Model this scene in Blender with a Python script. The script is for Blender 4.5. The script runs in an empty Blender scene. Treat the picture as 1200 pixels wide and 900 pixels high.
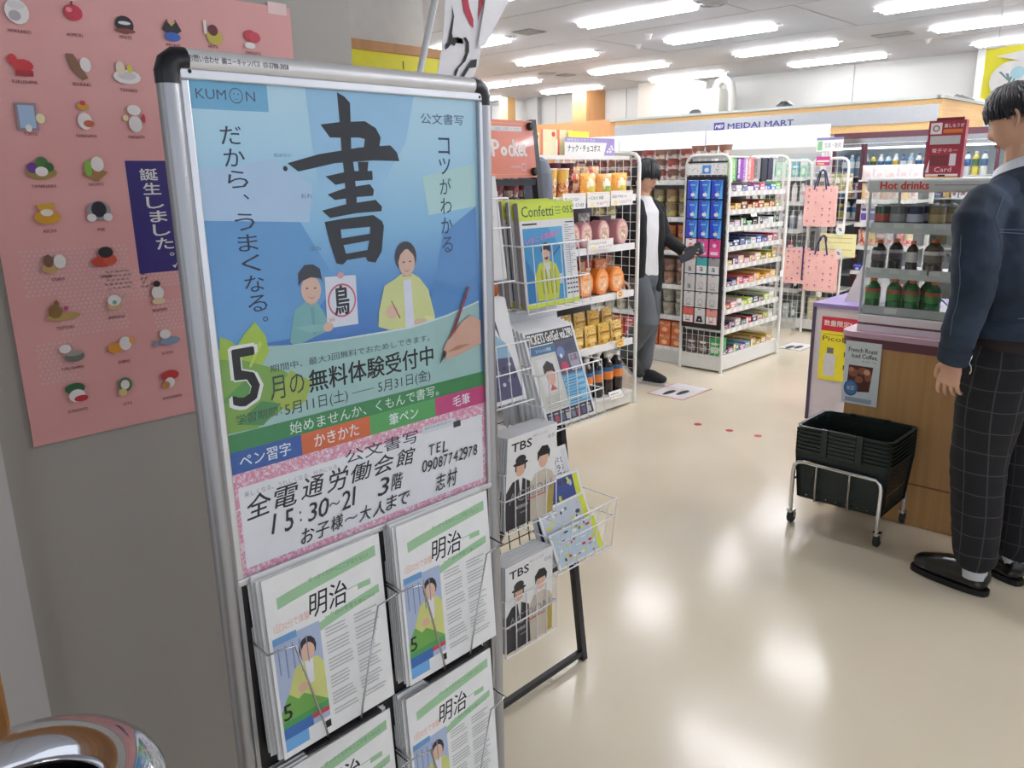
import bpy, bmesh, math, random
from math import sin, cos, pi, radians as R
from mathutils import Vector, Matrix, noise
from mathutils.bvhtree import BVHTree

random.seed(7)
scn = bpy.context.scene
col = scn.collection

# ------------------------------------------------------------------ camera
cam_d = bpy.data.cameras.new('camera')
cam = bpy.data.objects.new('camera', cam_d)
col.objects.link(cam)
cam_d.sensor_width = 36.0
cam_d.lens = 935.33 / 1200 * 36.0
cam_d.clip_start = 0.02
PITCH, ROLL, YAW = R(14.548), R(-0.984), R(43.928)
F = Vector((cos(YAW) * cos(PITCH), sin(YAW) * cos(PITCH), -sin(PITCH)))
r0 = Vector((sin(YAW), -cos(YAW), 0)); u0 = r0.cross(F)
rr = r0 * cos(ROLL) + u0 * sin(ROLL); uu = -r0 * sin(ROLL) + u0 * cos(ROLL)
m = Matrix((rr, uu, -F)).transposed().to_4x4()
m.translation = Vector((0, 0, 1.45))
cam.matrix_world = m
scn.camera = cam

# ------------------------------------------------------------------ world, exposure
w = bpy.data.worlds.new('world'); scn.world = w; w.use_nodes = True
w.node_tree.nodes['Background'].inputs[0].default_value = (0.82, 0.88, 1.0, 1)
w.node_tree.nodes['Background'].inputs[1].default_value = 0.95
scn.view_settings.view_transform = 'Standard'
scn.view_settings.look = 'None'
scn.view_settings.gamma = 1.0
scn.view_settings.use_curve_mapping = False
scn.view_settings.exposure = 0.42
TUBE = 30.0          # emission of the ceiling tubes

# ------------------------------------------------------------------ materials
def lin(h):
    h = h.lstrip('#'); c = [int(h[i:i + 2], 16) / 255 for i in (0, 2, 4)]
    return tuple((x / 12.92 if x <= .04045 else ((x + .055) / 1.055) ** 2.4) for x in c) + (1,)
_M = {}
def mat(hexc, rough=.5, metal=0.0, noise_amt=.06, scale=30, bump=0.0, bscale=200, coat=0.0, emit=0.0):
    key = ('m', hexc, rough, metal, noise_amt, scale, bump, bscale, coat, emit)
    if key in _M: return _M[key]
    M = bpy.data.materials.new('surface_' + hexc.strip('#')); M.use_nodes = True
    nt = M.node_tree; b = nt.nodes['Principled BSDF']
    c = lin(hexc)
    tc = nt.nodes.new('ShaderNodeTexCoord'); n = nt.nodes.new('ShaderNodeTexNoise')
    n.inputs['Scale'].default_value = scale; nt.links.new(tc.outputs['Object'], n.inputs['Vector'])
    mx = nt.nodes.new('ShaderNodeMix'); mx.data_type = 'RGBA'
    mx.inputs[6].default_value = tuple(x * (1 - noise_amt) for x in c[:3]) + (1,)
    mx.inputs[7].default_value = tuple(min(1, x * (1 + noise_amt)) for x in c[:3]) + (1,)
    nt.links.new(n.outputs['Fac'], mx.inputs[0]); nt.links.new(mx.outputs[2], b.inputs['Base Color'])
    b.inputs['Roughness'].default_value = rough; b.inputs['Metallic'].default_value = metal
    b.inputs['Coat Weight'].default_value = coat
    if emit:
        b.inputs['Emission Color'].default_value = c; b.inputs['Emission Strength'].default_value = emit
    if bump:
        n2 = nt.nodes.new('ShaderNodeTexNoise'); n2.inputs['Scale'].default_value = bscale
        nt.links.new(tc.outputs['Object'], n2.inputs['Vector'])
        bp = nt.nodes.new('ShaderNodeBump'); bp.inputs['Strength'].default_value = bump; bp.inputs['Distance'].default_value = .002
        nt.links.new(n2.outputs['Fac'], bp.inputs['Height']); nt.links.new(bp.outputs[0], b.inputs['Normal'])
    _M[key] = M
    return M
def ramp_mat(name, stops, coord='Object', axis=2, lo=0, hi=1, scale=None, kind='grad', rough=.5, detail=2, dist=0, interp='LINEAR', coat=0, bump=0):
    """gradient / noise / voronoi / wave driven colour ramp"""
    if name in _M: return _M[name]
    M = bpy.data.materials.new(name); M.use_nodes = True; nt = M.node_tree; b = nt.nodes['Principled BSDF']
    tc = nt.nodes.new('ShaderNodeTexCoord'); mp = nt.nodes.new('ShaderNodeMapping')
    nt.links.new(tc.outputs[coord], mp.inputs[0])
    if scale: mp.inputs['Scale'].default_value = scale
    cr = nt.nodes.new('ShaderNodeValToRGB'); e = cr.color_ramp.elements; cr.color_ramp.interpolation = interp
    while len(e) < len(stops): e.new(.5)
    for el, (p, c) in zip(e, stops): el.position = p; el.color = lin(c)
    if kind == 'grad':
        sp = nt.nodes.new('ShaderNodeSeparateXYZ'); nt.links.new(mp.outputs[0], sp.inputs[0])
        mr = nt.nodes.new('ShaderNodeMapRange'); mr.inputs[1].default_value = lo; mr.inputs[2].default_value = hi
        nt.links.new(sp.outputs[axis], mr.inputs[0]); src = mr.outputs[0]
    elif kind == 'noise':
        n = nt.nodes.new('ShaderNodeTexNoise'); n.inputs['Scale'].default_value = 1; n.inputs['Detail'].default_value = detail
        n.inputs['Distortion'].default_value = dist
        nt.links.new(mp.outputs[0], n.inputs[0]); src = n.outputs[0]
    elif kind == 'voronoi':
        n = nt.nodes.new('ShaderNodeTexVoronoi'); n.inputs['Scale'].default_value = 1
        nt.links.new(mp.outputs[0], n.inputs[0])
        sp = nt.nodes.new('ShaderNodeSeparateColor'); nt.links.new(n.outputs['Color'], sp.inputs[0]); src = sp.outputs[0]
    elif kind == 'dots':
        n = nt.nodes.new('ShaderNodeTexVoronoi'); n.inputs['Scale'].default_value = 1; n.inputs['Randomness'].default_value = dist
        nt.links.new(mp.outputs[0], n.inputs[0]); src = n.outputs['Distance']
    nt.links.new(src, cr.inputs[0]); nt.links.new(cr.outputs[0], b.inputs['Base Color'])
    b.inputs['Roughness'].default_value = rough; b.inputs['Coat Weight'].default_value = coat
    if bump:
        bp = nt.nodes.new('ShaderNodeBump'); bp.inputs['Strength'].default_value = bump; bp.inputs['Distance'].default_value = .001
        nt.links.new(src, bp.inputs['Height']); nt.links.new(bp.outputs[0], b.inputs['Normal'])
    _M[name] = M
    return M
def glassy(name, tint, fac, rough=.02):
    """thin clear sheet: mostly lets light through, with a fresnel reflection"""
    if name in _M: return _M[name]
    M = bpy.data.materials.new(name); M.use_nodes = True; nt = M.node_tree; nt.nodes.clear()
    out = nt.nodes.new('ShaderNodeOutputMaterial'); t = nt.nodes.new('ShaderNodeBsdfTransparent'); g = nt.nodes.new('ShaderNodeBsdfGlossy')
    t.inputs[0].default_value = tint; g.inputs['Roughness'].default_value = rough
    lw_ = nt.nodes.new('ShaderNodeLayerWeight'); lw_.inputs[0].default_value = .5      # facing is the same on both sides of a thin sheet
    pw = nt.nodes.new('ShaderNodeMath'); pw.operation = 'POWER'; pw.inputs[1].default_value = 5; nt.links.new(lw_.outputs['Facing'], pw.inputs[0])
    fr = nt.nodes.new('ShaderNodeMath'); fr.operation = 'MULTIPLY_ADD'; fr.inputs[1].default_value = .9; fr.inputs[2].default_value = .018; nt.links.new(pw.outputs[0], fr.inputs[0])
    tc = nt.nodes.new('ShaderNodeTexCoord'); n = nt.nodes.new('ShaderNodeTexNoise'); n.inputs['Scale'].default_value = 7
    bp = nt.nodes.new('ShaderNodeBump'); bp.inputs['Strength'].default_value = .12; bp.inputs['Distance'].default_value = .02
    nt.links.new(tc.outputs['Object'], n.inputs[0]); nt.links.new(n.outputs[0], bp.inputs['Height'])
    nt.links.new(bp.outputs[0], g.inputs['Normal'])
    ad = nt.nodes.new('ShaderNodeMath'); ad.operation = 'ADD'; ad.inputs[1].default_value = fac; ad.use_clamp = True
    nt.links.new(fr.outputs[0], ad.inputs[0])
    mx = nt.nodes.new('ShaderNodeMixShader'); nt.links.new(ad.outputs[0], mx.inputs[0])
    nt.links.new(t.outputs[0], mx.inputs[1]); nt.links.new(g.outputs[0], mx.inputs[2]); nt.links.new(mx.outputs[0], out.inputs[0])
    _M[name] = M
    return M

WHITE = mat('#e9e9e4', .5); WHITEM = mat('#e6e6e2', .35); CREAM = mat('#ded9cc', .5)
BLACK = mat('#141414', .55); INK = mat('#17171b', .65); DKPLAST = mat('#1b1d22', .4)
ALU = mat('#a9aaad', .38, .85, .04, 8); CHROME = mat('#d8d8da', .09, 1.0, .02)
STEEL = mat('#b9b9ba', .22, 1.0, .05); PAPER = mat('#e8e8e6', .6); PAPEREDGE = ramp_mat('paper_edge', [(.3, '#e4e6ea'), (.7, '#b9bcc4')], kind='noise', scale=(3, 3, 3), rough=.6)
GREY = mat('#8d9094', .5); MAROON = mat('#6d3d49', .4); PURPLE = mat('#8b7aae', .45)
GLASS = glassy('clear_glass', (.95, .97, .97, 1), .02); ACRYL = glassy('acrylic_sheet', (.98, .99, 1, 1), .0)

# ------------------------------------------------------------------ mesh builder
class MB:
    def __init__(s): s.v = []; s.f = []; s.mi = []; s.sm = []; s.ms = []
    def mid(s, m):
        if m not in s.ms: s.ms.append(m)
        return s.ms.index(m)
    def add(s, vs, fs, m, smooth=False, mtx=None):
        o = len(s.v); k = s.mid(m)
        s.v += [tuple(mtx @ Vector(p)) if mtx else tuple(p) for p in vs]
        for f in fs: s.f.append([i + o for i in f]); s.mi.append(k); s.sm.append(smooth)
        return s
    def box(s, x0, x1, y0, y1, z0, z1, m, mtx=None):
        vs = [(x, y, z) for x in (x0, x1) for y in (y0, y1) for z in (z0, z1)]
        return s.add(vs, [(0, 1, 3, 2), (4, 6, 7, 5), (0, 4, 5, 1), (2, 3, 7, 6), (0, 2, 6, 4), (1, 5, 7, 3)], m, False, mtx)
    def cbox(s, x0, x1, y0, y1, z0, z1, m, b=.004, mtx=None):
        """box with chamfered vertical and horizontal edges"""
        ring = lambda dx, z: [(x0 + b + dx, y0 + dx, z), (x1 - b - dx, y0 + dx, z), (x1 - dx, y0 + b + dx, z), (x1 - dx, y1 - b - dx, z), (x1 - b - dx, y1 - dx, z), (x0 + b + dx, y1 - dx, z), (x0 + dx, y1 - b - dx, z), (x0 + dx, y0 + b + dx, z)]
        vs = ring(b * .7, z0) + ring(0, z0 + b) + ring(0, z1 - b) + ring(b * .7, z1)
        fs = [list(range(7, -1, -1)), list(range(24, 32))]
        for k in range(3):
            for i in range(8): fs.append((k * 8 + i, k * 8 + (i + 1) % 8, k * 8 + 8 + (i + 1) % 8, k * 8 + 8 + i))
        return s.add(vs, fs, m, False, mtx)
    def tube(s, pts, r, m, n=6, cap=True, smooth=True):
        pts = [Vector(p) for p in pts]; rs = r if isinstance(r, (list, tuple)) else [r] * len(pts)
        vs = []; up = None
        for i, p in enumerate(pts):
            d = (pts[min(i + 1, len(pts) - 1)] - pts[max(i - 1, 0)])
            if d.length < 1e-9: d = Vector((0, 0, 1))
            d.normalize()
            if up is None: up = d.orthogonal().normalized()
            up = (up - d * up.dot(d)).normalized(); sd = d.cross(up)
            for k in range(n): a = 2 * pi * k / n; vs.append(p + (up * cos(a) + sd * sin(a)) * rs[i])
        fs = [(i * n + k, i * n + (k + 1) % n, (i + 1) * n + (k + 1) % n, (i + 1) * n + k) for i in range(len(pts) - 1) for k in range(n)]
        s.add(vs, fs, m, smooth)
        if cap:
            o = len(pts) * n - n
            s.add(vs[:n], [list(range(n - 1, -1, -1))], m); s.add(vs[o:], [list(range(n))], m)
        return s
    def lathe(s, prof, m, c=(0, 0, 0), n=16, smooth=True, axis='z'):
        """prof: list of (r, z)[, material]"""
        vs = []
        for p in prof:
            for k in range(n):
                a = 2 * pi * k / n; x, y = max(p[0], 1e-5) * cos(a), max(p[0], 1e-5) * sin(a)
                vs.append((c[0] + x, c[1] + y, c[2] + p[1]) if axis == 'z' else (c[0] + x, c[1] - p[1], c[2] + y) if axis == 'y' else (c[0] - p[1], c[1] + x, c[2] + y))
        for i in range(len(prof) - 1):
            mm = prof[i + 1][2] if len(prof[i + 1]) > 2 else m
            s.add(vs[i * n:(i + 2) * n], [(k, (k + 1) % n, n + (k + 1) % n, n + k) for k in range(n)], mm, smooth)
        return s
    # ---- flat printing in the local X-Z plane, facing -Y; later layers stand proud
    def lay(s): s.L = getattr(s, 'L', 0) + 1; return -getattr(s, 'base', 0) - s.L * 1.2e-5
    def rect(s, x0, x1, z0, z1, m): y = s.lay(); return s.add([(x0, y, z0), (x1, y, z0), (x1, y, z1), (x0, y, z1)], [(0, 1, 2, 3)], m)
    def poly(s, pts, m): y = s.lay(); return s.add([(p[0], y, p[1]) for p in pts], [list(range(len(pts)))], m)
    def ell(s, cx, cz, rx, rz, m, n=20, a0=0, rot=0, same=False):
        if same: s.L = getattr(s, 'L', 1) - 1
        y = s.lay(); q = []
        for k in range(n):
            a = 2 * pi * k / n; x, z = rx * cos(a), rz * sin(a)
            q.append((cx + x * cos(rot) - z * sin(rot), y, cz + x * sin(rot) + z * cos(rot)))
        return s.add(q, [list(range(n))], m)
    def ring(s, cx, cz, r1, r0, m, n=24):
        y = s.lay(); q = [(cx + r * cos(2 * pi * k / n), y, cz + r * sin(2 * pi * k / n)) for r in (r1, r0) for k in range(n)]
        return s.add(q, [(k, (k + 1) % n, n + (k + 1) % n, n + k) for k in range(n)], m)
    def txt(s, t, x0, x1, z0, z1, m, shear=0, bold=0, rot=0):
        if bold > .004:      # heavier strokes: the same glyphs set again a hair to each side
            k = min(bold, .05) * (z1 - z0) * .9; reps = [(-k, 0), (k, 0), (0, k * .7), (0, -k * .7)]
            if bold > .025: reps += [(-k * .5, k * .4), (k * .5, -k * .4), (0, 0)]
            for dx, dz in reps: s.txt(t, x0 + dx, x1 + dx, z0 + dz, z1 + dz, m, shear, 0, rot)
            return s
        vs, fs = glyphs(t, shear, 0); y = s.lay(); cx, cz = (x0 + x1) / 2, (z0 + z1) / 2
        q = []
        for a, b in vs:
            X, Z = (a - .5) * (x1 - x0), (b - .5) * (z1 - z0)
            q.append((cx + X * cos(rot) - Z * sin(rot), y, cz + X * sin(rot) + Z * cos(rot)))
        return s.add(q, fs, m)
    def vtxt(s, t, cx, ztop, zbot, wd, m, bold=0, dx=0):
        n = len(t); st = (ztop - zbot) / n
        for i, ch in enumerate(t):
            z = ztop - st * (i + .5); x = cx + dx * i / n
            if ch in '、。': s.txt(ch, x + wd * .12, x + wd * .4, z + st * .05, z + st * .3, m, bold=bold)
            else: s.txt(ch, x - wd / 2, x + wd / 2, z - st * .41, z + st * .41, m, bold=bold)
        return s
    def mesh(s, name):
        me = bpy.data.meshes.new(name); me.from_pydata(s.v, [], s.f)
        for mt in s.ms: me.materials.append(mt)
        me.polygons.foreach_set('material_index', s.mi); me.polygons.foreach_set('use_smooth', s.sm); me.update()
        return me
    def build(s, name, parent=None, loc=(0, 0, 0), rz=0, rot=None, kind=None, label=None):
        o = bpy.data.objects.new(name, s.mesh(name)); col.objects.link(o)
        o.location = loc; o.rotation_euler = rot or (0, 0, rz)
        if parent is not None: o.parent = parent
        if kind: o['kind'] = kind
        if label: o['label'] = label
        return o
TMP = bpy.data.scenes.new('scratch')      # text and voxel work is evaluated here, apart from the growing scene
def evaluated(o):
    TMP.collection.objects.link(o)
    with bpy.context.temp_override(scene=TMP, view_layer=TMP.view_layers[0]): dg = bpy.context.evaluated_depsgraph_get()
    me = bpy.data.meshes.new_from_object(o.evaluated_get(dg)); TMP.collection.objects.unlink(o); return me
_G = {}
def glyphs(t, shear=0, bold=0):
    k = (t, shear, bold)
    if k in _G: return _G[k]
    cu = bpy.data.curves.new('lettering', 'FONT'); cu.body = t; cu.resolution_u = 2; cu.shear = shear; cu.offset = bold
    o = bpy.data.objects.new('lettering', cu); me = evaluated(o)
    v = [(p.co.x, p.co.y) for p in me.vertices]; f = [list(p.vertices) for p in me.polygons]
    bpy.data.objects.remove(o); bpy.data.curves.remove(cu); bpy.data.meshes.remove(me)
    if not v: v = [(0, 0)]
    x0, x1 = min(p[0] for p in v), max(p[0] for p in v); y0, y1 = min(p[1] for p in v), max(p[1] for p in v)
    v = [((p[0] - x0) / max(x1 - x0, 1e-6), (p[1] - y0) / max(y1 - y0, 1e-6)) for p in v]
    _G[k] = (v, f); return _G[k]

def tag(o, label, cat, group=None):
    o['label'] = label; o['category'] = cat
    if group: o['group'] = group
    return o
def thing(name, label, cat, loc=(0, 0, 0), rz=0, group=None, rot=None):
    o = bpy.data.objects.new(name, None); col.objects.link(o); o.empty_display_size = .05
    o.location = loc; o.rotation_euler = rot or (0, 0, rz)
    return tag(o, label, cat, group)
def dup(src, loc, rz=0, label=None, group=None, rot=None):
    c = src.copy(); col.objects.link(c); c.location = loc; c.rotation_euler = rot or (0, 0, rz)
    if label: c['label'] = label
    if group: c['group'] = group
    for ch in src.children:
        d = ch.copy(); col.objects.link(d); d.parent = c
        for g in ch.children:
            e = g.copy(); col.objects.link(e); e.parent = d
    return c
def struct(o): o['kind'] = 'structure'; return o
def bev(o, w=.003, seg=2):
    b = o.modifiers.new('bevel', 'BEVEL'); b.width = w; b.segments = seg; b.limit_method = 'ANGLE'; return o
def wpos(k): return ORD[k] if k < 14 else ['fifteenth', 'sixteenth', 'seventeenth', 'eighteenth', 'nineteenth', 'twentieth'][k - 14]
ORD = ['first', 'second', 'third', 'fourth', 'fifth', 'sixth', 'seventh', 'eighth', 'ninth', 'tenth', 'eleventh', 'twelfth', 'thirteenth', 'fourteenth']
FX = -pi / 2      # rotation that turns a -Y facing thing to face -X

# ------------------------------------------------------------------ setting
floor_m = ramp_mat('floor_vinyl', [(.3, '#ded3b9'), (.7, '#e7ddc6')], kind='noise', scale=(1.3, 1.3, 1.3), rough=.17, detail=6)
nt = floor_m.node_tree; bs = nt.nodes['Principled BSDF']; bs.inputs['Specular IOR Level'].default_value = .6
_n = nt.nodes.new('ShaderNodeTexNoise'); _n.inputs['Scale'].default_value = 2.5; _n.inputs['Detail'].default_value = 3
_tc = nt.nodes.new('ShaderNodeTexCoord'); nt.links.new(_tc.outputs['Object'], _n.inputs[0])
_b = nt.nodes.new('ShaderNodeBump'); _b.inputs['Strength'].default_value = .16; _b.inputs['Distance'].default_value = .01
nt.links.new(_n.outputs[0], _b.inputs['Height']); nt.links.new(_b.outputs[0], bs.inputs['Normal'])
struct(MB().box(-3, 13, -5, 13, -.1, 0, floor_m).build('floor'))

# ceiling: backing with recessed joints between big boards
ceil = struct(MB().box(-3, 13, -5, 13, 2.812, 2.9, mat('#6d6a6c', .8)).build('ceiling'))
CP = mat('#b6b8c0', .75, 0, .02, 3)
xs = [-3 + .02] + [5.46 - 1.42 * k for k in range(5, 0, -1)] + [5.46, 6.88, 8.30, 9.72, 11.14, 12.56]
cuts = {1: [], 6.88: [3.3, 5.46], 5.46: [3.65, 7.6], 8.30: [7.4]}
for i in range(len(xs) - 1):
    ys = [-5] + cuts.get(xs[i], [.8, 7.4]) + [13]
    for a, b in zip(ys, ys[1:]):
        MB().box(xs[i] + .009, xs[i + 1] - .009, a + .009, b - .009, 2.8, 2.813, CP).build('ceiling_panel', ceil)
WALLB = mat('#b2b4b2', .7, 0, .02, 2); WALLC = mat('#aeaaa2', .7, 0, .03, 3, .15, 300)
struct(MB().box(11.2, 11.35, 2.95, 13, 0, 2.8, WALLB).build('wall_back'))
struct(MB().box(11.0, 11.35, -5, 2.95, 0, 2.8, mat('#b9bdbb', .7)).build('wall_back'))
for y in (4.45, 6.4, 8.1, 9.6): MB().box(11.192, 11.2, y - .006, y + .006, 0, 2.8, GREY).build('trim_1')['kind'] = 'structure'
struct(MB().box(-3, 1.12, 1.55, 1.7, 0, 2.8, WALLC).build('wall_left'))
struct(MB().box(.85, 1.93, 2.25, 2.4, 0, 2.8, mat('#cccbc7', .7)).build('wall_left'))
struct(MB().box(.85, .97, 1.7, 2.25, 0, 2.8, WALLC).build('wall_left'))
struct(MB().box(-3, 13, 12.9, 13, 0, 2.8, WALLB).build('wall_far'))
struct(MB().box(-3, .324, 1.515, 1.55, 0, 2.8, mat('#c9c6c2', .6, 0, .03, 5)).build('trim_2'))
struct(bev(MB().box(-.3, .148, .86, .92, 0, 2.8, ramp_mat('door_wood', [(.3, '#7a5026'), (.7, '#95652f')], kind='noise', scale=(30, 30, 1.5))).build('door_1'), .004))

# columns and ducts above the cabinets
wood = ramp_mat('light_wood', [(.3, '#c79a5e'), (.7, '#d8ae72')], kind='noise', scale=(60, 60, 2), rough=.5, detail=4)
woodh = ramp_mat('light_wood_wide', [(.3, '#d0a66c'), (.7, '#ddb67c')], kind='noise', scale=(60, 2, 60), rough=.5, detail=4)
wood_c = ramp_mat('counter_wood', [(.3, '#b98b55'), (.7, '#c79a62')], kind='noise', scale=(40, 40, 1.5), rough=.45, detail=4)
wood_d = ramp_mat('brown_wood', [(.3, '#b58252'), (.7, '#c4915e')], kind='noise', scale=(50, 50, 2), rough=.5, detail=4)
struct(MB().box(10.75, 11.2, 6.62, 7.56, 0, 2.8, mat('#c9c4bb', .7)).build('trim_3'))
struct(MB().box(10.7, 11.2, 8.53, 8.82, 0, 2.8, wood_d).build('trim_4'))
struct(MB().box(10.7, 10.9, 10.3, 10.5, 0, 2.8, woodh).build('trim_5'))
struct(MB().box(10.95, 11.2, 11.2, 12.9, 0, 2.8, mat('#7d8488', .5)).build('trim_6'))
struct(MB().box(11.1, 11.2, 9.95, 10.2, 0, 2.8, mat('#a5a9aa', .5)).build('trim_7'))

# ------------------------------------------------------------------ ceiling lights, vents
def glow(name, c, s):
    M = mat(c, .6, emit=s); return M
tube_m = glow('tube', '#fbfaff', TUBE)
def light_fixture():
    t = thing('ceiling_light', 'x', 'light')
    hb = MB(); hb.add([(-.10, -.61, 0), (.10, -.61, 0), (.10, .61, 0), (-.10, .61, 0), (-.03, -.62, -.018), (.03, -.62, -.018), (.03, .62, -.018), (-.03, .62, -.018)],
        [(0, 1, 5, 4), (1, 2, 6, 5), (2, 3, 7, 6), (3, 0, 4, 7), (4, 5, 6, 7)], mat('#f4f4f2', .4)); hb.build('housing', t)
    for sx in (-1, 1):
        MB().tube([(sx * .05, -.57, -.03), (sx * .05, .57, -.03)], .016, tube_m, 10).build('tube_lamp', t)
    MB().lathe([(.0, -.655), (.012, -.65), (.012, -.60), (.0, -.6)], mat('#f4f4f2', .4), (0, 0, -.012), 8, axis='y').build('end_cap', t)
    MB().lathe([(.0, .6), (.012, .60), (.012, .65), (.0, .655)], mat('#f4f4f2', .4), (0, 0, -.012), 8, axis='y').build('end_cap', t)
    return t
lf = None
rowname = {-1: 'added unseen nearest', 0: 'near', 1: 'second', 2: 'third', 3: 'fourth', 4: 'farthest'}
for i in range(-1, 5):
    for j in range(-3, 5):
        x, y = 4.75 + 1.425 * i, 4.38 + 2.13 * j
        if x > 10.7 or (i == -1 and j > -1): continue  # nearest row is added out of view to brighten the near floor
        lab = f'white twin-tube ceiling light, {rowname[i]} row, {ORD[4 - j]} from the far left'
        if lf is None: lf = light_fixture(); lf.location = (x, y, 2.8); lf['label'] = lab; lf['group'] = 'ceiling tube lights'
        else: dup(lf, (x, y, 2.8), 0, lab, 'ceiling tube lights')
def vent(loc, sx, sy, lab, rnd=False):
    t = thing('ceiling_vent', lab, 'vent', loc)
    if rnd:
        MB().lathe([(.14, 0), (.14, -.008), (.1, -.02), (.09, -.008), (.06, -.022), (.05, -.01), (.001, -.02)], mat('#8f9496', .5), (0, 0, 0), 24).build('diffuser', t)
    else:
        MB().box(-sx, sx, -sy, sy, -.006, 0, mat('#77797b', .6)).build('frame', t)
        for k in range(6):
            q = -sx + sx * 2 * (k + .5) / 6
            MB().box(q - .012, q + .008, -sy * .9, sy * .9, -.014, -.006, mat('#9a9c9d', .5)).build('slat', t)
    return t
vent((6.12, 5.59, 2.8), .12, .12, 'square grey ceiling vent left of the nearest tube light above the snack shelves')
vent((7.83, 4.65, 2.8), .14, .14, 'square recessed ceiling vent above the phone accessory shelf')
vent((6.27, 3.70, 2.8), .14, .14, 'round grey ceiling diffuser at the top edge of the picture', True)
vent((9.08, 3.25, 2.8), .1, .18, 'dark rectangular ceiling vent above the store name sign right end')
vent((8.68, 7.6, 2.8), .07, .1, 'small grey ceiling vent at the far left, left one of the close pair')
vent((9.02, 7.55, 2.8), .1, .1, 'grey ceiling vent at the far left, right one of the close pair')
for k, (x, y) in enumerate([(7.13, 4.9), (7.6, 4.35 + 1.0), (9.7, 3.1), (8.9, 8.5)]):
    tag(MB().lathe([(.0, -.05), (.02, -.045), (.03, -.01), (.045, 0)], mat('#c9c9c9', .4), (0, 0, 0), 12).build('sprinkler_head', None, (x, y, 2.8)),
        ['small white sprinkler head by the middle ceiling seam', 'small sprinkler head right of the round diffuser', 'small sprinkler head near the red display on the counter side', 'small sprinkler head at the far left'][k], 'sprinkler', 'ceiling sprinklers')

# ------------------------------------------------------------------ valance with the shop name, fridge wall
def valance():
    t = thing('shop_fascia', 'wood and grey fascia carrying the purple shop name, above the fridges', 'sign', (8, 2.4, 0), FX)
    # local x = world -Y (0 = Y 2.4), local y = world X-8
    MB().box(-3.54, 0, 0, .45, 1.80, 2.06, woodh).build('fascia_board', t)
    MB().box(-9.5, -3.54, .0, .45, 1.62, 2.09, wood_d).build('fascia_board', t)
    MB().box(-3.54, 0, -.012, 0, 1.868, 2.012, mat('#a2a6a9', .4)).build('grey_band', t)
    MB().box(-3.6, .01, -.03, .46, 2.06, 2.085, mat('#a9b1ad', .5)).build('top_cap', t)
    MB().box(-.0, .02, 0, 1.35, 1.805, 2.06, woodh).build('side_board', t)
    MB().box(-.02, .04, -.03, 1.37, 2.06, 2.085, mat('#a9b1ad', .5)).build('top_cap', t)
    p = MB(); p.base = .013; V = mat('#33307a', .5)
    u = lambda Y: 2.4 - Y
    p.txt('MEIDAI MART', u(4.46), u(3.735), 1.902, 1.957, V, bold=.05)
    p.rect(u(4.625), u(4.50), 1.892, 1.972, V); p.txt('MEI', u(4.61), u(4.515), 1.915, 1.95, WHITE, .3, .01)
    p.build('lettering', t)
valance()
def header(y0, y1, lab):
    tag(bev(MB().box(7.56, 7.6, y0, y1, 1.675, 1.872, mat('#f2f2f4', .45)).build('header_panel'), .003), lab, 'panel', 'white header panels')
header(3.19, 4.46, 'blank white header panel over the back shelves, right one by the fridges')
header(4.475, 5.55, 'blank white header panel over the back shelves, middle one')
header(5.565, 6.5, 'blank white header panel over the back shelves, leftmost by the brown wood board')
# shelf unit the header panels stand on
def shelf_unit(name, lab, x, y0, y1, h, zs, depth=.4, c=WHITEM, back=True, cat='shelf', loc_extra=None):
    """open shelf bay facing -X with its front at x; shelves top at zs"""
    t = thing(name, lab, cat, (x, (y0 + y1) / 2, 0), FX)
    L = (y1 - y0) / 2
    MB().box(-L, L, .03, depth, 0, .1, c).build('base', t)
    if back: MB().box(-L, L, depth - .02, depth, .1, h, mat('#a9abae', .6)).build('back_panel', t)
    for s in (-1, 1): bev(MB().box(s * L - .015, s * L + .015, depth - .05, depth, 0, h, c).build('upright', t), .002)
    for z in zs:
        m = MB(); m.box(-L, L, 0, depth - .02, z - .022, z, c); m.build('shelf', t)
        r = MB(); r.box(-L, L, -.006, 0, z - .03, z + .006, mat('#dcdcdc', .35))
        rnd = random.Random(int(z * 1000)); q = -L + .03
        while q < L - .06:
            r.box(q, q + .045, -.008, -.006, z - .026, z + .002, WHITE); q += .06 + rnd.random() * .03
        r.build('price_rail', t)
    return t

BACKZ = [.1, .38, .66, .93, 1.18, 1.4]
shelf_unit('wall_shelf', 'white back wall shelving with cosmetics, left of the hanging pink tote bags', 7.22, 3.23, 4.46, 1.62, BACKZ)
shelf_unit('wall_shelf', 'white back wall shelving behind the cup noodle bay', 7.22, 4.47, 6.5, 1.62, BACKZ)

def prn(a, b_, c_, sc=45, rough=.35):
    """busy package printing: patches of three inks"""
    return ramp_mat(f'print_{a}_{b_}_{c_}_{sc}', [(0, c_), (.40, b_), (.47, a), (.56, a), (.60, b_), (.66, c_)], kind='noise', scale=(sc, sc, sc), rough=rough, detail=3, dist=1.2, coat=.2)
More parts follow.
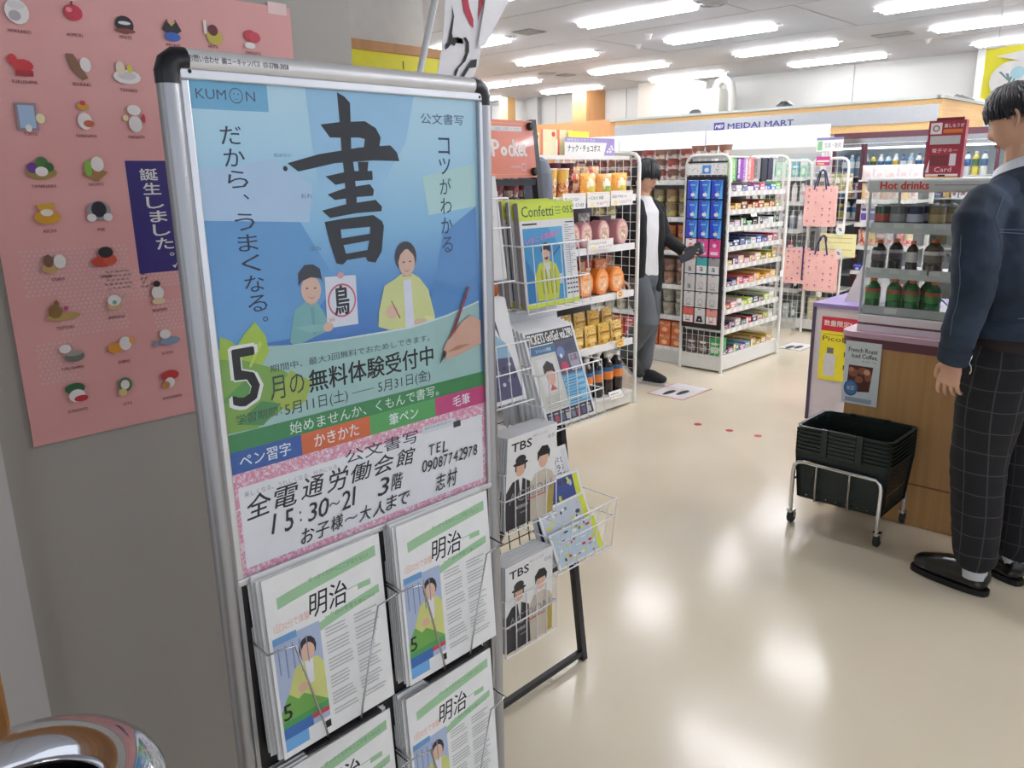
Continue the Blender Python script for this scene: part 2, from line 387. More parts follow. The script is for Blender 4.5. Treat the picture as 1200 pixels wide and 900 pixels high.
# ---- product builders ------------------------------------------------------
def put(me, name, lab, cat, loc, rz=0, group=None, rot=None):
    o = bpy.data.objects.new(name, me); col.objects.link(o); o.location = loc; o.rotation_euler = rot or (0, 0, rz)
    return tag(o, lab, cat, group)
_P = {}
def m_bottle(h, r, liquid, cap, label, band=None, key=None):
    k = ('b', h, r, liquid, cap, label, band)
    if k in _P: return _P[k]
    b = MB(); L = mat(liquid, .12, coat=.5); C = mat(cap, .4); A = mat(label, .4); B2 = mat(band or label, .4)
    b.lathe([(.0, 0), (r * .9, 0), (r, h * .03), (r, h * .3), (r * .95, h * .34), (r, h * .38), (r * 1.01, h * .39, A), (r * 1.01, h * .58, A), (r * 1.01, h * .68, B2), (r, h * .69, L), (r * .85, h * .78), (r * .45, h * .88), (r * .34, h * .91), (r * .36, h * .905), (r * .46, h * .905, C), (r * .46, h, C), (.0, h, C)], L, n=14)
    _P[k] = b.mesh('bottle'); return _P[k]
def m_cup(h, r, body, band, lid, n=14):
    k = ('c', h, r, body, band, lid)
    if k in _P: return _P[k]
    A, B2, L = mat(body, .5), prn(band, body, '#efe8dc', 60), mat(lid, .4)
    b = MB(); b.lathe([(.0, 0), (r * .74, 0), (r * .79, h * .12), (r * .81, h * .22, B2), (r * .88, h * .5, B2), (r * .95, h * .82, A), (r, h * .95, A), (r * 1.06, h * .955, L), (r * 1.06, h * .985, L), (r, h, L), (.0, h, L)], A, n=n)
    b.ell(0, h * .5, r * .35, h * .16, L, 10); b.v[-10:] = [(x, -r * .93, z) for x, y, z in b.v[-10:]]
    b.ell(0, h * .5, r * .2, h * .08, A, 10); b.v[-10:] = [(x, -r * .94, z) for x, y, z in b.v[-10:]]
    _P[k] = b.mesh('cup'); return _P[k]
def m_bag(wd, h, d, body, s1, s2, style=0):
    """pillow pack with crimped top and bottom, printed front; stands on its bottom crimp"""
    k = ('g', wd, h, d, body, s1, s2, style)
    if k in _P: return _P[k]
    A, B2, C = prn(body, s2, body, 38), prn(s1, s1, s2, 50), mat(s2, .3, coat=.3)
    b = MB(); nx, nz = 8, 9
    def surf(sg):
        vs = []
        for j in range(nz + 1):
            v = j / nz
            for i in range(nx + 1):
                u = i / nx; t = (sin(pi * u) ** .55) * (sin(pi * min(max((v - .05) / .9, 0), 1)) ** .5)
                wob = .06 * sin(9 * u + 5 * v + style)
                vs.append(((u - .5) * wd * (1 - .06 * sin(pi * v)), sg * (t * (1 + wob) * d / 2 + .0006), v * h))
        return vs
    for sg in (-1, 1):
        vs = surf(sg)
        for j in range(nz):
            for i in range(nx):
                f = (j * (nx + 1) + i, j * (nx + 1) + i + 1, (j + 1) * (nx + 1) + i + 1, (j + 1) * (nx + 1) + i)
                q = A
                if sg < 0:
                    du, dv = (i + .5) / nx - .5, (j + .5) / nz - .5
                    if style % 3 == 0 and j in (5, 6): q = B2
                    if style % 3 == 1 and du * du + dv * dv < .07: q = B2
                    if style % 3 == 2 and abs(du + dv * .6 - .1) < .14: q = B2
                    if j in (2, 3) and i in (3, 4, 5): q = C
                b.add([vs[k2] for k2 in f], [(0, 1, 2, 3)], q, True)
    _P[k] = b.mesh('bag'); return _P[k]
def m_box(wd, h, d, body, s1, s2, style=0):
    k = ('x', wd, h, d, body, s1, s2, style)
    if k in _P: return _P[k]
    b = MB(); b.cbox(-wd / 2, wd / 2, -d / 2, d / 2, 0, h, prn(body, body, s1, 32), min(.002, wd * .05)); b.base = d / 2
    B2, C = prn(s1, s2, body, 70), mat(s2, .45)
    if style == 0: b.rect(-wd * .48, wd * .48, h * .62, h * .9, B2); b.ell(0, h * .32, wd * .26, h * .18, C, 12)
    elif style == 1: b.rect(-wd * .4, wd * .4, h * .15, h * .5, B2); b.rect(-wd * .3, wd * .3, h * .62, h * .75, C)
    else: b.rect(-wd * .48, -wd * .1, h * .05, h * .95, B2); b.rect(0, wd * .36, h * .4, h * .55, C); b.rect(0, wd * .36, h * .66, h * .75, C)
    _P[k] = b.mesh('box'); return _P[k]
def m_oval(wd, h, d, body, s1, s2):
    """upright oval pack with a ring label"""
    k = ('o', wd, h, d, body, s1, s2)
    if k in _P: return _P[k]
    b = MB(); A = mat(body, .3, coat=.3); n = 22
    rings = [(.9, -d / 2), (1, -d / 2 + .008), (1, d / 2 - .012), (.9, d / 2)]
    vs = []
    for sc, y in rings:
        for i in range(n):
            a = 2 * pi * i / n; vs.append((wd / 2 * sc * cos(a), y, h / 2 + h / 2 * sc * sin(a)))
    vs = [(x, y, max(z, h * .02)) for x, y, z in vs]
    fs = [(j * n + i, j * n + (i + 1) % n, (j + 1) * n + (i + 1) % n, (j + 1) * n + i) for j in range(3) for i in range(n)] + [list(range(n)), list(range(3 * n, 4 * n))]
    b.add(vs, fs, A); b.base = d / 2
    b.ell(0, h * .52, wd * .36, h * .37, prn(s1, s2, s1, 70)); b.ell(0, h * .42, wd * .27, h * .2, prn(s2, s1, '#6f8a4a', 110)); b.rect(-wd * .25, wd * .25, h * .64, h * .72, mat(body, .4)); b.ell(-wd * .08, h * .42, wd * .1, h * .07, mat(s1, .4)); b.ell(wd * .12, h * .36, wd * .07, h * .06, mat('#efe6d2', .4))
    _P[k] = b.mesh('pack'); return _P[k]
def m_pouch(wd, h, d, body, s1, s2, style=0):
    k = ('p', wd, h, d, body, s1, s2, style)
    if k in _P: return _P[k]
    b = MB(); A = prn(body, s2, s1, 42)
    prof = [(0, d / 2), (.12, d / 2), (.5, d * .38), (.88, d * .08), (1, .001)]
    n = 6
    for sg in (-1, 1):
        vs = [((i / n - .5) * wd * (1 - .08 * t), sg * y * (sin(pi * (i + .35) / (n + .7)) ** .4), t * h) for t, y in prof for i in range(n + 1)]
        b.add(vs, [(j * (n + 1) + i, j * (n + 1) + i + 1, (j + 1) * (n + 1) + i + 1, (j + 1) * (n + 1) + i) for j in range(4) for i in range(n)], A, True)
    b.base = d / 2 - .002
    b.rect(-wd * .4, wd * .4, h * .05, h * .2, mat(s1, .4)); b.ell(0, h * .32, wd * .3, h * .1, mat(s2, .4))
    b.base = d * .38; b.rect(-wd * .36, wd * .36, h * .52, h * .6, mat(s1, .4)); b.rect(-wd * .28, wd * .3, h * .65, h * .7, mat(s2, .4))
    _P[k] = b.mesh('pouch'); return _P[k]

# ---- refrigerated cabinets ---------------------------------------------------
def fridge():
    t = thing('display_fridge', 'wide upright drinks fridge with glass doors and maroon top below the fascia', 'fridge', (8.0, 2.7, 0), FX)
    L0, L1 = -.62, 1.0
    MG = mat('#5b3540', .4)
    MB().box(L0, L1, .05, .7, 0, .12, DKPLAST).build('base', t)
    MB().box(L0, L1, .66, .7, .12, 1.7, mat('#d7e2e6', .5)).build('back_panel', t)
    MB().box(L0, L1, .0, .7, 1.745, 1.80, MG).build('top_trim', t)
    MB().box(L0, L1, -.02, .7, 1.70, 1.745, STEEL).build('top_rail', t)
    for x in (L0, L1 - .03): MB().box(x, x + .03, .03, .7, .12, 1.7, mat('#9aa0a3', .4)).build('side_panel', t)
    for z in (.45, .75, 1.0, 1.2, 1.4): MB().box(L0 + .03, L1 - .03, .08, .64, z - .012, z, WHITEM).build('shelf', t)
    for (a, b2) in ((-.62, -.32), (-.32, .25), (.25, .82)):
        d = MB().box(a + .03, b2 - .03, -.002, .003, .14, 1.665, GLASS).build('door', t)
        f = MB()
        for q in ((a, a + .03, .12, 1.695), (b2 - .03, b2, .12, 1.695)): f.box(q[0] + .002, q[1] - .002, -.012, .012, q[2], q[3], MG)
        f.box(a + .03, b2 - .03, -.012, .012, 1.665, 1.695, STEEL); f.box(a + .03, b2 - .03, -.012, .012, .12, .14, STEEL)
        f.build('door_frame', d)
        MB().tube([(a + .05, -.03, .8), (a + .05, -.03, 1.3)], .008, STEEL, 8).build('door_handle', d)
    MB().box(L0 + .05, L1 - .05, .07, .1, 1.65, 1.69, glow('fridge_lamp', '#f2f8ff', 3)).build('lamp', t)
fridge()
fc = [('#3d5c8e', '#d8dde4'), ('#e3e6ea', '#3b66a8'), ('#c9d8e2', '#2f7fb5'), ('#8fb3cf', '#f0f0f0'), ('#d9c23e', '#3a6d3f'), ('#dfe4e8', '#c7a22e'), ('#5b7896', '#e9edf0'), ('#f0efe9', '#2d5d8f')]
for zi, z in enumerate((1.4, 1.2, 1.0)):
    for k in range(19):
        Y = 3.25 - k * .068; c, l = fc[(k * 3 + zi * 2 + (k > 9)) % len(fc)]
        ln = 2.7 - Y
        if abs(ln + .32) < .03 or abs(ln - .25) < .03: pass
        hh = .2 if zi == 0 else .155
        if zi == 1:
            put(m_box(.055, .14, .05, l, c, '#c9463c', k % 3), 'drink_carton', f'drink carton on the second fridge shelf, {wpos(k)} from the left', 'carton', (8.14, Y, z), FX, 'cartons in the display fridge')
            _ = 0
        else:
            put(m_bottle(hh, .029, c, '#e8eaee' if k % 2 else '#3a5f9a', l), 'drink_bottle', f'cold drink bottle on the {"top" if zi == 0 else "third"} fridge shelf, {wpos(k)} from the left', 'bottle', (8.14, Y, z), FX, f'bottles on the {"top" if zi == 0 else "third"} fridge shelf')
# magazines and posters on the wood wall at far right, below the fascia side
def notice_wall():
    t = thing('wood_wall_panel', 'light wood partition with posters beside the fridge, behind the red display', 'partition', (8.45, 2.4, 0), 0)
    MB().box(0, 1.3, 0, .04, 0, 1.77, woodh).build('panel', t)
notice_wall()
def flat_poster(lab, x0, x1, z0, z1, y, fn, rz=None, name='poster', cat='poster', base=WHITE):
    t = MB(); t.box(x0, x1, 0, .002, z0, z1, base); t.base = 0; fn(t)
    o = t.build(name, None, (0, y, 0)); return tag(o, lab, cat)
def fx1(t):
    t.rect(8.70, 8.96, 1.66, 1.70, mat('#3d5a50')); t.rect(8.70, 8.95, 1.60, 1.63, mat('#87a8a0')); t.ell(8.76, 1.5, .05, .04, mat('#c05a50')); t.ell(8.9, 1.5, .05, .04, mat('#c05a50'))
def fx2(t):
    t.poly([(9.06, 1.44), (9.12, 1.44), (9.25, 1.7), (9.15, 1.72)], mat('#5a4a44')); t.poly([(9.2, 1.44), (9.36, 1.44), (9.34, 1.6)], mat('#c9807a')); t.rect(9.06, 9.12, 1.62, 1.74, mat('#3b3f44'))
flat_poster('white poster with green writing and red fruit on the wood partition by the fridge', 8.66, 9.0, 1.43, 1.75, 2.396, fx1)
flat_poster('white poster with dark brown figures on the wood partition, right of the fruit one', 9.03, 9.4, 1.43, 1.76, 2.396, fx2)
def fx3(t):
    for k in range(5): t.rect(8.7, 8.98, 1.2 + k * .035, 1.215 + k * .035, mat('#6f7478'))
flat_poster('grey text sheet below the fruit poster on the wood partition', 8.67, 9.0, 1.16, 1.41, 2.396, fx3, base=mat('#b9bcba'))
tag(bev(MB().box(9.75, 9.9, 2.2, 2.35, 0, 2.0, mat('#a3bcc4', .4)).build('post'), .01), 'pale blue square post at the right edge behind the man in denim', 'post')
# things on top of the fascia
tag(MB().lathe([(.09, 0), (.085, .03), (.05, .06), (.0, .07)], mat('#23262b', .3), (0, 0, 0), 16).build('dome_camera', None, (8.15, 3.92, 2.085)), 'black dome lying on the fascia top above the shop name', 'camera')
tag(MB().lathe([(.07, 0), (.065, .03), (.04, .05), (.0, .055)], mat('#3a3c40', .4), (0, 0, 0), 16).build('dome_camera', None, (8.15, 4.96, 2.085)), 'dark dome on the fascia top beside the white duct box', 'camera')
b = MB()
for k in range(7): b.tube([(.1 * k * .6, .03 * sin(k), .012), (.03 + .05 * k, .05, .03 + .012 * (k % 3)), (.08 + .06 * k, -.02, .02), (.12 + .06 * k, .02 * cos(k), .012)], .012, mat('#4c4a48', .6), 6)
tag(b.build('cable_bundle', None, (8.7, 2.46, 2.085)), 'tangle of dark cable lying on the fascia top by the corner', 'cable')
bx = thing('duct_box', 'white duct box with a curved grey pipe on the back wall column', 'duct', (10.6, 6.55, 2.1))
bev(MB().box(-.12, .14, -.18, .06, .1, .62, mat('#f0f0ea', .5)).build('box', bx), .01)
bev(MB().box(-.05, .14, -.5, -.18, .05, .5, mat('#d9dbd2', .5)).build('side_box', bx), .01)
MB().tube([(0, -.42, .5), (0, -.46, .58), (0, -.55, .62), (0, -.64, .56), (0, -.68, .42), (0, -.69, -.02)], .055, mat('#b6b9b4', .45), 12).build('pipe', bx)

# ---- cosmetics on the back shelves (in view left of the tote bags) -------------
cos_c = {5: ['#8fd0a8', '#a9d9b8', '#7fb8c9', '#dfe7e2', '#9cc7a0'], 4: ['#e6cfd2', '#e9e2dd', '#2f3136', '#d9b7bb', '#ecebe9'], 3: ['#9aa3b0', '#c7ccd2', '#7d8796', '#d7dbe0', '#aab2bd'], 2: ['#c86a64', '#dfa97c', '#4d9c88', '#d8dde0', '#b34a5e'], 1: ['#4a3f4c', '#2c2b33', '#7c7480', '#b9a9b0', '#55505c'], 0: ['#8fa3a0', '#3c4548', '#bfc9c6', '#5f6f72', '#aab2b0']}
for zi, z in enumerate(BACKZ):
    nm = ['bottom', 'second', 'third', 'fourth', 'fifth', 'top'][zi]
    for k in range(15):
        Y = 3.28 + k * .078; c = cos_c[zi][(k * 2 + zi) % 5]; d = cos_c[zi][(k + 3) % 5]
        lab = f'toiletry pack on the {nm} back shelf left of the totes, {wpos(k)} from the right'
        if zi in (4, 3, 2): put(m_bottle(.17 + .02 * (k % 3), .024, c, ['#f0f0ee', '#2c2c30', '#d9d9d6'][k % 3], d, '#f2f2f2'), 'toiletry_bottle', lab.replace('toiletry pack', 'toiletry bottle'), 'bottle', (7.3, Y, z), FX, f'toiletry bottles on the {nm} back shelf')
        else: put(m_box(.065, .17 - .03 * (k % 2), .04, c, d, '#f2f2f0', k % 3), 'toiletry_box', lab.replace('toiletry pack', 'toiletry box'), 'box', (7.3, Y, z), FX, f'toiletry boxes on the {nm} back shelf')

# ------------------------------------------------------------------ wire end frames and gondola shelving
def end_frame(parent, x, y0, y1, h, c, z0=.0, px=.06, pz=.055, r=.012, wr=.0022, rc=.06, name='end_frame'):
    """tube frame with rounded top corners in the plane x = const, filled with welded wire"""
    pts = [(x, y0, z0), (x, y0, h - rc)] + [(x, y0 + rc - rc * cos(a), h - rc + rc * sin(a)) for a in (pi / 6, pi / 3, pi / 2)] + \
          [(x, y1 - rc + rc * sin(a), h - rc + rc * cos(a)) for a in (0, pi / 6, pi / 3)] + [(x, y1, h - rc), (x, y1, z0)]
    f = MB().tube(pts, r, c, 8).build(name, parent)
    g = MB(); y = y0 + px
    while y < y1 - .01: g.tube([(x, y, z0 + .08), (x, y, h - .004)], wr, c, 4); y += px
    z = z0 + .12
    while z < h - .03: g.tube([(x + wr, y0, z), (x + wr, y1, z)], wr, c, 4); z += pz
    g.build('wire_grid', f, kind='stuff')
    return f
# ---- snack gondola, left of the far man ---------------------------------------
SN = thing('snack_gondola', 'white snack gondola with a wire end frame behind the magazine rack', 'shelf', (2.7, 2.93, 0))
X0, X1 = 0, 1.49
bev(MB().box(X0, X1 - .03, 0, .66, .012, .085, WHITEM).build('base', SN), .004)
bev(MB().box(X0, X1 - .04, -.02, .68, .085, .10, WHITEM).build('bottom_deck', SN), .003)
end_frame(SN, X1, -.005, .66, 1.578, WHITE)
MB().box(X0, X1 - .05, .32, .34, .1, 1.45, mat('#5d5b60', .6)).build('back_panel', SN)
for z in (.437, .745, 1.037, 1.331):
    MB().box(X0, X1 - .04, .0, .32, z - .02, z, WHITEM).build('shelf', SN)
    MB().box(X0, X1 - .04, -.012, .0, z - .034, z + .006, mat('#ececec', .3)).build('price_rail', SN)
    MB().box(X0, X1 - .04, .34, .66, z - .02, z, WHITEM).build('shelf', SN)
def card(x, y, z, wd, h, lab, fn=None, rz=0, base=WHITE, tilt=0, parent=None, nm='price_card', cat='card'):
    b = MB(); b.box(-wd / 2, wd / 2, 0, .001, 0, h, base)
    if fn: fn(b, wd, h)
    o = b.build(nm, None, (x, y, z), 0, (tilt, 0, rz)); return tag(o, lab, cat)
def pc(t1, t2, red=False):
    def f(b, w_, h):
        b.rect(-w_ * .47, w_ * .47, h * .86, h * .94, mat('#e8d9d0')); b.txt(t1, -w_ * .44, w_ * .2, h * .5, h * .74, INK, bold=.01)
        b.txt(t2, -w_ * .1, w_ * .42, h * .12, h * .36, mat('#c98ea0') if red else mat('#8a8c92'))
        b.ell(-w_ * .3, h * .2, w_ * .1, h * .16, mat('#f2d9a0'))
    return f
card(3.545, 2.905, 1.27, .2, .085, 'white price card reading in katakana, leftmost under the top snack shelf', pc('プチートル スイスロー', '108', False))
card(3.765, 2.905, 1.272, .21, .085, 'white price card under the top snack shelf, middle one of three', pc('一口もち 米菓', '98円', True))
card(3.99, 2.905, 1.275, .22, .085, 'white price card under the top snack shelf, right one beside the wire frame', pc('本日おすすめセール', '105円', True))
card(3.79, 2.905, 1.028, .24, .06, 'white price card under the oval noodle packs', pc('大 チョコモナカの日', '88円', True))
card(3.98, 2.905, .08, .13, .05, 'white price card clipped to the bottom deck below the dark drink bottles', pc('900ml', '98'), tilt=-.5)
def orange_tag(b, w_, h): b.ell(0, h * .5, w_ * .3, h * .4, mat('#f08a3c')); b.rect(-w_ * .2, w_ * .2, h * .4, h * .6, mat('#f8e3b0'))
card(4.0, 2.905, .41, .07, .045, 'yellow and orange price tag on the rail above the drink bottles', orange_tag, base=mat('#f5cf5c'))
card(3.99, 2.905, .72, .07, .04, 'pale price tag on the rail under the orange oval packs', orange_tag, base=mat('#f2e6cf'))

def row(me_list, name, lab, cat, x0, x1, n, y, z, group, rz=0, jit=.004):
    for k in range(n):
        x = x0 + (x1 - x0) * (k / (n - 1) if n > 1 else 0)
        put(me_list[k % len(me_list)], name, lab.format(ORD[n - 1 - k] if n - 1 - k < 14 else 'far'), cat, (x + random.uniform(-jit, jit), y, z), rz + random.uniform(-.06, .06), group)
# top shelf
cupm = [m_cup(.095, .045, '#6b2f36', '#d9cdc0', '#8b3038'), m_cup(.095, .045, '#5a2b30', '#cbb0a0', '#a63a3c')]
row(cupm, 'noodle_cup', 'dark red snack cup, lower tier on the top snack shelf, {} from the wire frame', 'cup', 3.1, 3.68, 6, 3.08, 1.331, 'dark red cups on the top snack shelf')
row(cupm, 'noodle_cup', 'dark red snack cup, upper tier on the top snack shelf, {} from the wire frame', 'cup', 3.1, 3.68, 6, 3.08, 1.427, 'dark red cups on the top snack shelf')
row([m_cup(.16, .04, '#e9b95a', '#c9553c', '#e6e0d0')], 'snack_cup', 'tall orange snack cup on the top snack shelf, {} from the wire frame', 'cup', 3.45, 3.55, 2, 3.0, 1.331, 'tall orange cups on the top snack shelf')
row([m_bag(.15, .132, .05, '#f09038', '#f4ead0', '#e3d24a', 1), m_bag(.15, .128, .05, '#ee8a34', '#f2f0dc', '#8ab04a', 1)], 'snack_bag', 'orange round-labelled snack bag on the top snack shelf, {} from the wire frame', 'bag', 3.76, 4.06, 3, 2.98, 1.331, 'orange snack bags on the top shelf')
row([m_bag(.15, .17, .05, '#e8a04a', '#c94f3a', '#f4ead0', 2)], 'snack_bag', 'orange and red snack bag behind the orange bags, {} from the wire frame', 'bag', 3.72, 3.9, 2, 3.07, 1.331, 'orange snack bags on the top shelf')
row([m_box(.1, .12, .08, '#6b4a44', '#d9c9b8', '#8c2f34', 0), m_box(.1, .1, .08, '#d8cfc4', '#6b3a3a', '#a8533f', 1)], 'snack_box', 'brown snack box behind the orange bags, {} from the wire frame', 'box', 3.8, 4.08, 3, 3.15, 1.331, 'brown boxes at the back of the top snack shelf')
# second shelf: oval packs
row([m_oval(.105, .15, .09, '#d49a9c', '#e8d2be', '#b08a68')], 'oval_pack', 'pink rimmed oval noodle pack, {} from the wire frame', 'pack', 3.36, 3.7, 4, 2.985, 1.037, 'pink rimmed oval packs')
row([m_oval(.115, .155, .09, '#d49a9c', '#e8d2be', '#b08a68')], 'oval_pack', 'large pink rimmed oval noodle pack by the frame, {} from the wire frame', 'pack', 3.86, 4.05, 2, 2.98, 1.037, 'pink rimmed oval packs')
row([m_box(.12, .17, .1, '#4a2636', '#8e2b4a', '#3a1f2c', 1), m_bag(.12, .2, .05, '#8a3048', '#d9c6c0', '#4c2430', 2), m_bag(.12, .19, .05, '#c9c2bd', '#8d3140', '#5c2a34', 1)], 'snack_pack', 'dark wine snack pack behind the pink oval packs, {} from the wire frame', 'pack', 3.15, 4.06, 7, 3.13, 1.037, 'dark packs behind the oval packs')
# third shelf
row([m_oval(.14, .16, .08, '#e8842e', '#ef9a45', '#e6d6c0')], 'oval_pack', 'orange oval snack pack, {} from the wire frame', 'pack', 3.72, 4.02, 3, 2.99, .745, 'orange oval packs')
row([m_bag(.12, .15, .05, '#b8433a', '#e3c88f', '#f0ece0', 2)], 'snack_bag', 'red and cream snack bag left of the orange oval packs, {} from the wire frame', 'bag', 3.2, 3.6, 4, 2.98, .745, 'red bags on the third snack shelf')
row([m_box(.13, .19, .08, '#d9783c', '#b34038', '#efd9a4', 0), m_box(.12, .2, .08, '#b8453c', '#e3b56a', '#efe6d8', 2)], 'snack_box', 'orange and red snack box behind the orange oval packs, {} from the wire frame', 'box', 3.15, 4.05, 7, 3.14, .745, 'boxes behind the orange oval packs')
# fourth shelf: pouches in two tiers
pm = [m_pouch(.115, .13, .05, '#d8ab3c', '#a9742a', '#eecb6a'), m_pouch(.115, .13, .05, '#d2a548', '#8c5a2a', '#f2dc8a'), m_pouch(.115, .13, .05, '#e0b440', '#b07a30', '#f0d890')]
row(pm, 'snack_pouch', 'yellow snack pouch, front row above the bottles, {} from the wire frame', 'pouch', 3.52, 4.04, 5, 2.975, .437, 'yellow snack pouches')
row(pm, 'snack_pouch', 'yellow snack pouch, raised back row above the bottles, {} from the wire frame', 'pouch', 3.52, 4.06, 5, 3.07, .505, 'yellow snack pouches')
MB().box(.4, X1 - .06, .1, .3, .437, .5, WHITEM).build('riser', SN)
row([m_pouch(.11, .13, .05, '#6b5a9a', '#d8b070', '#efe6d2'), m_pouch(.11, .13, .05, '#8a6fa0', '#efcf80', '#b35a4a')], 'snack_pouch', 'purple snack pouch left of the yellow pouches, {} from the wire frame', 'pouch', 3.2, 3.42, 3, 2.975, .437, 'purple snack pouches')
# bottom deck: dark bottles
bm = m_bottle(.262, .041, '#2a1a18', '#f0f0f0', '#e8873a', '#2e6a9a')
row([bm], 'coffee_bottle', 'large dark coffee bottle in the front row, {} from the wire frame', 'bottle', 3.35, 4.07, 8, 2.985, .10, 'dark coffee bottles on the bottom deck', jit=.001)
row([bm], 'coffee_bottle', 'large dark coffee bottle in the second row, {} from the wire frame', 'bottle', 3.38, 4.07, 8, 3.08, .10, 'dark coffee bottles on the bottom deck', jit=.001)
# top of the gondola
def topsign(b, w_, h):
    b.rect(-w_ / 2, w_ * .5, h * .74, h, mat('#9c8cc4')); b.txt('特売品もりだくさん', -w_ * .45, w_ * .1, h * .78, h * .94, WHITE)
    b.txt('ナック・チョコボス', -w_ * .44, w_ * .2, h * .22, h * .6, INK, bold=.02)
    b.poly([(w_ * .28, h * .02), (w_ * .5, h * .02), (w_ * .5, h * .74), (w_ * .34, h * .74)], mat('#9c8cc4'))
    for q in ((.34, .3), (.38, .45), (.42, .6), (.4, .3), (.44, .45)): b.rect(w_ * q[0], w_ * (q[0] + .04), h * (q[1] - .12), h * q[1], WHITE)
tp = card(3.79, 2.99, 1.56, .46, .1, 'white and purple snack section sign standing on the gondola top', topsign, nm='section_sign', cat='sign')
card(3.72, 3.02, 1.655, .19, .04, 'plain yellow strip sign above the purple snack sign', None, base=mat('#f2e44a'), nm='strip_sign', cat='sign')
MB().box(.3, X1 - .02, .055, .075, 1.54, 1.562, WHITEM).build('sign_rail', SN)
MB().box(.98, 1.02, .08, .095, 1.56, 1.66, WHITEM).build('sign_post', SN)
def stripecard(b, w_, h):
    b.rect(-w_ * .5, -w_ * .36, 0, h, mat('#e6785a')); b.ell(w_ * .32, h * .82, w_ * .12, h * .1, mat('#df4f38'))
for k, x in enumerate((3.33, 3.47, 3.61)):
    card(x, 3.03, 1.56, .13, .14 if k else .12, ['cream card with an orange edge on the gondola top, nearest the orange rack sign', 'cream card with an orange edge on the gondola top, middle one', 'cream card with an orange edge touching the purple snack sign'][k], stripecard, base=mat('#eee3b8'), nm='sale_card')
row([m_box(.1, .06, .08, '#5a4a3c', '#b8a890', '#7a3a30', 0), m_box(.1, .07, .08, '#8c7a6a', '#50382e', '#c9b8a0', 1)], 'snack_box', 'low brown box behind the purple sign, {} from the wire frame', 'box', 3.86, 4.1, 3, 3.25, 1.45, 'brown boxes on the gondola top')
MB().box(.9, X1 - .03, .26, .4, 1.436, 1.45, WHITEM).build('top_ledge', SN)
# grey jacket hanging at the left of the gondola
b = MB(); b.lathe([(.0, 0), (.06, .01), (.075, .12), (.07, .25), (.05, .31), (.02, .33), (.0, .33)], mat('#6e7480', .8, bump=.6, bscale=60), n=14)
b.lathe([(.0, -.16), (.03, -.15), (.045, 0), (.0, .02)], mat('#5f6470', .8), n=10)
tag(b.build('cloth_bag', None, (3.16, 2.83, 1.215)), 'grey cloth bundle hanging just right of the orange rack sign', 'bag')

# ------------------------------------------------------------------ cup noodle bay behind the far man
NZ = [.13, .38, .62, .88, 1.13, 1.40]
shelf_unit('noodle_shelf', 'white bay of cup noodles and boxes directly behind the man in the black cardigan', 5.3, 3.262, 4.5, 1.62, NZ, .4)
def cups(z, tiers, hh, cols, zone, grp, rr_=.05, nm='noodle_cup', n=10):
    for t_ in range(tiers):
        for k in range(n):
            Y = 3.325 + k * .113; c = cols[(k + t_) % len(cols)]
            lab = f'{zone} noodle tub, tier {["one", "two", "three"][t_]} of its shelf, {ORD[k]} from the black pegboard'
            put(m_cup(hh, rr_, *c), nm, lab, 'cup', (5.37, Y, z + t_ * (hh + .001)), FX, grp)
cups(1.40, 3, .076, [('#7c5b50', '#d8cdc0', '#6b4038'), ('#8b6a58', '#e3d8ca', '#7a4438'), ('#a0544c', '#e8dcd4', '#7a3a34')], 'brown and white', 'brown and white cup noodles on the top shelf')
cups(1.13, 2, .105, [('#8c8468', '#d9d48a', '#7a6a4c'), ('#8b7a5c', '#cfc46a', '#8f8460'), ('#9a7c5c', '#d8c58a', '#8a6a4a')], 'green and yellow', 'green and yellow cup noodles on the second shelf')
cups(.88, 2, .098, [('#b07048', '#a55a38', '#7c4a34'), ('#c67a48', '#d89060', '#a4553a')], 'orange brown', 'orange brown cup noodles on the third shelf')
cups(.62, 2, .1, [('#8c6a58', '#b59a84', '#7a4c44'), ('#a3806a', '#c8ad96', '#8a5448')], 'brown', 'brown cup noodles on the fourth shelf')
cups(.38, 2, .1, [('#a8a294', '#c9c3b4', '#8f8a80'), ('#b3ab98', '#d2ccb8', '#8c8678')], 'pale', 'pale cup noodles on the fifth shelf')
for t_ in range(2):
    for k in range(10):
        put(m_box(.1, .1, .12, '#d86a34', '#b84a2c', '#efc48a', 0) if k != 4 else m_box(.1, .1, .12, '#b8304a', '#d8546a', '#efe0d0', 1), 'snack_box',
            f'orange box on the deck behind the man, {["lower", "upper"][t_]} tier, {ORD[k]} from the pegboard', 'box', (5.38, 3.325 + k * .113, .13 + t_ * .101), FX, 'orange boxes on the bottom deck behind the man')

# ------------------------------------------------------------------ centre gondola with phone accessories
CG = thing('accessory_gondola', 'white gondola with stationery shelves and a black pegboard end of phone cards', 'shelf', (5.25, 2.90, 0))
bev(MB().box(.0, .92, -.0, .345, .015, .105, WHITEM).build('base', CG), .003)
bev(MB().box(.0, .91, -.005, .345, .105, .125, WHITEM).build('bottom_deck', CG), .003)
end_frame(CG, .0, -.005, .345, 1.575, WHITE, px=.05, pz=.05)
end_frame(CG, .90, -.015, .345, 1.572, WHITE, px=.05, pz=.05)
MB().box(.02, .88, .325, .337, .125, 1.5, mat('#4f4f55', .6)).build('back_panel', CG)
GZ = [.32, .47, .64, .795, .93, 1.07, 1.19, 1.318]
for z in GZ:
    MB().box(.02, .87, .0, .32, z - .018, z, WHITEM).build('shelf', CG)
    r = MB(); r.box(.02, .87, -.01, .0, z - .03, z + .006, mat('#d4d2ce', .35))
    for k in range(9): r.box(.05 + k * .09, .095 + k * .09, -.0115, -.01, z - .026, z + .002, WHITE)
    r.build('price_rail', CG)
pb = MB().box(-.028, -.014, .005, .325, .33, 1.43, mat('#17181c', .5)).build('pegboard', CG)
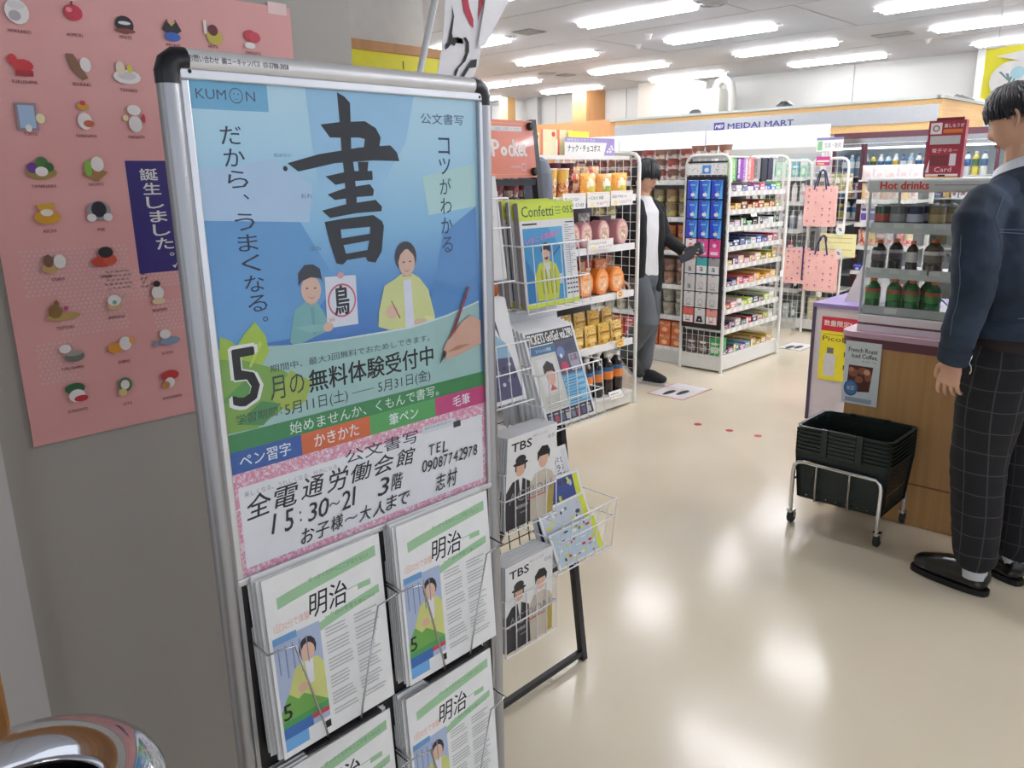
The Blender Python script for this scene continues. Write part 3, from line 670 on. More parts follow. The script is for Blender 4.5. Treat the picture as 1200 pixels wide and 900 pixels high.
MB().box(-.026, -.014, .01, .32, 1.522, 1.535, BLACK).build('top_bar', CG)
# header card with small blue square
b = MB(); b.box(-.16, .16, 0, .003, 0, .075, WHITE)
for k in range(26): b.ell(random.uniform(-.15, .15), random.uniform(.006, .07), .004, .004, mat(random.choice(['#5a5a60', '#8aa0b8', '#c9a0a8'])), 6)
b.rect(-.035, .035, .008, .067, mat('#4f8fd8')); b.ell(-.004, .034, .014, .015, WHITE, 12); b.ell(.006, .034, .012, .015, WHITE, 12); b.poly([(0, .052), (.008, .058), (.006, .05)], WHITE)
b.build('header_card', CG, (-.03, .165, 1.44), FX)
# hanging packs
def pegpack(kind, hh):
    k = ('peg', kind, hh)
    if k in _P: return _P[k]
    b = MB(); wd = .086
    pal = {'blue': ('#2f6fd0', '#2a3fb8', '#5fb4e6'), 'pink': ('#d8458c', '#e6579c', '#f2d5e2'), 'pinkwhite': ('#eeb7ca', '#f3ecec', '#dc4a74'), 'teal': ('#3aa7ab', '#e8e8e6', '#2a2a2e'), 'grey': ('#9a9a9c', '#e6e6e4', '#2a2a2e'), 'white': ('#e4e2e0', '#d5d2d0', '#8a8a8c'), 'whitea': ('#e8e6e4', '#c8c6c4', '#2a2a2e'), 'red': ('#e0604e', '#eceae8', '#4a3a3a'), 'blackw': ('#e8e8e6', '#d8d8d6', '#1a1a1c'), 'redw': ('#e89a92', '#efe9e6', '#6a3a34')}[kind]
    b.cbox(-wd / 2, wd / 2, -.006, .006, 0, hh, mat(pal[0], .3, coat=.3), .002); b.base = .0065
    if kind == 'blue':
        b.poly([(-wd / 2, 0), (.0, 0), (-.012, hh * .5), (-.02, hh * .95), (-wd / 2, hh * .95)], mat('#2b3cc0', .3)); b.poly([(.014, 0), (wd / 2, 0), (wd / 2, hh), (.03, hh * .6)], mat('#62b6ea', .3))
        b.ell(-.002, hh * .22, .013, .013, WHITE, 12); b.ell(.008, hh * .22, .011, .013, WHITE, 12); b.poly([(.002, hh * .35), (.012, hh * .41), (.01, hh * .33)], WHITE)
        b.rect(-.02, .02, hh * .72, hh * .77, mat('#8fc8f0'))
    else:
        b.rect(-wd * .48, wd * .48, hh * .04, hh * (.5 if kind in ('teal', 'grey', 'red', 'pink', 'redw') else .96), mat(pal[1], .4))
        if kind in ('teal', 'grey', 'whitea'): b.txt('a', -.014, .014, hh * .16, hh * .4, mat(pal[2]), bold=.02)
        elif kind == 'blackw': b.poly([(-.03, .01), (.03, .01), (.016, hh * .5), (-.016, hh * .5)], mat(pal[2])); b.ell(0, hh * .25, .006, .006, WHITE, 10)
        elif kind in ('white', 'red', 'redw'): b.ring(0, hh * .4, .02, .017, mat(pal[2])); b.rect(-.02, .02, hh * .12, hh * .18, mat(pal[2]))
        else: b.ell(0, hh * .65, .016, .014, mat(pal[2])); b.rect(-.03, .03, hh * .12, hh * .3, mat(pal[2]))
    b.L = 0; b.base = .008; b.rect(-.012, .012, hh * .93, hh * .97, INK)
    _P[k] = b.mesh('card_pack'); return _P[k]
peg = [(1.404, .13, ['blue'] * 3), (1.263, .128, ['blue'] * 3), (1.124, .127, ['blue'] * 3), (.99, .128, ['pinkwhite', 'pink', 'pink']), (.855, .117, ['whitea', 'teal', 'grey']), (.73, .122, ['whitea', 'white', 'white']), (.60, .112, ['white', 'white', 'white']), (.48, .112, ['red', 'blackw', 'redw'])]
cn = {'blue': 'blue card with a white fruit mark', 'pinkwhite': 'white and pink card', 'pink': 'bright pink card', 'whitea': 'white card with a black letter', 'teal': 'teal and white card with a black letter', 'grey': 'grey and white card with a black letter', 'white': 'plain white card with a round drawing', 'red': 'red topped white card', 'blackw': 'white card with a black device', 'redw': 'pale red topped card'}
for ri, (zt, hh, ks) in enumerate(peg):
    for ci, kd in enumerate(ks):
        put(pegpack(kd, hh), 'card_pack', f'{cn[kd]} on the black pegboard, {ORD[ri]} row, {["left", "middle", "right"][ci]}', 'card', (5.212, 3.163 - ci * .098, zt - hh), FX, 'phone cards on the black pegboard')
        MB().tube([(-.03, .237 + .026 - ci * .098 - .0, zt - .008), (-.05, .237 + .026 - ci * .098, zt - .004)], .0025, STEEL, 5).build('hook', CG)
# items on its shelves
rows = [(.125, ['#5a2050', '#8a3a6a', '#3a8a7a', '#c050a0', '#6a9ac0', '#b8902a', '#c8a83a', '#a88a2a', '#c8b050'], '#e6e6e0'),
        (.32, ['#3a3050', '#50406a', '#c8c0c0', '#3a9a8a', '#c03a4a', '#303a50', '#e0c0b8', '#b0c04a', '#e8e0d8'], '#c04a60'),
        (.47, ['#c04050', '#e0a0a0', '#e8d8d8', '#c8d84a', '#b8d040', '#2a3a5a', '#405070', '#c8d860', '#e0e0e0'], '#e8e8e0'),
        (.64, ['#1f2a58', '#2a3a6a', '#c85a80', '#d87a90', '#d86080', '#e8a830', '#e8b040', '#e0a030', '#eac860'], '#c8c0d0'),
        (.795, ['#d8c040', '#6a4a80', '#e8b8c0', '#e0a0a8', '#d89090', '#e0c8b0', '#c8b83a', '#d0c048', '#b8a830'], '#e8d8d0'),
        (.93, ['#2a3a70', '#203060', '#40508a', '#2a6a7a', '#d8e0e0', '#3a5ab0', '#2040a0', '#d8a0a8', '#c04a60'], '#e0e4ec'),
        (1.07, ['#d0d8d8', '#e0b0c0', '#3a7a4a', '#4a9a5a', '#202428', '#30343a', '#d8dce0', '#e8e8ec', '#202428'], '#e8ecec'),
        (1.19, ['#c89a2a', '#d8b030', '#7a2a30', '#8a3a3a', '#c84a3a', '#a03a30', '#c8c060', '#b84050', '#9ab84a'], '#e8d060'),
        (1.318, ['#303038', '#c8c8cc', '#404048', '#d0d0d4', '#8a4ab0', '#c83a6a', '#3a5ac0', '#4a8ac8', '#6ab84a'], '#e8e8ec')]
for ri, (z, cs, lc) in enumerate(rows):
    for k, c in enumerate(cs):
        hh = .035 + .012 * ((k * 7 + ri * 3) % 3)
        put(m_box(.082, hh, .27, c, lc if k % 2 else cs[(k + 4) % 9], '#f0efe8', (k + ri) % 3), 'stationery_pack', f'stationery pack on the centre gondola, {ORD[ri]} shelf from the bottom, {ORD[k]} from the pegboard', 'pack', (5.34 + k * .0885, 3.05, z), random.uniform(-.03, .03), 'stationery packs on the centre gondola')
for k, (x, c, d, wd) in enumerate([(5.36, '#a8d88a', '#e8f0d8', .07), (5.42, '#58a860', '#d8e8c8', .05), (5.50, '#8a3ab0', '#e8e0f0', .08), (5.58, '#e0d0dc', '#a040c0', .06), (5.66, '#d86a6a', '#e8d8d0', .09), (5.76, '#9a9a98', '#5a5a5c', .09), (5.87, '#2a3040', '#1a1c28', .09), (5.97, '#2c2c48', '#30304a', .08)]):
    put(m_box(wd, .17 - .01 * (k % 3), .02, c, d, c, 2), 'hanging_pack', f'{["pale green", "green", "purple", "white and purple", "red topped", "grey", "black", "dark blue"][k]} pack hanging at the top of the centre gondola', 'pack', (x, 2.96, 1.385 + .01 * (k % 3)), 0, 'packs hanging at the top of the centre gondola')
MB().tube([(.03, .06, 1.56), (.87, .06, 1.56)], .005, STEEL, 6).build('hang_rail', CG)
card(5.62, 2.882, 1.135, .09, .04, 'white price card leaning from the second rail of the centre gondola', pc('SALE', '90', False), tilt=-.4)
card(6.12, 2.875, .64, .06, .05, 'white card clipped to the right post of the centre gondola', None)
MB().box(.03, .35, .04, .3, 1.558, 1.57, WHITEM).build('top_tray', CG)
for k in range(3):
    put(m_cup(.076, .048, '#8b6a58', '#e3d8ca', '#a03c38'), 'noodle_cup', f'brown noodle tub on top of the centre gondola, {ORD[k]} from the right corner', 'cup', (5.33, 2.985 + k * .11, 1.57), FX, 'cup noodles on the centre gondola top')
for k in range(3):
    put(m_box(.08, .13, .1, '#3fae5a' if k == 0 else '#6a5a56', '#d8f0d8' if k == 0 else '#4a3a38', '#f0f0f0', 1), 'small_box', ['green box behind the wire below the pegboard, at the right post', 'brown box behind the wire below the pegboard, middle', 'brown box behind the wire below the pegboard, left'][k], 'box', (5.315, 2.96 + k * .1, .125), FX)

# ------------------------------------------------------------------ wire stand with hanging pink tote bags
TG = thing('wire_stand', 'white wire end frame and shelf carrying the hanging pink tote bags', 'rack', (7.18, 2.83, 0))
end_frame(TG, 0, .0, .32, 1.56, WHITE, px=.05, pz=.055)
end_frame(TG, 0, .32, .59, 1.55, WHITE, px=.05, pz=.055)
MB().box(.02, .4, 0.005, .385, .03, .12, WHITEM).build('base', TG)
for z in (.4, .7, 1.0, 1.28): MB().box(.02, .4, .02, .375, z - .018, z, WHITEM).build('shelf', TG)
pinkm = ramp_mat('tote_pink', [(.3, '#e6b0a8'), (.7, '#ecbbb2')], kind='noise', scale=(8, 8, 8), rough=.7)
DKP = mat('#3a2f66', .6)
def tote(loc, wd, h, rz, lab, handle=True, spotc='#b06a6c'):
    t = thing('tote_bag', lab, 'bag', loc, rz, 'pink tote bags')
    b = MB(); d = .035
    b.add([(-wd / 2, -d, 0), (wd / 2, -d, 0), (wd / 2, d, 0), (-wd / 2, d, 0), (-wd / 2, -d * .7, h), (wd / 2, -d * .7, h), (wd / 2, d * .7, h), (-wd / 2, d * .7, h), (wd / 2 - .012, 0, h), (-wd / 2 + .012, 0, h), (wd / 2 - .008, 0, h * .1), (-wd / 2 + .008, 0, h * .1)],
        [(0, 1, 5, 4), (2, 3, 7, 6), (3, 2, 1, 0), (1, 10, 8, 5), (10, 2, 6, 8), (1, 2, 10), (3, 11, 9, 7), (11, 0, 4, 9), (3, 0, 11)], pinkm)
    bd = b.build('bag_body', t)
    p = MB(); p.base = d - .001
    for r in range(6):
        for c in range(4):
            if (r + c) % 5 == 4: continue
            x, z = -wd * .36 + c * wd * .24, h * .9 - r * h * .155
            yy = d * (1 - .3 * (z / h)); p.base = yy + .0006; p.L = 0
            p.rect(x - .008, x + .008, z - .012, z - .009, mat(spotc)); 
            if (r * c) % 3 != 1: p.ell(x, z + .004, .009, .007, mat(['#8d4f62', '#a55d5a', '#6f5a7a', '#b98a70'][(r + c) % 4]), 8)
    p.build('small_print', bd, kind='stuff')
    if handle:
        for sy in (-1, 1):
            MB().tube([(-wd * .2, sy * d * .75, h - .03), (-wd * .16, sy * d * .7, h + .03), (-.02, sy * d * .3, h + .125), (0, sy * d * .1, h + .14), (.02, sy * d * .3, h + .125), (wd * .16, sy * d * .7, h + .03), (wd * .2, sy * d * .75, h - .03)], .007, DKP, 6).build('handle', t)
    MB().tube([(0, -.05, h + .125), (0, .0, h + .13), (0, .05, h + .132)], .004, STEEL, 6).build('hook', t)
    return t
tote((7.10, 3.02, .98), .27, .345, FX, 'pink tote bag with dark purple handles, the upper one on the wire stand')
tote((7.09, 2.965, .413), .28, .35, FX, 'pink tote bag with dark purple handles, the lower right one by the counter')
tote((7.11, 3.2, .46), .21, .32, FX, 'narrower pink bag without visible handles, the lower left one', False)
b = MB(); b.box(-.006, .006, -.002, .002, 0, .3, DKP); tag(b.build('strap', None, (7.06, 3.125, .5), FX), 'dark purple strap between the two lower pink bags', 'strap')
def tops(b, w_, h):
    b.rect(-w_ / 2, w_ / 2, h * .82, h, mat('#7f78a8')); b.rect(-w_ * .45, -w_ * .28, h * .08, h * .75, mat('#8ac890')); b.txt('文具・雑貨', -w_ * .2, w_ * .42, h * .25, h * .62, GREY)
o = card(7.15, 3.0, 1.62, .235, .115, 'small white sign with a purple top edge standing over the pink bags', tops, FX, nm='section_sign', cat='sign')
MB().box(-.03, -.01, .15, .17, 1.55, 1.63, WHITEM).build('sign_post', TG)
def pinkc(b, w_, h): b.rect(-w_ * .45, w_ * .45, h * .4, h * .6, WHITE); b.rect(-w_ * .4, w_ * .1, h * .1, h * .3, mat('#f0c060'))
card(7.13, 3.04, 1.50, .12, .075, 'magenta card with a white line above the upper pink bag', pinkc, FX, mat('#cc3f88'), nm='sale_card')
for k in range(7):
    put(m_bag(.1, .15, .05, ['#d8c8a0', '#a8b87a', '#e0d8c8', '#7a9a6a', '#d8a860'][k % 5], '#e8e4d8', '#8a7a5a', k), 'snack_bag', f'pale snack bag in the tote stand, {"upper" if k < 4 else "lower"} shelf, {ORD[k % 4]} from the right', 'bag', (7.3, 2.88 + (k % 4) * .08, 1.28 if k < 4 else .7), FX, 'pale snack bags in the tote stand')
for k in range(6):
    put(m_box(.085, .1, .1, '#ddd8b0', '#c8c090', '#f0ecd0', 1), 'cream_box', f'cream box at the bottom of the tote stand, {["lower", "upper"][k // 3]} tier, {ORD[k % 3]} from the right', 'box', (7.28, 2.89 + (k % 3) * .095, .12 + (k // 3) * .101), FX, 'cream boxes in the tote stand')
shelf_unit('wall_shelf', 'white shelf with bright packets between the tote stand and the hot drinks case', 7.34, 2.3, 2.80, 1.36, [.1, .34, .58, .80, 1.0, 1.2], .4)
cc = ['#e8d040', '#e07830', '#e8e4dc', '#d8c890', '#e0a0a0', '#f0f0ee', '#c8d8e8']
for zi, z in enumerate((1.2, 1.0, .80, .58, .34, .1)):
    for k in range(6):
        Y = 2.36 + k * .078
        if zi == 1: me, nm = m_box(.06, .17, .04, '#e8e6ee', '#5a4a9a', '#5a4a9a', 1), 'white and purple box'
        elif zi == 3: me, nm = m_box(.07, .06, .12, '#2f4ab8', '#3a5ad0', '#e8e8f0', 0), 'blue packet'
        elif zi == 0: me, nm = m_bag(.085, .145, .05, ['#f0eee8', '#e8d98a', '#e4e0dc', '#e8b080'][k % 4], '#e8e0d0', '#e0b8b0', k), 'white or yellow bag'
        else: me, nm = m_bag(.08, .14, .05, cc[(k * 2 + zi) % 7], cc[(k + 3) % 7], '#d8534a', k), 'mixed coloured bag'
        put(me, 'packet', f'{nm} left of the drinks case, {ORD[zi]} shelf down, {ORD[k]} from the right', 'packet', (7.42, Y, z), FX, 'packets left of the hot drinks case')
for k in range(5):
    put(m_bag(.11, .125, .05, ['#f0ece6', '#e8e8e6', '#efe6e0', '#f2f0ee', '#e6e0e4'][k], '#e8dede', '#e4d0d0', k), 'snack_bag', f'white snack bag on the shelf top left of the drinks case, {ORD[k]} from the right', 'bag', (7.45, 2.36 + k * .1, 1.372), FX, 'white bags on the shelf top')
bt = thing('shelf_top', 'white shelf top board carrying white snack bags', 'board', (7.34, 2.55, 1.371), FX)
MB().box(-.25, .25, .0, .36, -.012, .001, WHITEM).build('board', bt)
def yc(b, w_, h):
    for q in (.3, .6, .8): b.rect(-w_ * .4, w_ * .4, h * q, h * (q + .03), mat('#c9bb80'))
card(7.1, 2.84, .72, .32, .2, 'cream yellow notice board beside the lower pink bags', yc, FX, mat('#eae3a8'), nm='notice_card')
def rc(b, w_, h): b.ell(0, h / 2, w_ * .5, h * .5, WHITE); b.rect(-w_ * .1, w_ * .2, h * .4, h * .5, INK); b.rect(-w_ * .2, w_ * .1, h * .55, h * .65, INK)
for k, z in enumerate((.905, .70)):
    b = MB(); rc(b, .08, .1); tag(b.build('round_tag', None, (7.085, 2.82, z), FX), ['round white tag with black writing above the lower right pink bag', 'round white tag with black writing beside the lower right pink bag'][k], 'tag')

# ------------------------------------------------------------------ counters
CT = thing('counter', 'long wooden service counter with a maroon ledge, behind the basket trolley', 'counter', (3.39, 1.27, 0))
bev(MB().box(.0, .62, -3.2, 0, .0, .735, wood_c).build('front_panel', CT), .004)
MB().box(-.004, 0, -3.2, -.01, .18, .186, mat('#8a6238', .5)).build('groove', CT)
lb = MB(); n = 8
ring = [(.66, -3.2), (-.02, -3.2)] + [(-.02 + .06 - .06 * cos(a), -.02 + .06 * sin(a)) for a in [pi / 2 * k / n for k in range(n + 1)]] + [(.66, .04)]
for (z0, z1, mm) in ((.735, .775, MAROON), (.775, .797, mat('#caa6b4', .4))):
    N = len(ring); e = .0 if z0 > .74 else .012
    vs = [(x + (e if x < .3 else 0), y, z) for z in (z0, z1) for x, y in ring]
    lb.add(vs, [list(range(N - 1, -1, -1)), list(range(N, 2 * N))] + [(k, (k + 1) % N, N + (k + 1) % N, N + k) for k in range(N)], mm)
lb.build('ledge', CT)
C2 = thing('side_counter', 'low white panelled counter with a purple top, left of the wooden counter', 'counter', (4.585, 1.93, 0))
MB().box(.0, .55, -1.2, 0, .0, .685, mat('#d6d0d6', .45)).build('panel', C2)
bev(MB().box(-.015, .57, -1.2, .012, .685, .71, PURPLE).build('top', C2), .004)
MB().box(-.012, .002, -.006, .010, .0, .685, mat('#4b3f5c', .4)).build('edge_strip', C2)
def picod(b, w_, h):
    b.rect(-w_ / 2, w_ / 2, h * .78, h, mat('#cc2c3c')); b.txt('数量限定SALE', -w_ * .44, w_ * .9 - w_ * .4, h * .86, h * .95, WHITE, bold=.02); b.txt('特価', w_ * .1, w_ * .3, h * .79, h * .84, WHITE)
    b.txt('PicoDry', -w_ * .45, w_ * .45, h * .6, h * .7, mat('#4a4a20')); b.rect(-w_ * .44, w_ * .3, h * .72, h * .735, mat('#b8a830'))
    b.rect(-w_ * .38, -w_ * .1, h * .07, h * .42, mat('#d6d6dc')); b.rect(-w_ * .32, -w_ * .16, h * .43, h * .52, mat('#6c6c72'))
    for z in (.4, .19): b.rect(w_ * .1, w_ * .32, h * z, h * (z + .08), INK); b.rect(w_ * .12, w_ * .3, h * (z - .1), h * (z - .04), mat('#d8a030'))
b = MB(); b.box(-.12, .12, 0, .002, 0, .375, mat('#ece02e')); picod(b, .24, .375)
tag(b.build('poster', None, (4.577, 1.763, .258), FX), 'yellow and red sale poster on the white side counter', 'poster')
def coffee(b, w_, h):
    b.txt('French Roast', -w_ * .4, w_ * .4, h * .83, h * .9, mat('#4b4038'), bold=.03); b.txt('Iced Coffee.', -w_ * .3, w_ * .42, h * .74, h * .81, mat('#4b4038'), bold=.03)
    b.poly([(-w_ * .38, h * .3), (-w_ * .36, h * .62), (w_ * .32, h * .62), (w_ * .26, h * .22), (-w_ * .1, h * .2)], mat('#5a2c22'))
    for q in ((-.22, .5, .14, .07), (.05, .54, .16, .06), (.2, .46, .1, .08), (-.05, .4, .12, .06)): b.ell(w_ * q[0], h * q[1], w_ * q[2], h * q[3], mat('#9a5a40'), 8)
    b.ell(w_ * .16, h * .53, w_ * .1, h * .05, mat('#e0a888'), 6); b.ell(-w_ * .28, h * .55, w_ * .08, h * .04, mat('#c98068'), 6)
    b.ell(-w_ * .26, h * .25, w_ * .2, h * .13, mat('#3f6fa8')); b.ell(-w_ * .26, h * .25, w_ * .15, h * .1, mat('#5a88b8')); b.txt('ICE', -w_ * .35, -w_ * .17, h * .22, h * .28, WHITE, bold=.02)
    b.rect(-w_ * .4, w_ * .35, h * .03, h * .1, mat('#a8b4c0'))
    b.txt('香り高い一杯を', w_ * .0, w_ * .4, h * .68, h * .71, GREY)
b = MB(); b.box(-.074, .074, 0, .0015, 0, .272, mat('#dfe6e4')); coffee(b, .148, .272)
tag(b.build('poster', None, (3.383, 1.206, .484), 0, (R(1), 0, FX)), 'white iced coffee poster taped to the wooden counter', 'poster')

# ---- hot drinks case ----------------------------------------------------------
HC = thing('hot_drinks_case', 'glass hot drinks case with a red lettered header on the counter', 'display case', (3.40, 1.25, .797), FX)
LW = .95; GA = mat('#b9bcbe', .35); DK = mat('#5a6063', .4)
bev(MB().box(0, LW, 0, .36, .0, .03, mat('#d8cdd6', .4)).build('base', HC), .004)
MB().box(0.003, LW - .003, .003, .357, .03, .038, MAROON).build('base_line', HC)
bev(MB().box(0, LW, 0, .36, .038, .072, mat('#e2dade', .4)).build('base', HC), .004)
hd = bev(MB().box(-.01, LW, -.006, .36, .568, .622, mat('#c6cac8', .4)).build('header', HC), .012, 3)
p = MB(); p.base = .0065; p.txt('Hot drinks', .045, .225, .58, .61, mat('#d8382c', .5), bold=.05)
p.rect(.245, .43, .594, .597, mat('#7c8484')); p.ell(.45, .596, .012, .014, mat('#2f8f5a')); p.build('lettering', hd)
for x in (.004, LW - .016): MB().tube([(x, .008, .072), (x, .008, .568)], .006, GA, 6).build('post', HC); MB().tube([(x, .35, .072), (x, .35, .568)], .006, GA, 6).build('post', HC)
MB().box(.01, LW - .01, .004, .008, .074, .566, GLASS).build('front_glass', HC)
MB().box(-.002, .002, .016, .345, .074, .566, GLASS).build('side_glass', HC)
for z, d0 in ((.255, 0), (.437, 0)):
    MB().box(.012, LW - .012, .02, .34, z - .03, z - .012, DK).build('shelf', HC)
    r = MB(); r.box(.012, LW - .012, .014, .02, z - .03, z + .012, mat('#d4d8d6', .3))
    for k in range(8): r.box(.03 + k * .075, .07 + k * .075, .012, .014, z - .008, z + .01, WHITE)
    r.build('price_rail', HC)
MB().box(.012, LW - .012, .02, .34, .072, .085, DK).build('shelf', HC)
r = MB(); r.box(.012, LW - .012, .012, .016, .075, .11, mat('#c2c6c4', .3)); r.box(.1, .15, .01, .012, .082, .106, WHITE); r.build('price_rail', HC)
for z in (.5, .33, .15):
    MB().tube([(.30, .06, z), (.34, .02, z - .02), (.5, .05, z + .02)], .003, STEEL, 5).build('wire_holder', HC)
b = MB(); b.box(.3, .5, .1, .12, .37, .43, WHITE); b.build('tray', HC)
def hot(k, me, lab, u, d, z, g): put(me, 'hot_drink', lab, 'bottle', (3.40 + d, 1.25 - u, .797 + z), FX, g)
gb = m_bottle(.138, .03, '#2f7a3e', '#e0762e', '#4f9a4a', '#c8503a'); db = m_bottle(.135, .028, '#2a2224', '#e0762e', '#5a4a58', '#c8c0c0'); wb = m_bottle(.135, .023, '#4a2c30', '#e07a3a', '#e8e6e2', '#e8e6e2'); kb = m_bottle(.145, .037, '#6a5a4c', '#e07a3a', '#8c8478', '#e8e4dc')
for k, u in enumerate((.035, .12, .19, .27)): hot(k, gb, f'green bottle in the hot case front row, {ORD[k]} from the left', u, .05, .085, 'green bottles in the hot drinks case')
for k, u in enumerate((.155, .225)): hot(k, gb, f'green tea bottle in the back row of the hot case bottom shelf, {["left", "right"][k]}', u, .13, .085, 'green bottles in the hot drinks case')
hot(0, db, 'dark tea bottle with orange cap at the left of the hot case middle shelf', .045, .05, .243, None); hot(0, db, 'dark tea bottle behind the leftmost one of the hot case middle shelf', .085, .13, .243, None)
hot(0, wb, 'slim white and dark bottle with orange cap on the hot case middle shelf', .175, .05, .243, None); hot(0, kb, 'wide grey brown bottle with orange cap on the hot case middle shelf', .255, .05, .243, None)
hot(0, kb, 'wide grey brown bottle on the hot case middle shelf beside the denim sleeve', .35, .05, .243, None)
def m_can(h, r, c, l, k='can'):
    key = ('can', h, r, c, l)
    if key in _P: return _P[key]
    b = MB(); S = STEEL; A = mat(c, .3, .2); B2 = mat(l, .3)
    b.lathe([(.0, 0), (r * .85, 0), (r, h * .05), (r, h * .3, A), (r, h * .62, B2), (r, h * .92, A), (r * .86, h * .97, S), (r * .86, h, S), (r * .8, h * .98, S), (0, h * .98, S)], A, n=16)
    _P[key] = b.mesh('can'); return _P[key]
for k, (u, c, l, nm) in enumerate(((.045, '#1f4a3a', '#b84a34', 'dark green'), (.105, '#6a6a6c', '#a8a8aa', 'grey'), (.17, '#232a5a', '#c8cce0', 'navy'), (.25, '#8a7448', '#c0a468', 'gold brown'))):
    put(m_can(.095, .031, c, l), 'coffee_can', f'{nm} coffee can on the top shelf of the hot drinks case', 'can', (3.45, 1.25 - u, .797 + .425), FX)
    put(m_can(.095, .031, c, l), 'coffee_can', f'{nm} coffee can in the back row of the hot case top shelf', 'can', (3.53, 1.25 - u - .02, .797 + .425), FX)
# red display leaning on the case top
rd = thing('red_display', 'tall dark red cardboard display standing on the hot drinks case', 'display', (3.52, 1.02, 1.419), FX + .1)
b = MB(); b.box(-.065, .065, 0, .05, 0, .215, mat('#9c2f3e', .45)); b.base = .0
b.rect(-.058, .03, .16, .208, mat('#a83442')); b.rect(-.058, -.018, .165, .207, mat('#efe6e4')); b.ring(-.038, .186, .012, .008, mat('#8c2a38')); b.txt('楽しもうぜ', -.01, .058, .188, .203, WHITE, bold=.02); b.rect(-.012, .055, .168, .182, mat('#e0803a'))
b.rect(-.056, .05, .126, .158, mat('#c9c4c4')); b.rect(-.058, .052, .012, .12, mat('#a32f3f')); b.txt('電子マネー', -.045, .045, .095, .11, mat('#f0d0d0'), bold=.02); b.rect(-.05, .015, .045, .085, mat('#7a3236')); b.rect(.02, .042, .045, .09, mat('#e0d8dc')); b.txt('Card', -.03, .03, .022, .04, mat('#f0d8d8')); b.poly([(-.062, .02), (-.05, .07), (-.05, .02)], WHITE)
b.rect(-.06, .055, .0, .014, mat('#efe4dc')); b.rect(-.06, .055, .0, .006, mat('#e89a4a')); b.rect(-.015, .01, .004, .011, INK)
b.build('display_box', rd)
tag(MB().box(-.05, .05, 0, .004, 0, .012, mat('#7a2a38')).build('card_strip', None, (3.565, 1.025, 1.635), FX), 'thin dark red strip sticking up behind the red display', 'strip')
# white paper stand on side counter
ws = thing('paper_stand', 'pale slanted paper stand on the purple side counter beside the case', 'stand', (4.75, 1.72, .71), FX)
b = MB(); b.add([(-.1, -.03, 0), (.1, -.03, 0), (.1, .14, 0), (-.1, .14, 0), (.0, .03, .3), (.1, .03, .33)], [(0, 1, 5, 4), (1, 2, 5), (0, 4, 3), (3, 2, 1, 0), (2, 3, 4, 5)], mat('#cfc9c4', .5)); b.build('card', ws)
# items seen through the case
tag(bev(MB().box(4.9, 5.1, .9, 1.05, .711, 1.35, mat('#c9a98a', .5)).build('pillar_cabinet'), .006), 'light brown cabinet seen through the hot drinks case', 'cabinet')
b = MB(); b.box(-.06, .06, 0, .04, 0, .2, mat('#c0465a')); b.base = 0; b.rect(-.045, .045, .03, .17, mat('#dca0a8')); tag(b.build('red_box', None, (5.0, .97, 1.35), FX), 'red box on the brown cabinet behind the hot drinks case', 'box')

# ------------------------------------------------------------------ basket trolley
TR = thing('basket_trolley', 'chrome trolley frame on four castors holding the dark shopping baskets', 'trolley', (3.1, 1.16, 0))
def uframe(x, ya, yb, zt, sgn):
    pts = [(x, ya, .05), (x, ya - .012 * 0, zt - .05)]
    for a in (30, 60, 90): pts.append((x, ya - .04 * (1 - cos(R(a))), zt - .04 + .04 * sin(R(a))))
    for a in (60, 30, 0): pts.append((x, yb + .04 * (1 - cos(R(a))), zt - .04 + .04 * sin(R(a))))
    pts += [(x, yb, .05)]
    return MB().tube(pts, .0085, CHROME, 10)
uframe(-.018, .178, -.178, .285, 1).build('front_frame', TR)
uframe(.280, .178, -.178, .285, 1).build('back_frame', TR)
for y in (.155, -.155): MB().tube([(-.018, y * 1.148, .2), (.280, y * 1.148, .2)], .006, STEEL, 8).build('side_bar', TR)
for y in (.08, -.055):
    MB().tube([(-.018, y, .28), (-.016, y, .125), (.03, y, .115), (.24, y, .115), (.278, y, .125), (.280, y, .28)], .005, STEEL, 8).build('cradle_wire', TR)
RUB = mat('#26272a', .6)
for x in (-.018, .280):
    for y in (.178, -.178):
        c = MB(); c.lathe([(.0, -.010), (.025, -.010), (.028, -.006), (.028, .006), (.025, .010), (.0, .010)], RUB, (x + .014, y, .0285), 16, axis='y')
        ca = c.build('castor', TR)
        f = MB(); f.box(x + .004, x + .022, y - .015, y - .012, .026, .06, STEEL); f.box(x + .004, x + .022, y + .012, y + .015, .026, .06, STEEL); f.box(x - .008, x + .022, y - .015, y + .015, .058, .064, STEEL); f.build('castor_fork', ca)
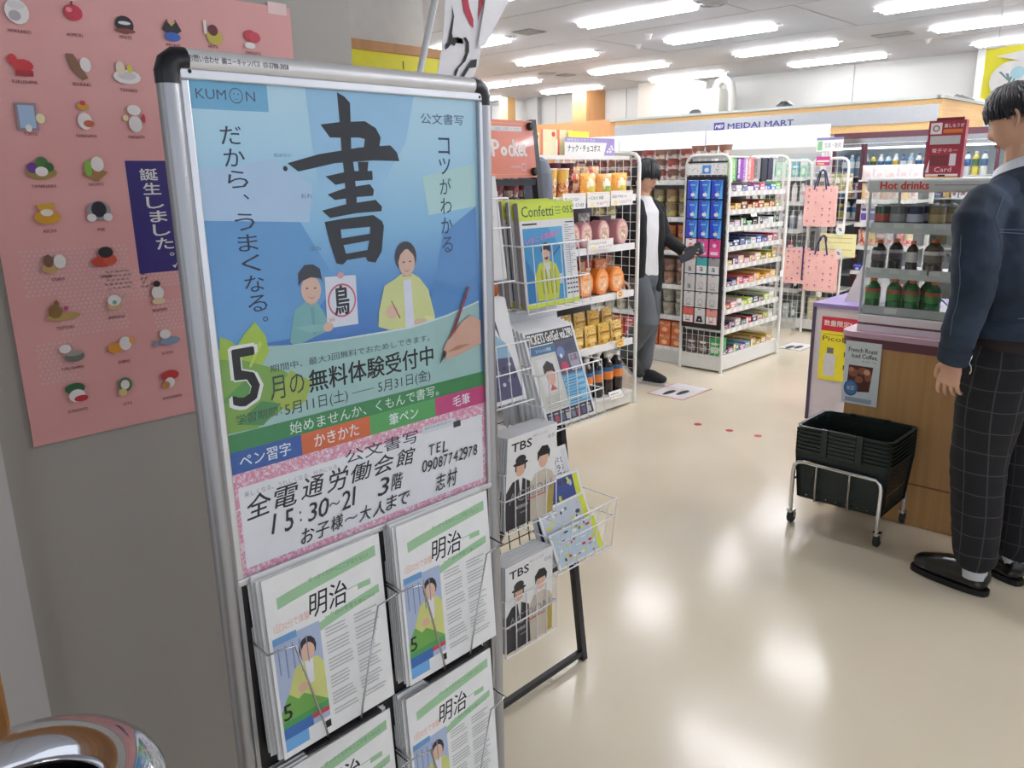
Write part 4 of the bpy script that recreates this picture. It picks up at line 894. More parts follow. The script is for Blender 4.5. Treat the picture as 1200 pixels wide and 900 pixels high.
def basket():
    t = thing('shopping_basket', 'x', 'basket')
    G = mat('#15221f', .45); G2 = mat('#1c2b28', .4)
    W, D, H = .183, .140, .215       # half length (y), half depth (x), height
    w2, d2 = .166, .127
    def at(u, v, z): k = z / H; return (v * (d2 + (D - d2) * k), u * (w2 + (W - w2) * k), z)
    rim = MB()
    n = 6; pts = []
    for (sx, sy, a0) in ((1, 1, 0), (-1, 1, 90), (-1, -1, 180), (1, -1, 270)):
        for k in range(n + 1):
            a = R(a0 + 90 * k / n); pts.append((sx * (D - .03) + .03 * cos(a), sy * (W - .03) + .03 * sin(a)))
    N = len(pts)
    def loop(f, z): return [(x * f, y * f, z) for x, y in pts]
    o = []; vs = loop(1.0, H - .010) + loop(1.045, H - .008) + loop(1.065, H) + loop(1.0, H)
    rim.add(vs, [(r * N + k, r * N + (k + 1) % N, ((r + 1) % 4) * N + (k + 1) % N, ((r + 1) % 4) * N + k) for r in range(4) for k in range(N)], G2)
    rim.build('rim', t)
    wl = MB()
    def bar(p, q, hw, ht=.0008):
        p, q = Vector(p), Vector(q); d = (q - p).normalized()
        nrm = Vector((p.x, p.y, 0)); nrm = Vector((1 if nrm.x > 0 else -1, 0, 0)) if abs(abs(p.x) - d2) < .04 and abs(p.y) < w2 * 1.22 and abs(p.x) / D > abs(p.y) / W else Vector((0, 1 if nrm.y > 0 else -1, 0))
        s = d.cross(nrm).normalized() * hw; nn = nrm * ht
        wl.add([p - s - nn, p + s - nn, p + s + nn, p - s + nn, q - s - nn, q + s - nn, q + s + nn, q - s + nn], [(0, 1, 2, 3), (7, 6, 5, 4), (0, 4, 5, 1), (1, 5, 6, 2), (2, 6, 7, 3), (3, 7, 4, 0)], G)
    for sv in (-1, 1):
        for k in range(17): u = -1 + 2 * k / 16; bar(at(u, sv, 0), at(u, sv, H - .01), .0082)
        for z in (.004, .03, .056, .082, .108, .134, .16, .186, .2): bar(at(-1, sv, z), at(1, sv, z), .006)
    for su in (-1, 1):
        for k in range(13): v = -1 + 2 * k / 12; bar(at(su, v, 0), at(su, v, H - .01), .0088)
        for z in (.004, .03, .056, .082, .108, .134, .16, .186, .2): bar(at(su, -1, z), at(su, 1, z), .006)
    wl.build('lattice_wall', t)
    fl = MB()
    for k in range(9): y = -w2 + 2 * w2 * k / 8; fl.box(-d2, d2, y - .005, y + .005, 0, .003, G)
    for k in range(7): x = -d2 + 2 * d2 * k / 6; fl.box(x - .005, x + .005, -w2, w2, 0, .003, G)
    fl.build('basket_floor', t)
    for sx in (-1, 1):
        hb = MB().box(sx * D * 1.04 - .006, sx * D * 1.04 + .006, -.055, .055, H - .012, H + .003, G2); bev(hb.build('handle', t), .003)
    for sx in (-1, 1):
        for y in (-.07, .07): MB().box(sx * D * 1.05 - .007, sx * D * 1.05 + .007, y - .012, y + .012, H - .014, H + .003, G2).build('hinge', t)
    return t
BK = None
for k in range(7):
    lab = ['dark green black shopping basket at the bottom of the nested stack', 'dark shopping basket, second from the bottom of the nested stack', 'dark shopping basket, third from the bottom of the nested stack', 'dark shopping basket in the middle of the nested stack', 'dark shopping basket, third from the top of the nested stack', 'dark shopping basket, second from the top of the nested stack', 'open dark green black shopping basket, topmost of the stack on the trolley'][k]
    loc = (3.235, 1.15, .122 + k * .0165)
    if BK is None: BK = basket(); BK.location = loc; BK['label'] = lab; BK['group'] = 'nested shopping baskets'
    else: dup(BK, loc, 0, lab, 'nested shopping baskets')

# ------------------------------------------------------------------ floor stickers
def sticker(x0, x1, y0, y1, lab, red):
    t = thing('floor_sticker', lab, 'sticker', (x0, y0, 0))
    W_, D_ = x1 - x0, y1 - y0
    MB().box(0, W_, 0, D_, .0, .0012, mat('#b04a4c' if red else '#55555a', .4)).build('border', t)
    MB().box(.008, W_ - .008, .008, D_ - .008, .0012, .0018, mat('#e4e2e2', .4)).build('sheet', t)
    for k, q in enumerate((.62, .36)):
        b = MB(); pts = [(W_ * (.28 + .14 * k) + .075 * cos(a) * (1 if cos(a) > 0 else 1), D_ * q + .024 * sin(a) * (1 + .25 * cos(a))) for a in [2 * pi * i / 20 for i in range(20)]]
        b.add([(x, y, .0018) for x, y in pts] + [(x, y, .0024) for x, y in pts], [list(range(20, 40))] + [(i, (i + 1) % 20, 20 + (i + 1) % 20, 20 + i) for i in range(20)], mat('#2c2d32', .5)); b.build('footprint', t)
    if red:
        b = MB(); b.txt('こちらでお待ち', .0, .25, 0, .03, mat('#c98a90')); b.txt('ください', .0, .2, .04, .06, mat('#c98a90')); b.build('lettering', t, (W_ * .62, D_ * .2, .0022), 0, (-pi / 2, 0, pi / 2 + .0))
sticker(4.44, 4.82, 2.71, 2.995, 'white queue sticker with black footprints and a red border beside the man in the cardigan', True)
sticker(6.37, 6.68, 2.78, 3.0, 'white queue sticker with black footprints near the pink tote bags', False)
for k, (x, y) in enumerate([(4.045, 2.36), (4.06, 2.16), (4.075, 1.99)]):
    tag(MB().lathe([(.022, .0), (.022, .0015), (.0, .0015)], mat('#b8323a', .4), n=14).build('floor_dot', None, (x, y, 0)), ['small red dot sticker on the floor, nearest the footprint sticker', 'small red dot sticker on the floor, middle of three', 'small red dot sticker on the floor, nearest the white counter'][k], 'sticker', 'red floor dots')
# yellow hanging banner at the far right top
def banner():
    t = thing('hanging_banner', 'yellow hanging banner with a white oval at the top right above the man', 'banner', (4.5, .75, 1.72), FX)
    y = ramp_mat('banner_yellow', [(.3, '#e8e02e'), (.7, '#f0ea48')], kind='noise', scale=(5, 5, 5), rough=.5)
    b = MB(); x0, n_ = -.425, 14
    def zb(u): return .06 + .12 * (abs(u - .1) ** .7) * .2 - .08 * sin(pi * min(u * 3, 1) * .5) + .03
    vs = []
    for i in range(n_ + 1):
        u = i / n_
        for j in range(5): vs.append((x0 + u * .85, .012 * sin(u * 14 + j * .6), (.03 + .25 * j / 4) if i else .06 + .22 * j / 4))
    b.add(vs, [(i * 5 + j, (i + 1) * 5 + j, (i + 1) * 5 + j + 1, i * 5 + j + 1) for i in range(n_) for j in range(4)], y, True)
    c = b.build('cloth', t)
    p = MB(); p.base = .014; p.ell(x0 + .13, .13, .095, .085, WHITE); p.poly([(x0 + .05, .24), (x0 + .2, .2), (x0 + .42, .275), (x0 + .3, .275)], WHITE)
    for q in ((.1, .16, .13, .09), (.13, .17, .1, .08), (.07, .17, .11, .13), (.15, .17, .12, .1)): p.poly([(x0 + q[0], q[1]), (x0 + q[0] + .012, q[1]), (x0 + q[2] + .008, q[3]), (x0 + q[2], q[3])], mat('#6a8a8c'))
    p.ell(x0 + .15, .16, .03, .028, mat('#a9d4dc')); p.ell(x0 + .25, .18, .03, .04, mat('#3a4aa8')); p.build('print', c)
    MB().tube([(x0, 0, .285), (x0 + .85, 0, .285)], .008, WHITE, 8).build('rod', t)
    for x in (x0 + .05, x0 + .8): MB().tube([(x, 0, .285), (x, 0, 1.08)], .0015, GREY, 4).build('string', t)
banner()
# yellow board with wooden top at the left, behind the display stand
yb_ = thing('notice_board', 'yellow faced board with a wooden top edge behind the display stand', 'board', (1.45, 2.2, 0))
MB().box(0, .64, 0, .04, 1.0, 1.845, mat('#e6e02c', .5)).build('yellow_panel', yb_)
bev(MB().box(0, .64, -.004, .044, 1.845, 1.876, wood_d).build('wood_edge', yb_), .002)
MB().box(.632, .648, -.006, .046, 0, 1.86, mat('#2e3340', .5)).build('edge_strip', yb_)
MB().box(0, .03, .01, .04, 0, 1.0, WHITEM).build('leg', yb_); MB().box(.6, .632, .01, .04, 0, 1.0, WHITEM).build('leg', yb_)
b = MB(); b.base = .001; b.rect(.34, .344, 1.80, 1.825, INK); b.txt('お知らせ', .33, .42, 1.72, 1.75, INK); b.build('lettering', yb_)

# ------------------------------------------------------------------ pink wall poster (left)
def pink_poster():
    t = thing('wall_poster', 'large pink poster with rows of small drawings and place names on the left wall', 'poster', (.38, 1.547, 1.0))
    pk = ramp_mat('poster_pink', [(.3, '#e2a5a0'), (.7, '#e6aca8')], kind='noise', scale=(6, 6, 6), rough=.5)
    MB().box(0, .59, -.0012, 0, .0, .79, pk).build('sheet', t)
    p = MB(); p.base = .0014
    D = mat('#7a3c48'); NV = mat('#3c2c6c'); LP = mat('#e6b8b6')
    # white dotted areas
    for (x0, x1, z0, z1) in ((.03, .205, .265, .345), (.225, .30, .26, .345), (.24, .34, .175, .235), (.03, .09, .11, .18), (.075, .19, .19, .265), (.16, .235, .24, .30)):
        z = z0; r = 0
        while z < z1:
            x = x0 + (.004 if r % 2 else 0)
            while x < x1: p.ell(x, z, .0033, .0031, LP, 6, same=True); x += .0085
            z += .0075; r += 1
    p.rect(.222, .302, .285, .49, mat('#352a78')); p.vtxt('誕生しました。', .262, .478, .30, .032, WHITE, bold=.03, dx=.02)
    p.poly([(.285, .296), (.29, .290), (.298, .304), (.291, .296)], WHITE)
    names = [(.083, .711, 'HOKKAIDO'), (.167, .714, 'AOMORI'), (.252, .719, 'IWATE'), (.337, .714, 'MIYAGI'), (.415, .719, 'AKITA'), (.498, .715, 'YAMAGATA'), (.079, .633, 'FUKUSHIMA'), (.167, .635, 'IBARAKI'), (.245, .63, 'TOCHIGI'), (.33, .63, 'GUNMA'), (.415, .63, 'SAITAMA'), (.5, .63, 'CHIBA'), (.075, .551, 'TOKYO'), (.163, .55, 'KANAGAWA'), (.249, .55, 'NIIGATA'), (.33, .55, 'TOYAMA'), (.082, .466, 'YAMANASHI'), (.167, .468, 'NAGANO'), (.08, .391, 'AICHI'), (.165, .389, 'MIE'), (.082, .308, 'OSAKA'), (.162, .305, 'HYOGO'), (.25, .232, 'OKAYAMA'), (.08, .222, 'TOTTORI'), (.169, .229, 'SHIMANE'), (.082, .148, 'TOKUSHIMA'), (.172, .144, 'EHIME'), (.254, .147, 'KOCHI'), (.08, .069, 'KUMAMOTO'), (.167, .063, 'OITA'), (.253, .058, 'KAGOSHIMA'), (.34, .23, 'HIROSHIMA'), (.34, .147, 'FUKUOKA')]
    for x, z, n_ in names:
        ww = .0042 * len(n_); p.txt(n_, x - ww / 2, x + ww / 2, z - .021, z - .0155, D, bold=.01)
    # the plain objects of the drawings (hats, plates, fruit ...), no figures
    def P(x, z, *sh):
        for s_ in sh:
            k = s_[0]
            if k == 'e': p.ell(x + s_[1], z + s_[2], s_[3], s_[4], mat(s_[5]), 14)
            elif k == 'r': p.rect(x + s_[1], x + s_[2], z + s_[3], z + s_[4], mat(s_[5]))
            else: p.poly([(x + a, z + b) for a, b in s_[1]], mat(s_[2]))
    P(.083, .72, ('e', 0, .002, .018, .019, '#f0ebe6'), ('e', 0, .012, .013, .006, '#e0dcda'), ('e', -.004, -.004, .009, .008, '#b8b0b4'))
    P(.167, .725, ('e', .002, .006, .015, .013, '#c8384a'), ('r', .0, .003, .017, .024, '#5a3a30'), ('e', -.004, .01, .005, .004, '#e88a90'))
    P(.252, .725, ('e', 0, -.004, .016, .015, '#2c2830'), ('e', 0, -.001, .011, .003, '#e8e4e0'), ('e', 0, -.014, .018, .004, '#8c4a3c'))
    P(.337, .722, ('p', [(-.018, 0), (-.008, .018), (.0, .006), (.008, .018), (.018, 0), (.01, -.006), (-.01, -.006)], '#26242c'), ('p', [(-.01, .016), (0, .006), (.01, .016), (0, .01)], '#d8c24a'), ('e', 0, -.012, .015, .008, '#3a6ac0'))
    P(.415, .726, ('e', .004, -.008, .016, .014, '#c8b84a'), ('r', -.016, -.01, -.004, .02, '#e8e4e0'), ('e', .002, .004, .01, .01, '#6a2a38'))
    P(.498, .722, ('e', -.004, .006, .013, .011, '#c8384a'), ('e', .006, .004, .012, .01, '#d04a58'), ('e', -.006, -.012, .012, .006, '#f0ebe6'))
    P(.079, .64, ('e', .0, .0, .016, .01, '#cf3a3e'), ('e', -.014, .008, .007, .009, '#cf3a3e'), ('r', -.012, .014, -.016, -.007, '#b02c34'))
    P(.167, .645, ('p', [(-.02, .02), (-.008, .02), (.012, -.018), (.002, -.022), (-.014, -.004)], '#8a6248'), ('e', .01, .004, .009, .012, '#efe9e4'))
    P(.245, .64, ('e', 0, -.006, .024, .012, '#ece8e4'), ('e', 0, -.004, .016, .007, '#d8d0d0'), ('e', -.01, .008, .008, .012, '#e8d8c0'), ('e', .006, .008, .005, .007, '#d8d24a'))
    P(.075, .56, ('r', -.018, .014, -.022, .022, '#9a8a98'), ('r', -.014, .01, -.018, .018, '#a8c4e0'), ('e', -.002, -.018, .005, .006, '#f0f0f0'), ('e', .018, -.002, .007, .008, '#f0e9b8'))
    P(.163, .56, ('e', 0, .02, .01, .006, '#d8a23a'), ('e', 0, .026, .005, .004, '#c8484a'), ('e', 0, -.004, .012, .014, '#ece6e2'), ('e', .006, -.008, .009, .006, '#c86a4a'))
    P(.249, .56, ('e', 0, .018, .012, .009, '#f0ece8'), ('e', 0, -.006, .012, .014, '#e8e4e2'), ('e', -.016, .004, .005, .005, '#e8d8a0'), ('e', .016, .004, .003, .008, '#c83a44'))
    P(.082, .478, ('e', 0, -.008, .024, .011, '#a08a4a'), ('e', -.013, .0, .009, .009, '#6a3a8a'), ('e', .002, .008, .01, .01, '#4a7a3a'), ('e', .012, .001, .008, .008, '#3e6a3a'), ('e', 0, -.006, .01, .008, '#efe9e4'))
    P(.167, .478, ('p', [(-.022, -.012), (.0, .002), (.022, -.008), (.004, -.024)], '#a07a4a'), ('e', -.01, -.001, .006, .014, '#8ac04a'), ('e', .006, .006, .011, .013, '#ece6e2'))
    P(.08, .4, ('e', 0, -.004, .021, .012, '#d8a032'), ('p', [(-.016, .018), (.014, .02), (.01, .008), (-.01, .006)], '#e0ac3a'), ('e', 0, .004, .01, .006, '#efe6d8'))
    P(.165, .4, ('e', 0, .004, .02, .017, '#9a969c'), ('e', 0, .006, .013, .014, '#2a2830'), ('e', -.014, -.008, .008, .007, '#e8e4e4'), ('e', .014, -.008, .008, .007, '#e8e4e4'))
    P(.082, .318, ('e', -.01, -.008, .014, .009, '#c8a468'), ('e', -.012, .004, .008, .011, '#7a5a4a'), ('e', .006, .002, .01, .012, '#efeae6'))
    P(.162, .318, ('e', -.004, -.004, .018, .010, '#c8483a'), ('e', .01, -.002, .012, .010, '#d05a44'), ('e', .004, .012, .013, .010, '#332c2c'))
    P(.08, .234, ('e', 0, -.01, .028, .007, '#c0a060'), ('e', -.012, .0, .011, .012, '#8c6a3c'), ('e', -.008, .014, .004, .006, '#8c6a3c'), ('e', .006, .004, .004, .004, '#c0507a'))
    P(.169, .24, ('e', 0, -.008, .014, .008, '#d8b08a'), ('e', 0, .002, .012, .010, '#efeae6'), ('e', 0, -.002, .004, .004, '#78b0a8'))
    P(.25, .245, ('e', 0, .002, .012, .013, '#efe9e6'), ('e', 0, .019, .007, .006, '#2a282c'), ('e', 0, -.014, .013, .006, '#e8d0a8'))
    P(.082, .16, ('e', .006, -.010, .017, .010, '#7a7a70'), ('e', .006, -.004, .015, .005, '#a8a49a'), ('e', -.008, .006, .01, .008, '#efe9e4'))
    P(.172, .156, ('e', -.012, -.002, .014, .010, '#e09a3a'), ('e', .006, .004, .011, .013, '#efeae6'), ('e', .018, .008, .005, .007, '#e8a050'))
    P(.254, .158, ('e', .008, -.006, .020, .008, '#8aa0b8'), ('p', [(-.012, -.008), (-.024, .0), (-.022, -.016)], '#8aa0b8'), ('e', 0, .008, .011, .009, '#efeae6'))
    P(.08, .082, ('e', 0, .010, .017, .010, '#3c6a48'), ('e', .002, -.004, .014, .012, '#efeae6'), ('e', .008, -.010, .012, .006, '#c8384a'))
    P(.167, .078, ('e', 0, .004, .013, .014, '#5a7a56'), ('e', .0, .004, .008, .009, '#ece6e2'), ('e', -.006, -.010, .008, .007, '#e0c880'))
    P(.253, .074, ('e', 0, .010, .018, .010, '#c83c3c'), ('e', -.002, -.004, .010, .010, '#efeae6'), ('e', -.010, -.008, .008, .007, '#c88a4a'))
    for x, z in ((.33, .64), (.415, .64), (.5, .64), (.33, .56), (.34, .24), (.34, .158)): P(x, z, ('e', 0, 0, .014, .012, '#efe6e2'), ('e', 0, -.012, .018, .006, '#c89a5a'))
    p.build('print', t)
    for x in (.57,):
        b = MB(); b.base = .0016; b.rect(x - .03, x + .012, .775, .797, mat('#e6c8c4', .3)); b.build('tape', t)
pink_poster()

# ------------------------------------------------------------------ poster stand (aluminium frame)
DS = thing('display_stand', 'tall aluminium poster stand with rounded black corners and leaflet holders below', 'stand', (.715, 1.0, 0))
ox, oy = -.715, 0     # world X + ox = local x
A = ALU
for k, x in enumerate((.452, .978)):
    MB().tube([(x + ox, 0, .02), (x + ox, 0, 1.58)], .0135, A, 16).build('side_post', DS)
    MB().box(*( (x + ox + .004, x + ox + .017) if k == 0 else (x + ox - .017, x + ox - .004)), -.008, .006, .02, 1.58, A).build('inner_rail', DS)
    MB().box(x + ox - .025, x + ox + .025, -.2, .2, 0, .02, DKPLAST).build('foot', DS)
MB().tube([(.472 + ox, 0, 1.594), (.958 + ox, 0, 1.594)], .0135, mat('#e0e0e0', .35, .4), 16).build('top_bar', DS)
for sx, x in ((1, .452), (-1, .978)):
    b = MB(); b.tube([(x + ox, 0, 1.565), (x + ox, 0, 1.578), (x + ox + sx * .004, 0, 1.588), (x + ox + sx * .011, 0, 1.593), (x + ox + sx * .024, 0, 1.594)], [.0143, .0147, .015, .0147, .0143], mat('#17181c', .35), 16)
    b.build('corner_cap', DS)
fr = MB()
for q in ((.464, .97, 1.571, 1.584), (.464, .97, .893, .904), (.464, .474, .904, 1.571), (.962, .97, .904, 1.571)): fr.box(q[0] + ox, q[1] + ox, -.01, .004, q[2], q[3], mat('#d4d5d7', .3, .8))
bev(fr.build('snap_frame', DS), .002)
for x, z in ((.476, 1.58), (.963, 1.577)): MB().lathe([(.0, .0105), (.0025, .0102), (.003, .0095)], INK, (x + ox, 0, z), 8, axis='y').build('screw', DS)
hp = MB(); hp.base = .0137; hp.txt('お問い合わせ  ㈱ユーキャンパス  03-5788-3058', .475 + ox, .61 + ox, 1.5905, 1.599, mat('#4a4a50'), bold=.01); hp.build('lettering', DS, label='small black lettering on the top bar')
bk = MB().box(.464 + ox, .966 + ox, .006, .016, .12, 1.58, mat('#1a1b1f', .5)).build('back_panel', DS)
MB().box(.464 + ox, .966 + ox, -.004, .006, .1, .893, mat('#16171b', .5)).build('lower_panel', DS)
MB().tube([(.46 + ox, .0, .085), (.97 + ox, 0, .085)], .01, A, 12).build('bottom_bar', DS)
# --- the calligraphy poster. local coordinates: u right, v up, origin at its lower left
pgrad = ramp_mat('poster_blue', [(0, '#8fc2bc'), (.30, '#3a74bc'), (.42, '#4285c6'), (.62, '#86bfe0'), (.85, '#b2dbec'), (1, '#bfe2ef')], axis=2, lo=.16, hi=.67, rough=.4)
po = MB().box(0, .496, -.0012, 0, 0, .67, pgrad).build('poster', DS, (.470 + ox, -.001, .903))
p = MB(); p.base = .0014
BL = mat('#0e1016', .7); DB = mat('#24365c')
p.rect(.0, .112, .635, .668, mat('#6fb4d6')); p.txt('KUM', .014, .054, .647, .659, mat('#3c4a6a'), bold=.0); p.ring(.0675, .653, .0095, .0082, mat('#3c4a6a')); p.ell(.0645, .655, .0009, .0012, mat('#3c4a6a'), 6); p.ell(.0705, .655, .0009, .0012, mat('#3c4a6a'), 6); p.rect(.065, .07, .6485, .6492, mat('#3c4a6a')); p.txt('N', .081, .094, .647, .659, mat('#3c4a6a'))
p.rect(.0, .11, .345, .47, mat('#467cc0')); p.poly([(.0, .52), (.14, .50), (.2, .40), (.12, .33), (0, .33)], mat('#5f9dd0')); p.poly([(.36, .3), (.485, .3), (.485, .5), (.41, .46)], mat('#5590c8')); p.poly([(.17, .668), (.36, .668), (.34, .6), (.26, .5), (.18, .53)], mat('#9ccbe8'))
p.poly([(.0, .56), (.11, .575), (.17, .54), (.16, .49), (.0, .50)], mat('#b4cfe8')); p.poly([(.37, .55), (.485, .57), (.485, .50), (.38, .49)], mat('#b8dcd6'))
p.txt('公文書写', .372, .462, .629, .645, mat('#3c5070'))
p.vtxt('だから、うまくなる。', .055, .618, .345, .029, mat('#161e38', .7), dx=.018); p.vtxt('コツがわかる', .418, .612, .425, .024, mat('#1c3560', .7), dx=.0)
for pts in ([(.221, .666), (.233, .661), (.242, .653), (.241, .627), (.239, .591), (.242, .56), (.243, .519), (.241, .499), (.224, .499), (.224, .52), (.224, .554), (.222, .587), (.222, .626)],
    [(.190, .622), (.22, .626), (.266, .629), (.285, .62), (.293, .607), (.289, .591), (.26, .587), (.264, .604), (.254, .606), (.223, .605), (.204, .605)],
    [(.133, .57), (.183, .582), (.253, .592), (.31, .596), (.322, .586), (.326, .573), (.277, .574), (.209, .57), (.177, .564), (.149, .559)],
    [(.249, .572), (.268, .572), (.265, .557), (.25, .556)], [(.192, .552), (.233, .559), (.274, .559), (.274, .546), (.24, .545), (.208, .54)],
    [(.193, .527), (.223, .535), (.268, .54), (.275, .532), (.273, .523), (.243, .522), (.205, .519)], [(.182, .505), (.221, .512), (.277, .517), (.288, .507), (.287, .5), (.241, .499), (.195, .494)],
    [(.185, .489), (.211, .482), (.212, .463), (.218, .44), (.217, .43), (.21, .426), (.2, .429), (.191, .46)], [(.185, .489), (.216, .492), (.271, .495), (.287, .485), (.29, .476), (.267, .478), (.211, .477)],
    [(.265, .482), (.29, .479), (.283, .44), (.27, .424), (.256, .427), (.253, .433), (.262, .459)], [(.211, .464), (.266, .468), (.264, .458), (.213, .454)], [(.215, .441), (.257, .444), (.256, .434), (.217, .432)]):
    p.poly(pts, mat('#101116', .7))
p.ell(.129, .563, .0035, .0035, BL, 10); p.txt('右はらい', .113, .14, .578, .583, mat('#5a7898')); p.txt('おれ', .15, .168, .523, .529, mat('#5a7898')); p.txt('はね', .158, .176, .45, .456, mat('#5a7898'))
# boy holding the sheet
SK, SK2 = mat('#e0b8a0', .6), mat('#cf9f8a', .6)
p.poly([(.144, .38), (.161, .378), (.172, .361), (.178, .346), (.184, .34), (.183, .333), (.162, .329), (.122, .318), (.113, .325), (.117, .342), (.125, .37)], mat('#78b0ae')); p.poly([(.15, .37), (.157, .37), (.156, .33), (.152, .33)], mat('#6aa2a2')); p.poly([(.122, .345), (.15, .334), (.176, .333), (.176, .341), (.15, .345)], mat('#84bab6'))
p.poly([(.147, .385), (.16, .384), (.16, .374), (.15, .374)], SK2); p.ell(.154, .395, .0165, .02, SK, 18); p.poly([(.134, .402), (.135, .42), (.146, .431), (.16, .431), (.171, .424), (.174, .404), (.17, .41), (.155, .413), (.14, .409)], mat('#23212a'))
p.ell(.1475, .398, .002, .0012, BL, 6); p.ell(.1605, .397, .002, .0012, BL, 6); p.poly([(.147, .387), (.154, .3835), (.161, .386), (.154, .382)], mat('#b85a5a'))
p.poly([(.178, .411), (.232, .409), (.231, .335), (.176, .336)], mat('#dfe0e6')); p.ring(.205, .374, .025, .0222, mat('#cc5468')); p.txt('鳥', .192, .217, .353, .396, BL, bold=.03); p.ell(.205, .411, .006, .005, mat('#d8a0a0'), 10); p.ell(.178, .338, .009, .007, SK, 10); p.rect(.18, .19, .345, .35, SK)
# woman in yellow
p.poly([(.304, .395), (.318, .402), (.34, .401), (.355, .392), (.372, .372), (.384, .326), (.38, .32), (.33, .314), (.289, .317), (.268, .325), (.271, .349), (.284, .387)], mat('#d6d98e')); p.poly([(.322, .392), (.337, .392), (.34, .316), (.322, .316)], mat('#dfe2ee')); p.poly([(.365, .33), (.384, .325), (.38, .317), (.345, .316)], mat('#e2e49c'))
p.ell(.329, .428, .0215, .024, mat('#2a2228'), 18); p.poly([(.322, .41), (.337, .41), (.339, .397), (.32, .397)], SK2); p.ell(.33, .419, .0165, .021, SK, 18); p.poly([(.313, .42), (.312, .44), (.33, .452), (.347, .44), (.348, .42), (.344, .43), (.331, .442), (.318, .432)], mat('#2a2228'))
for x in (.324, .337): p.ell(x, .42, .0028, .0012, BL, 6)
p.poly([(.323, .409), (.33, .4055), (.338, .409), (.33, .404)], mat('#b0524e')); p.ell(.296, .345, .012, .011, SK, 12); p.poly([(.295, .362), (.297, .362), (.312, .333), (.31, .332)], mat('#8c4a3c')); p.ell(.352, .322, .014, .005, SK, 10)
# lower wave
p.poly([(0, .333), (.05, .329), (.117, .321), (.203, .317), (.333, .315), (.407, .323), (.485, .337), (.485, .2), (0, .2)], mat('#a3c6bf'))
p.poly([(.1, .322), (.2, .3175), (.33, .316), (.41, .325), (.485, .34), (.485, .337), (.41, .322), (.33, .313), (.2, .315)], mat('#d3e4e0'))
for pts, c in (([(.005, .31), (.01, .349), (.025, .341), (.035, .33), (.03, .31)], '#9fbe3a'), ([(.03, .33), (.045, .347), (.062, .362), (.076, .34), (.079, .318), (.065, .3), (.04, .305)], '#a9c63e'), ([(.0, .215), (.0, .32), (.04, .312), (.1, .286), (.12, .265), (.09, .23), (.05, .213)], '#7fa94a'), ([(.075, .25), (.11, .285), (.143, .262), (.13, .235), (.1, .225)], '#a4b84a'), ([(.0, .26), (.05, .29), (.04, .25)], '#5c9a4a'), ([(.02, .225), (.06, .25), (.09, .24), (.06, .215)], '#4f8f52'), ([(.05, .3), (.07, .33), (.066, .335), (.047, .302)], '#c3d65a')):
    p.poly(pts, mat(c))
p.txt('5', .017, .062, .246, .331, WHITE, bold=.05); p.txt('5', .02, .059, .249, .328, BL, bold=.02); p.txt('月の', .075, .13, .247, .281, mat('#2c4038')); p.txt('無料体験受付中', .138, .376, .246, .279, BL, bold=.02)
p.txt('期間中、最大3回無料でおためしできます。', .078, .37, .287, .298, mat('#37484c')); p.txt('学習期間：', .02, .09, .224, .238, mat('#2c4a3c')); p.txt('5月11日(土) ── 5月31日(金)', .095, .368, .217, .240, mat('#2a3a3e'))
p.rect(0, .496, .187, .2125, mat('#3b8a52')); p.txt('始めませんか、くもんで書写。', .10, .385, .1905, .209, mat('#dfeee0'))
for x0, x1, c, t_ in ((0, .117, '#2f5ea6', 'ペン習字'), (.117, .24, '#dc6a3a', 'かきかた'), (.24, .376, '#56a85c', '筆ペン'), (.376, .496, '#c8447c', '毛筆')):
    p.rect(x0, x1, .155, .187, mat(c)); wd = .02 * len(t_); p.txt(t_, (x0 + x1) / 2 - wd / 2, (x0 + x1) / 2 + wd / 2, .1615, .181, mat('#e8eef0'), bold=.01)
# floral strip and the handwritten sheet
flo = ramp_mat('floral_border', [(.3, '#efe3e8'), (.48, '#e6a8ba'), (.55, '#d87a98'), (.7, '#f0e6ea')], kind='noise', scale=(180, 180, 180), rough=.5, detail=2)
p.rect(0, .496, 0, .155, flo); p.rect(.012, .484, .012, .134, mat('#eceaea'))
for x0, x1, t_, z in ((.02, .178, '美しくなる、うれしくなる、好きになる。', .118),): p.txt(t_, x0, x1, z, z + .008, mat('#9a8c96'))
p.txt('公文書写', .19, .335, .120, .142, mat('#2a2f40'), bold=.01)
p.rect(.345, .42, .13, .143, mat('#d8dce0')); p.txt('無料体験実施中', .35, .41, .136, .141, GREY); p.rect(.415, .432, .125, .136, mat('#3a3c40')); 
H_ = mat('#15161c')
def hand(t_, x0, x1, z0, z1, b_=.0, seed=1):
    rnd = random.Random(seed); n_ = len(t_); ww = (x1 - x0) / n_
    for i, ch in enumerate(t_):
        if ch == ' ': continue
        narrow = .5 if ch in '1:' else 1
        if ch == '～': zz = (z1 - z0); p.txt(ch, x0 + ww * i, x0 + ww * (i + .95), z0 + zz * .4, z0 + zz * .62, H_, bold=b_, rot=.1); continue
        if ch == ':': zz = (z1 - z0); p.txt(ch, x0 + ww * (i + .4), x0 + ww * (i + .52), z0 + zz * .2, z0 + zz * .75, H_, bold=b_); continue
        p.txt(ch, x0 + ww * i + ww * .04, x0 + ww * (i + (.94 if narrow == 1 else .5)), z0 + rnd.uniform(-.002, .002), z1 + rnd.uniform(-.002, .002), H_, shear=.22, bold=b_, rot=rnd.uniform(-.05, .08))
hand('全電通労働会館', .018, .33, .085, .117, .014, 1); hand('15:30～21', .055, .215, .048, .078, .012, 2); hand('3階', .245, .30, .05, .078, .01, 3); hand('お子様～大人まで', .10, .312, .018, .042, .012, 4)
hand('TEL', .357, .40, .089, .107, .0, 5); hand('09087742978', .34, .47, .062, .083, .008, 6); hand('志村', .366, .42, .022, .052, .01, 7)
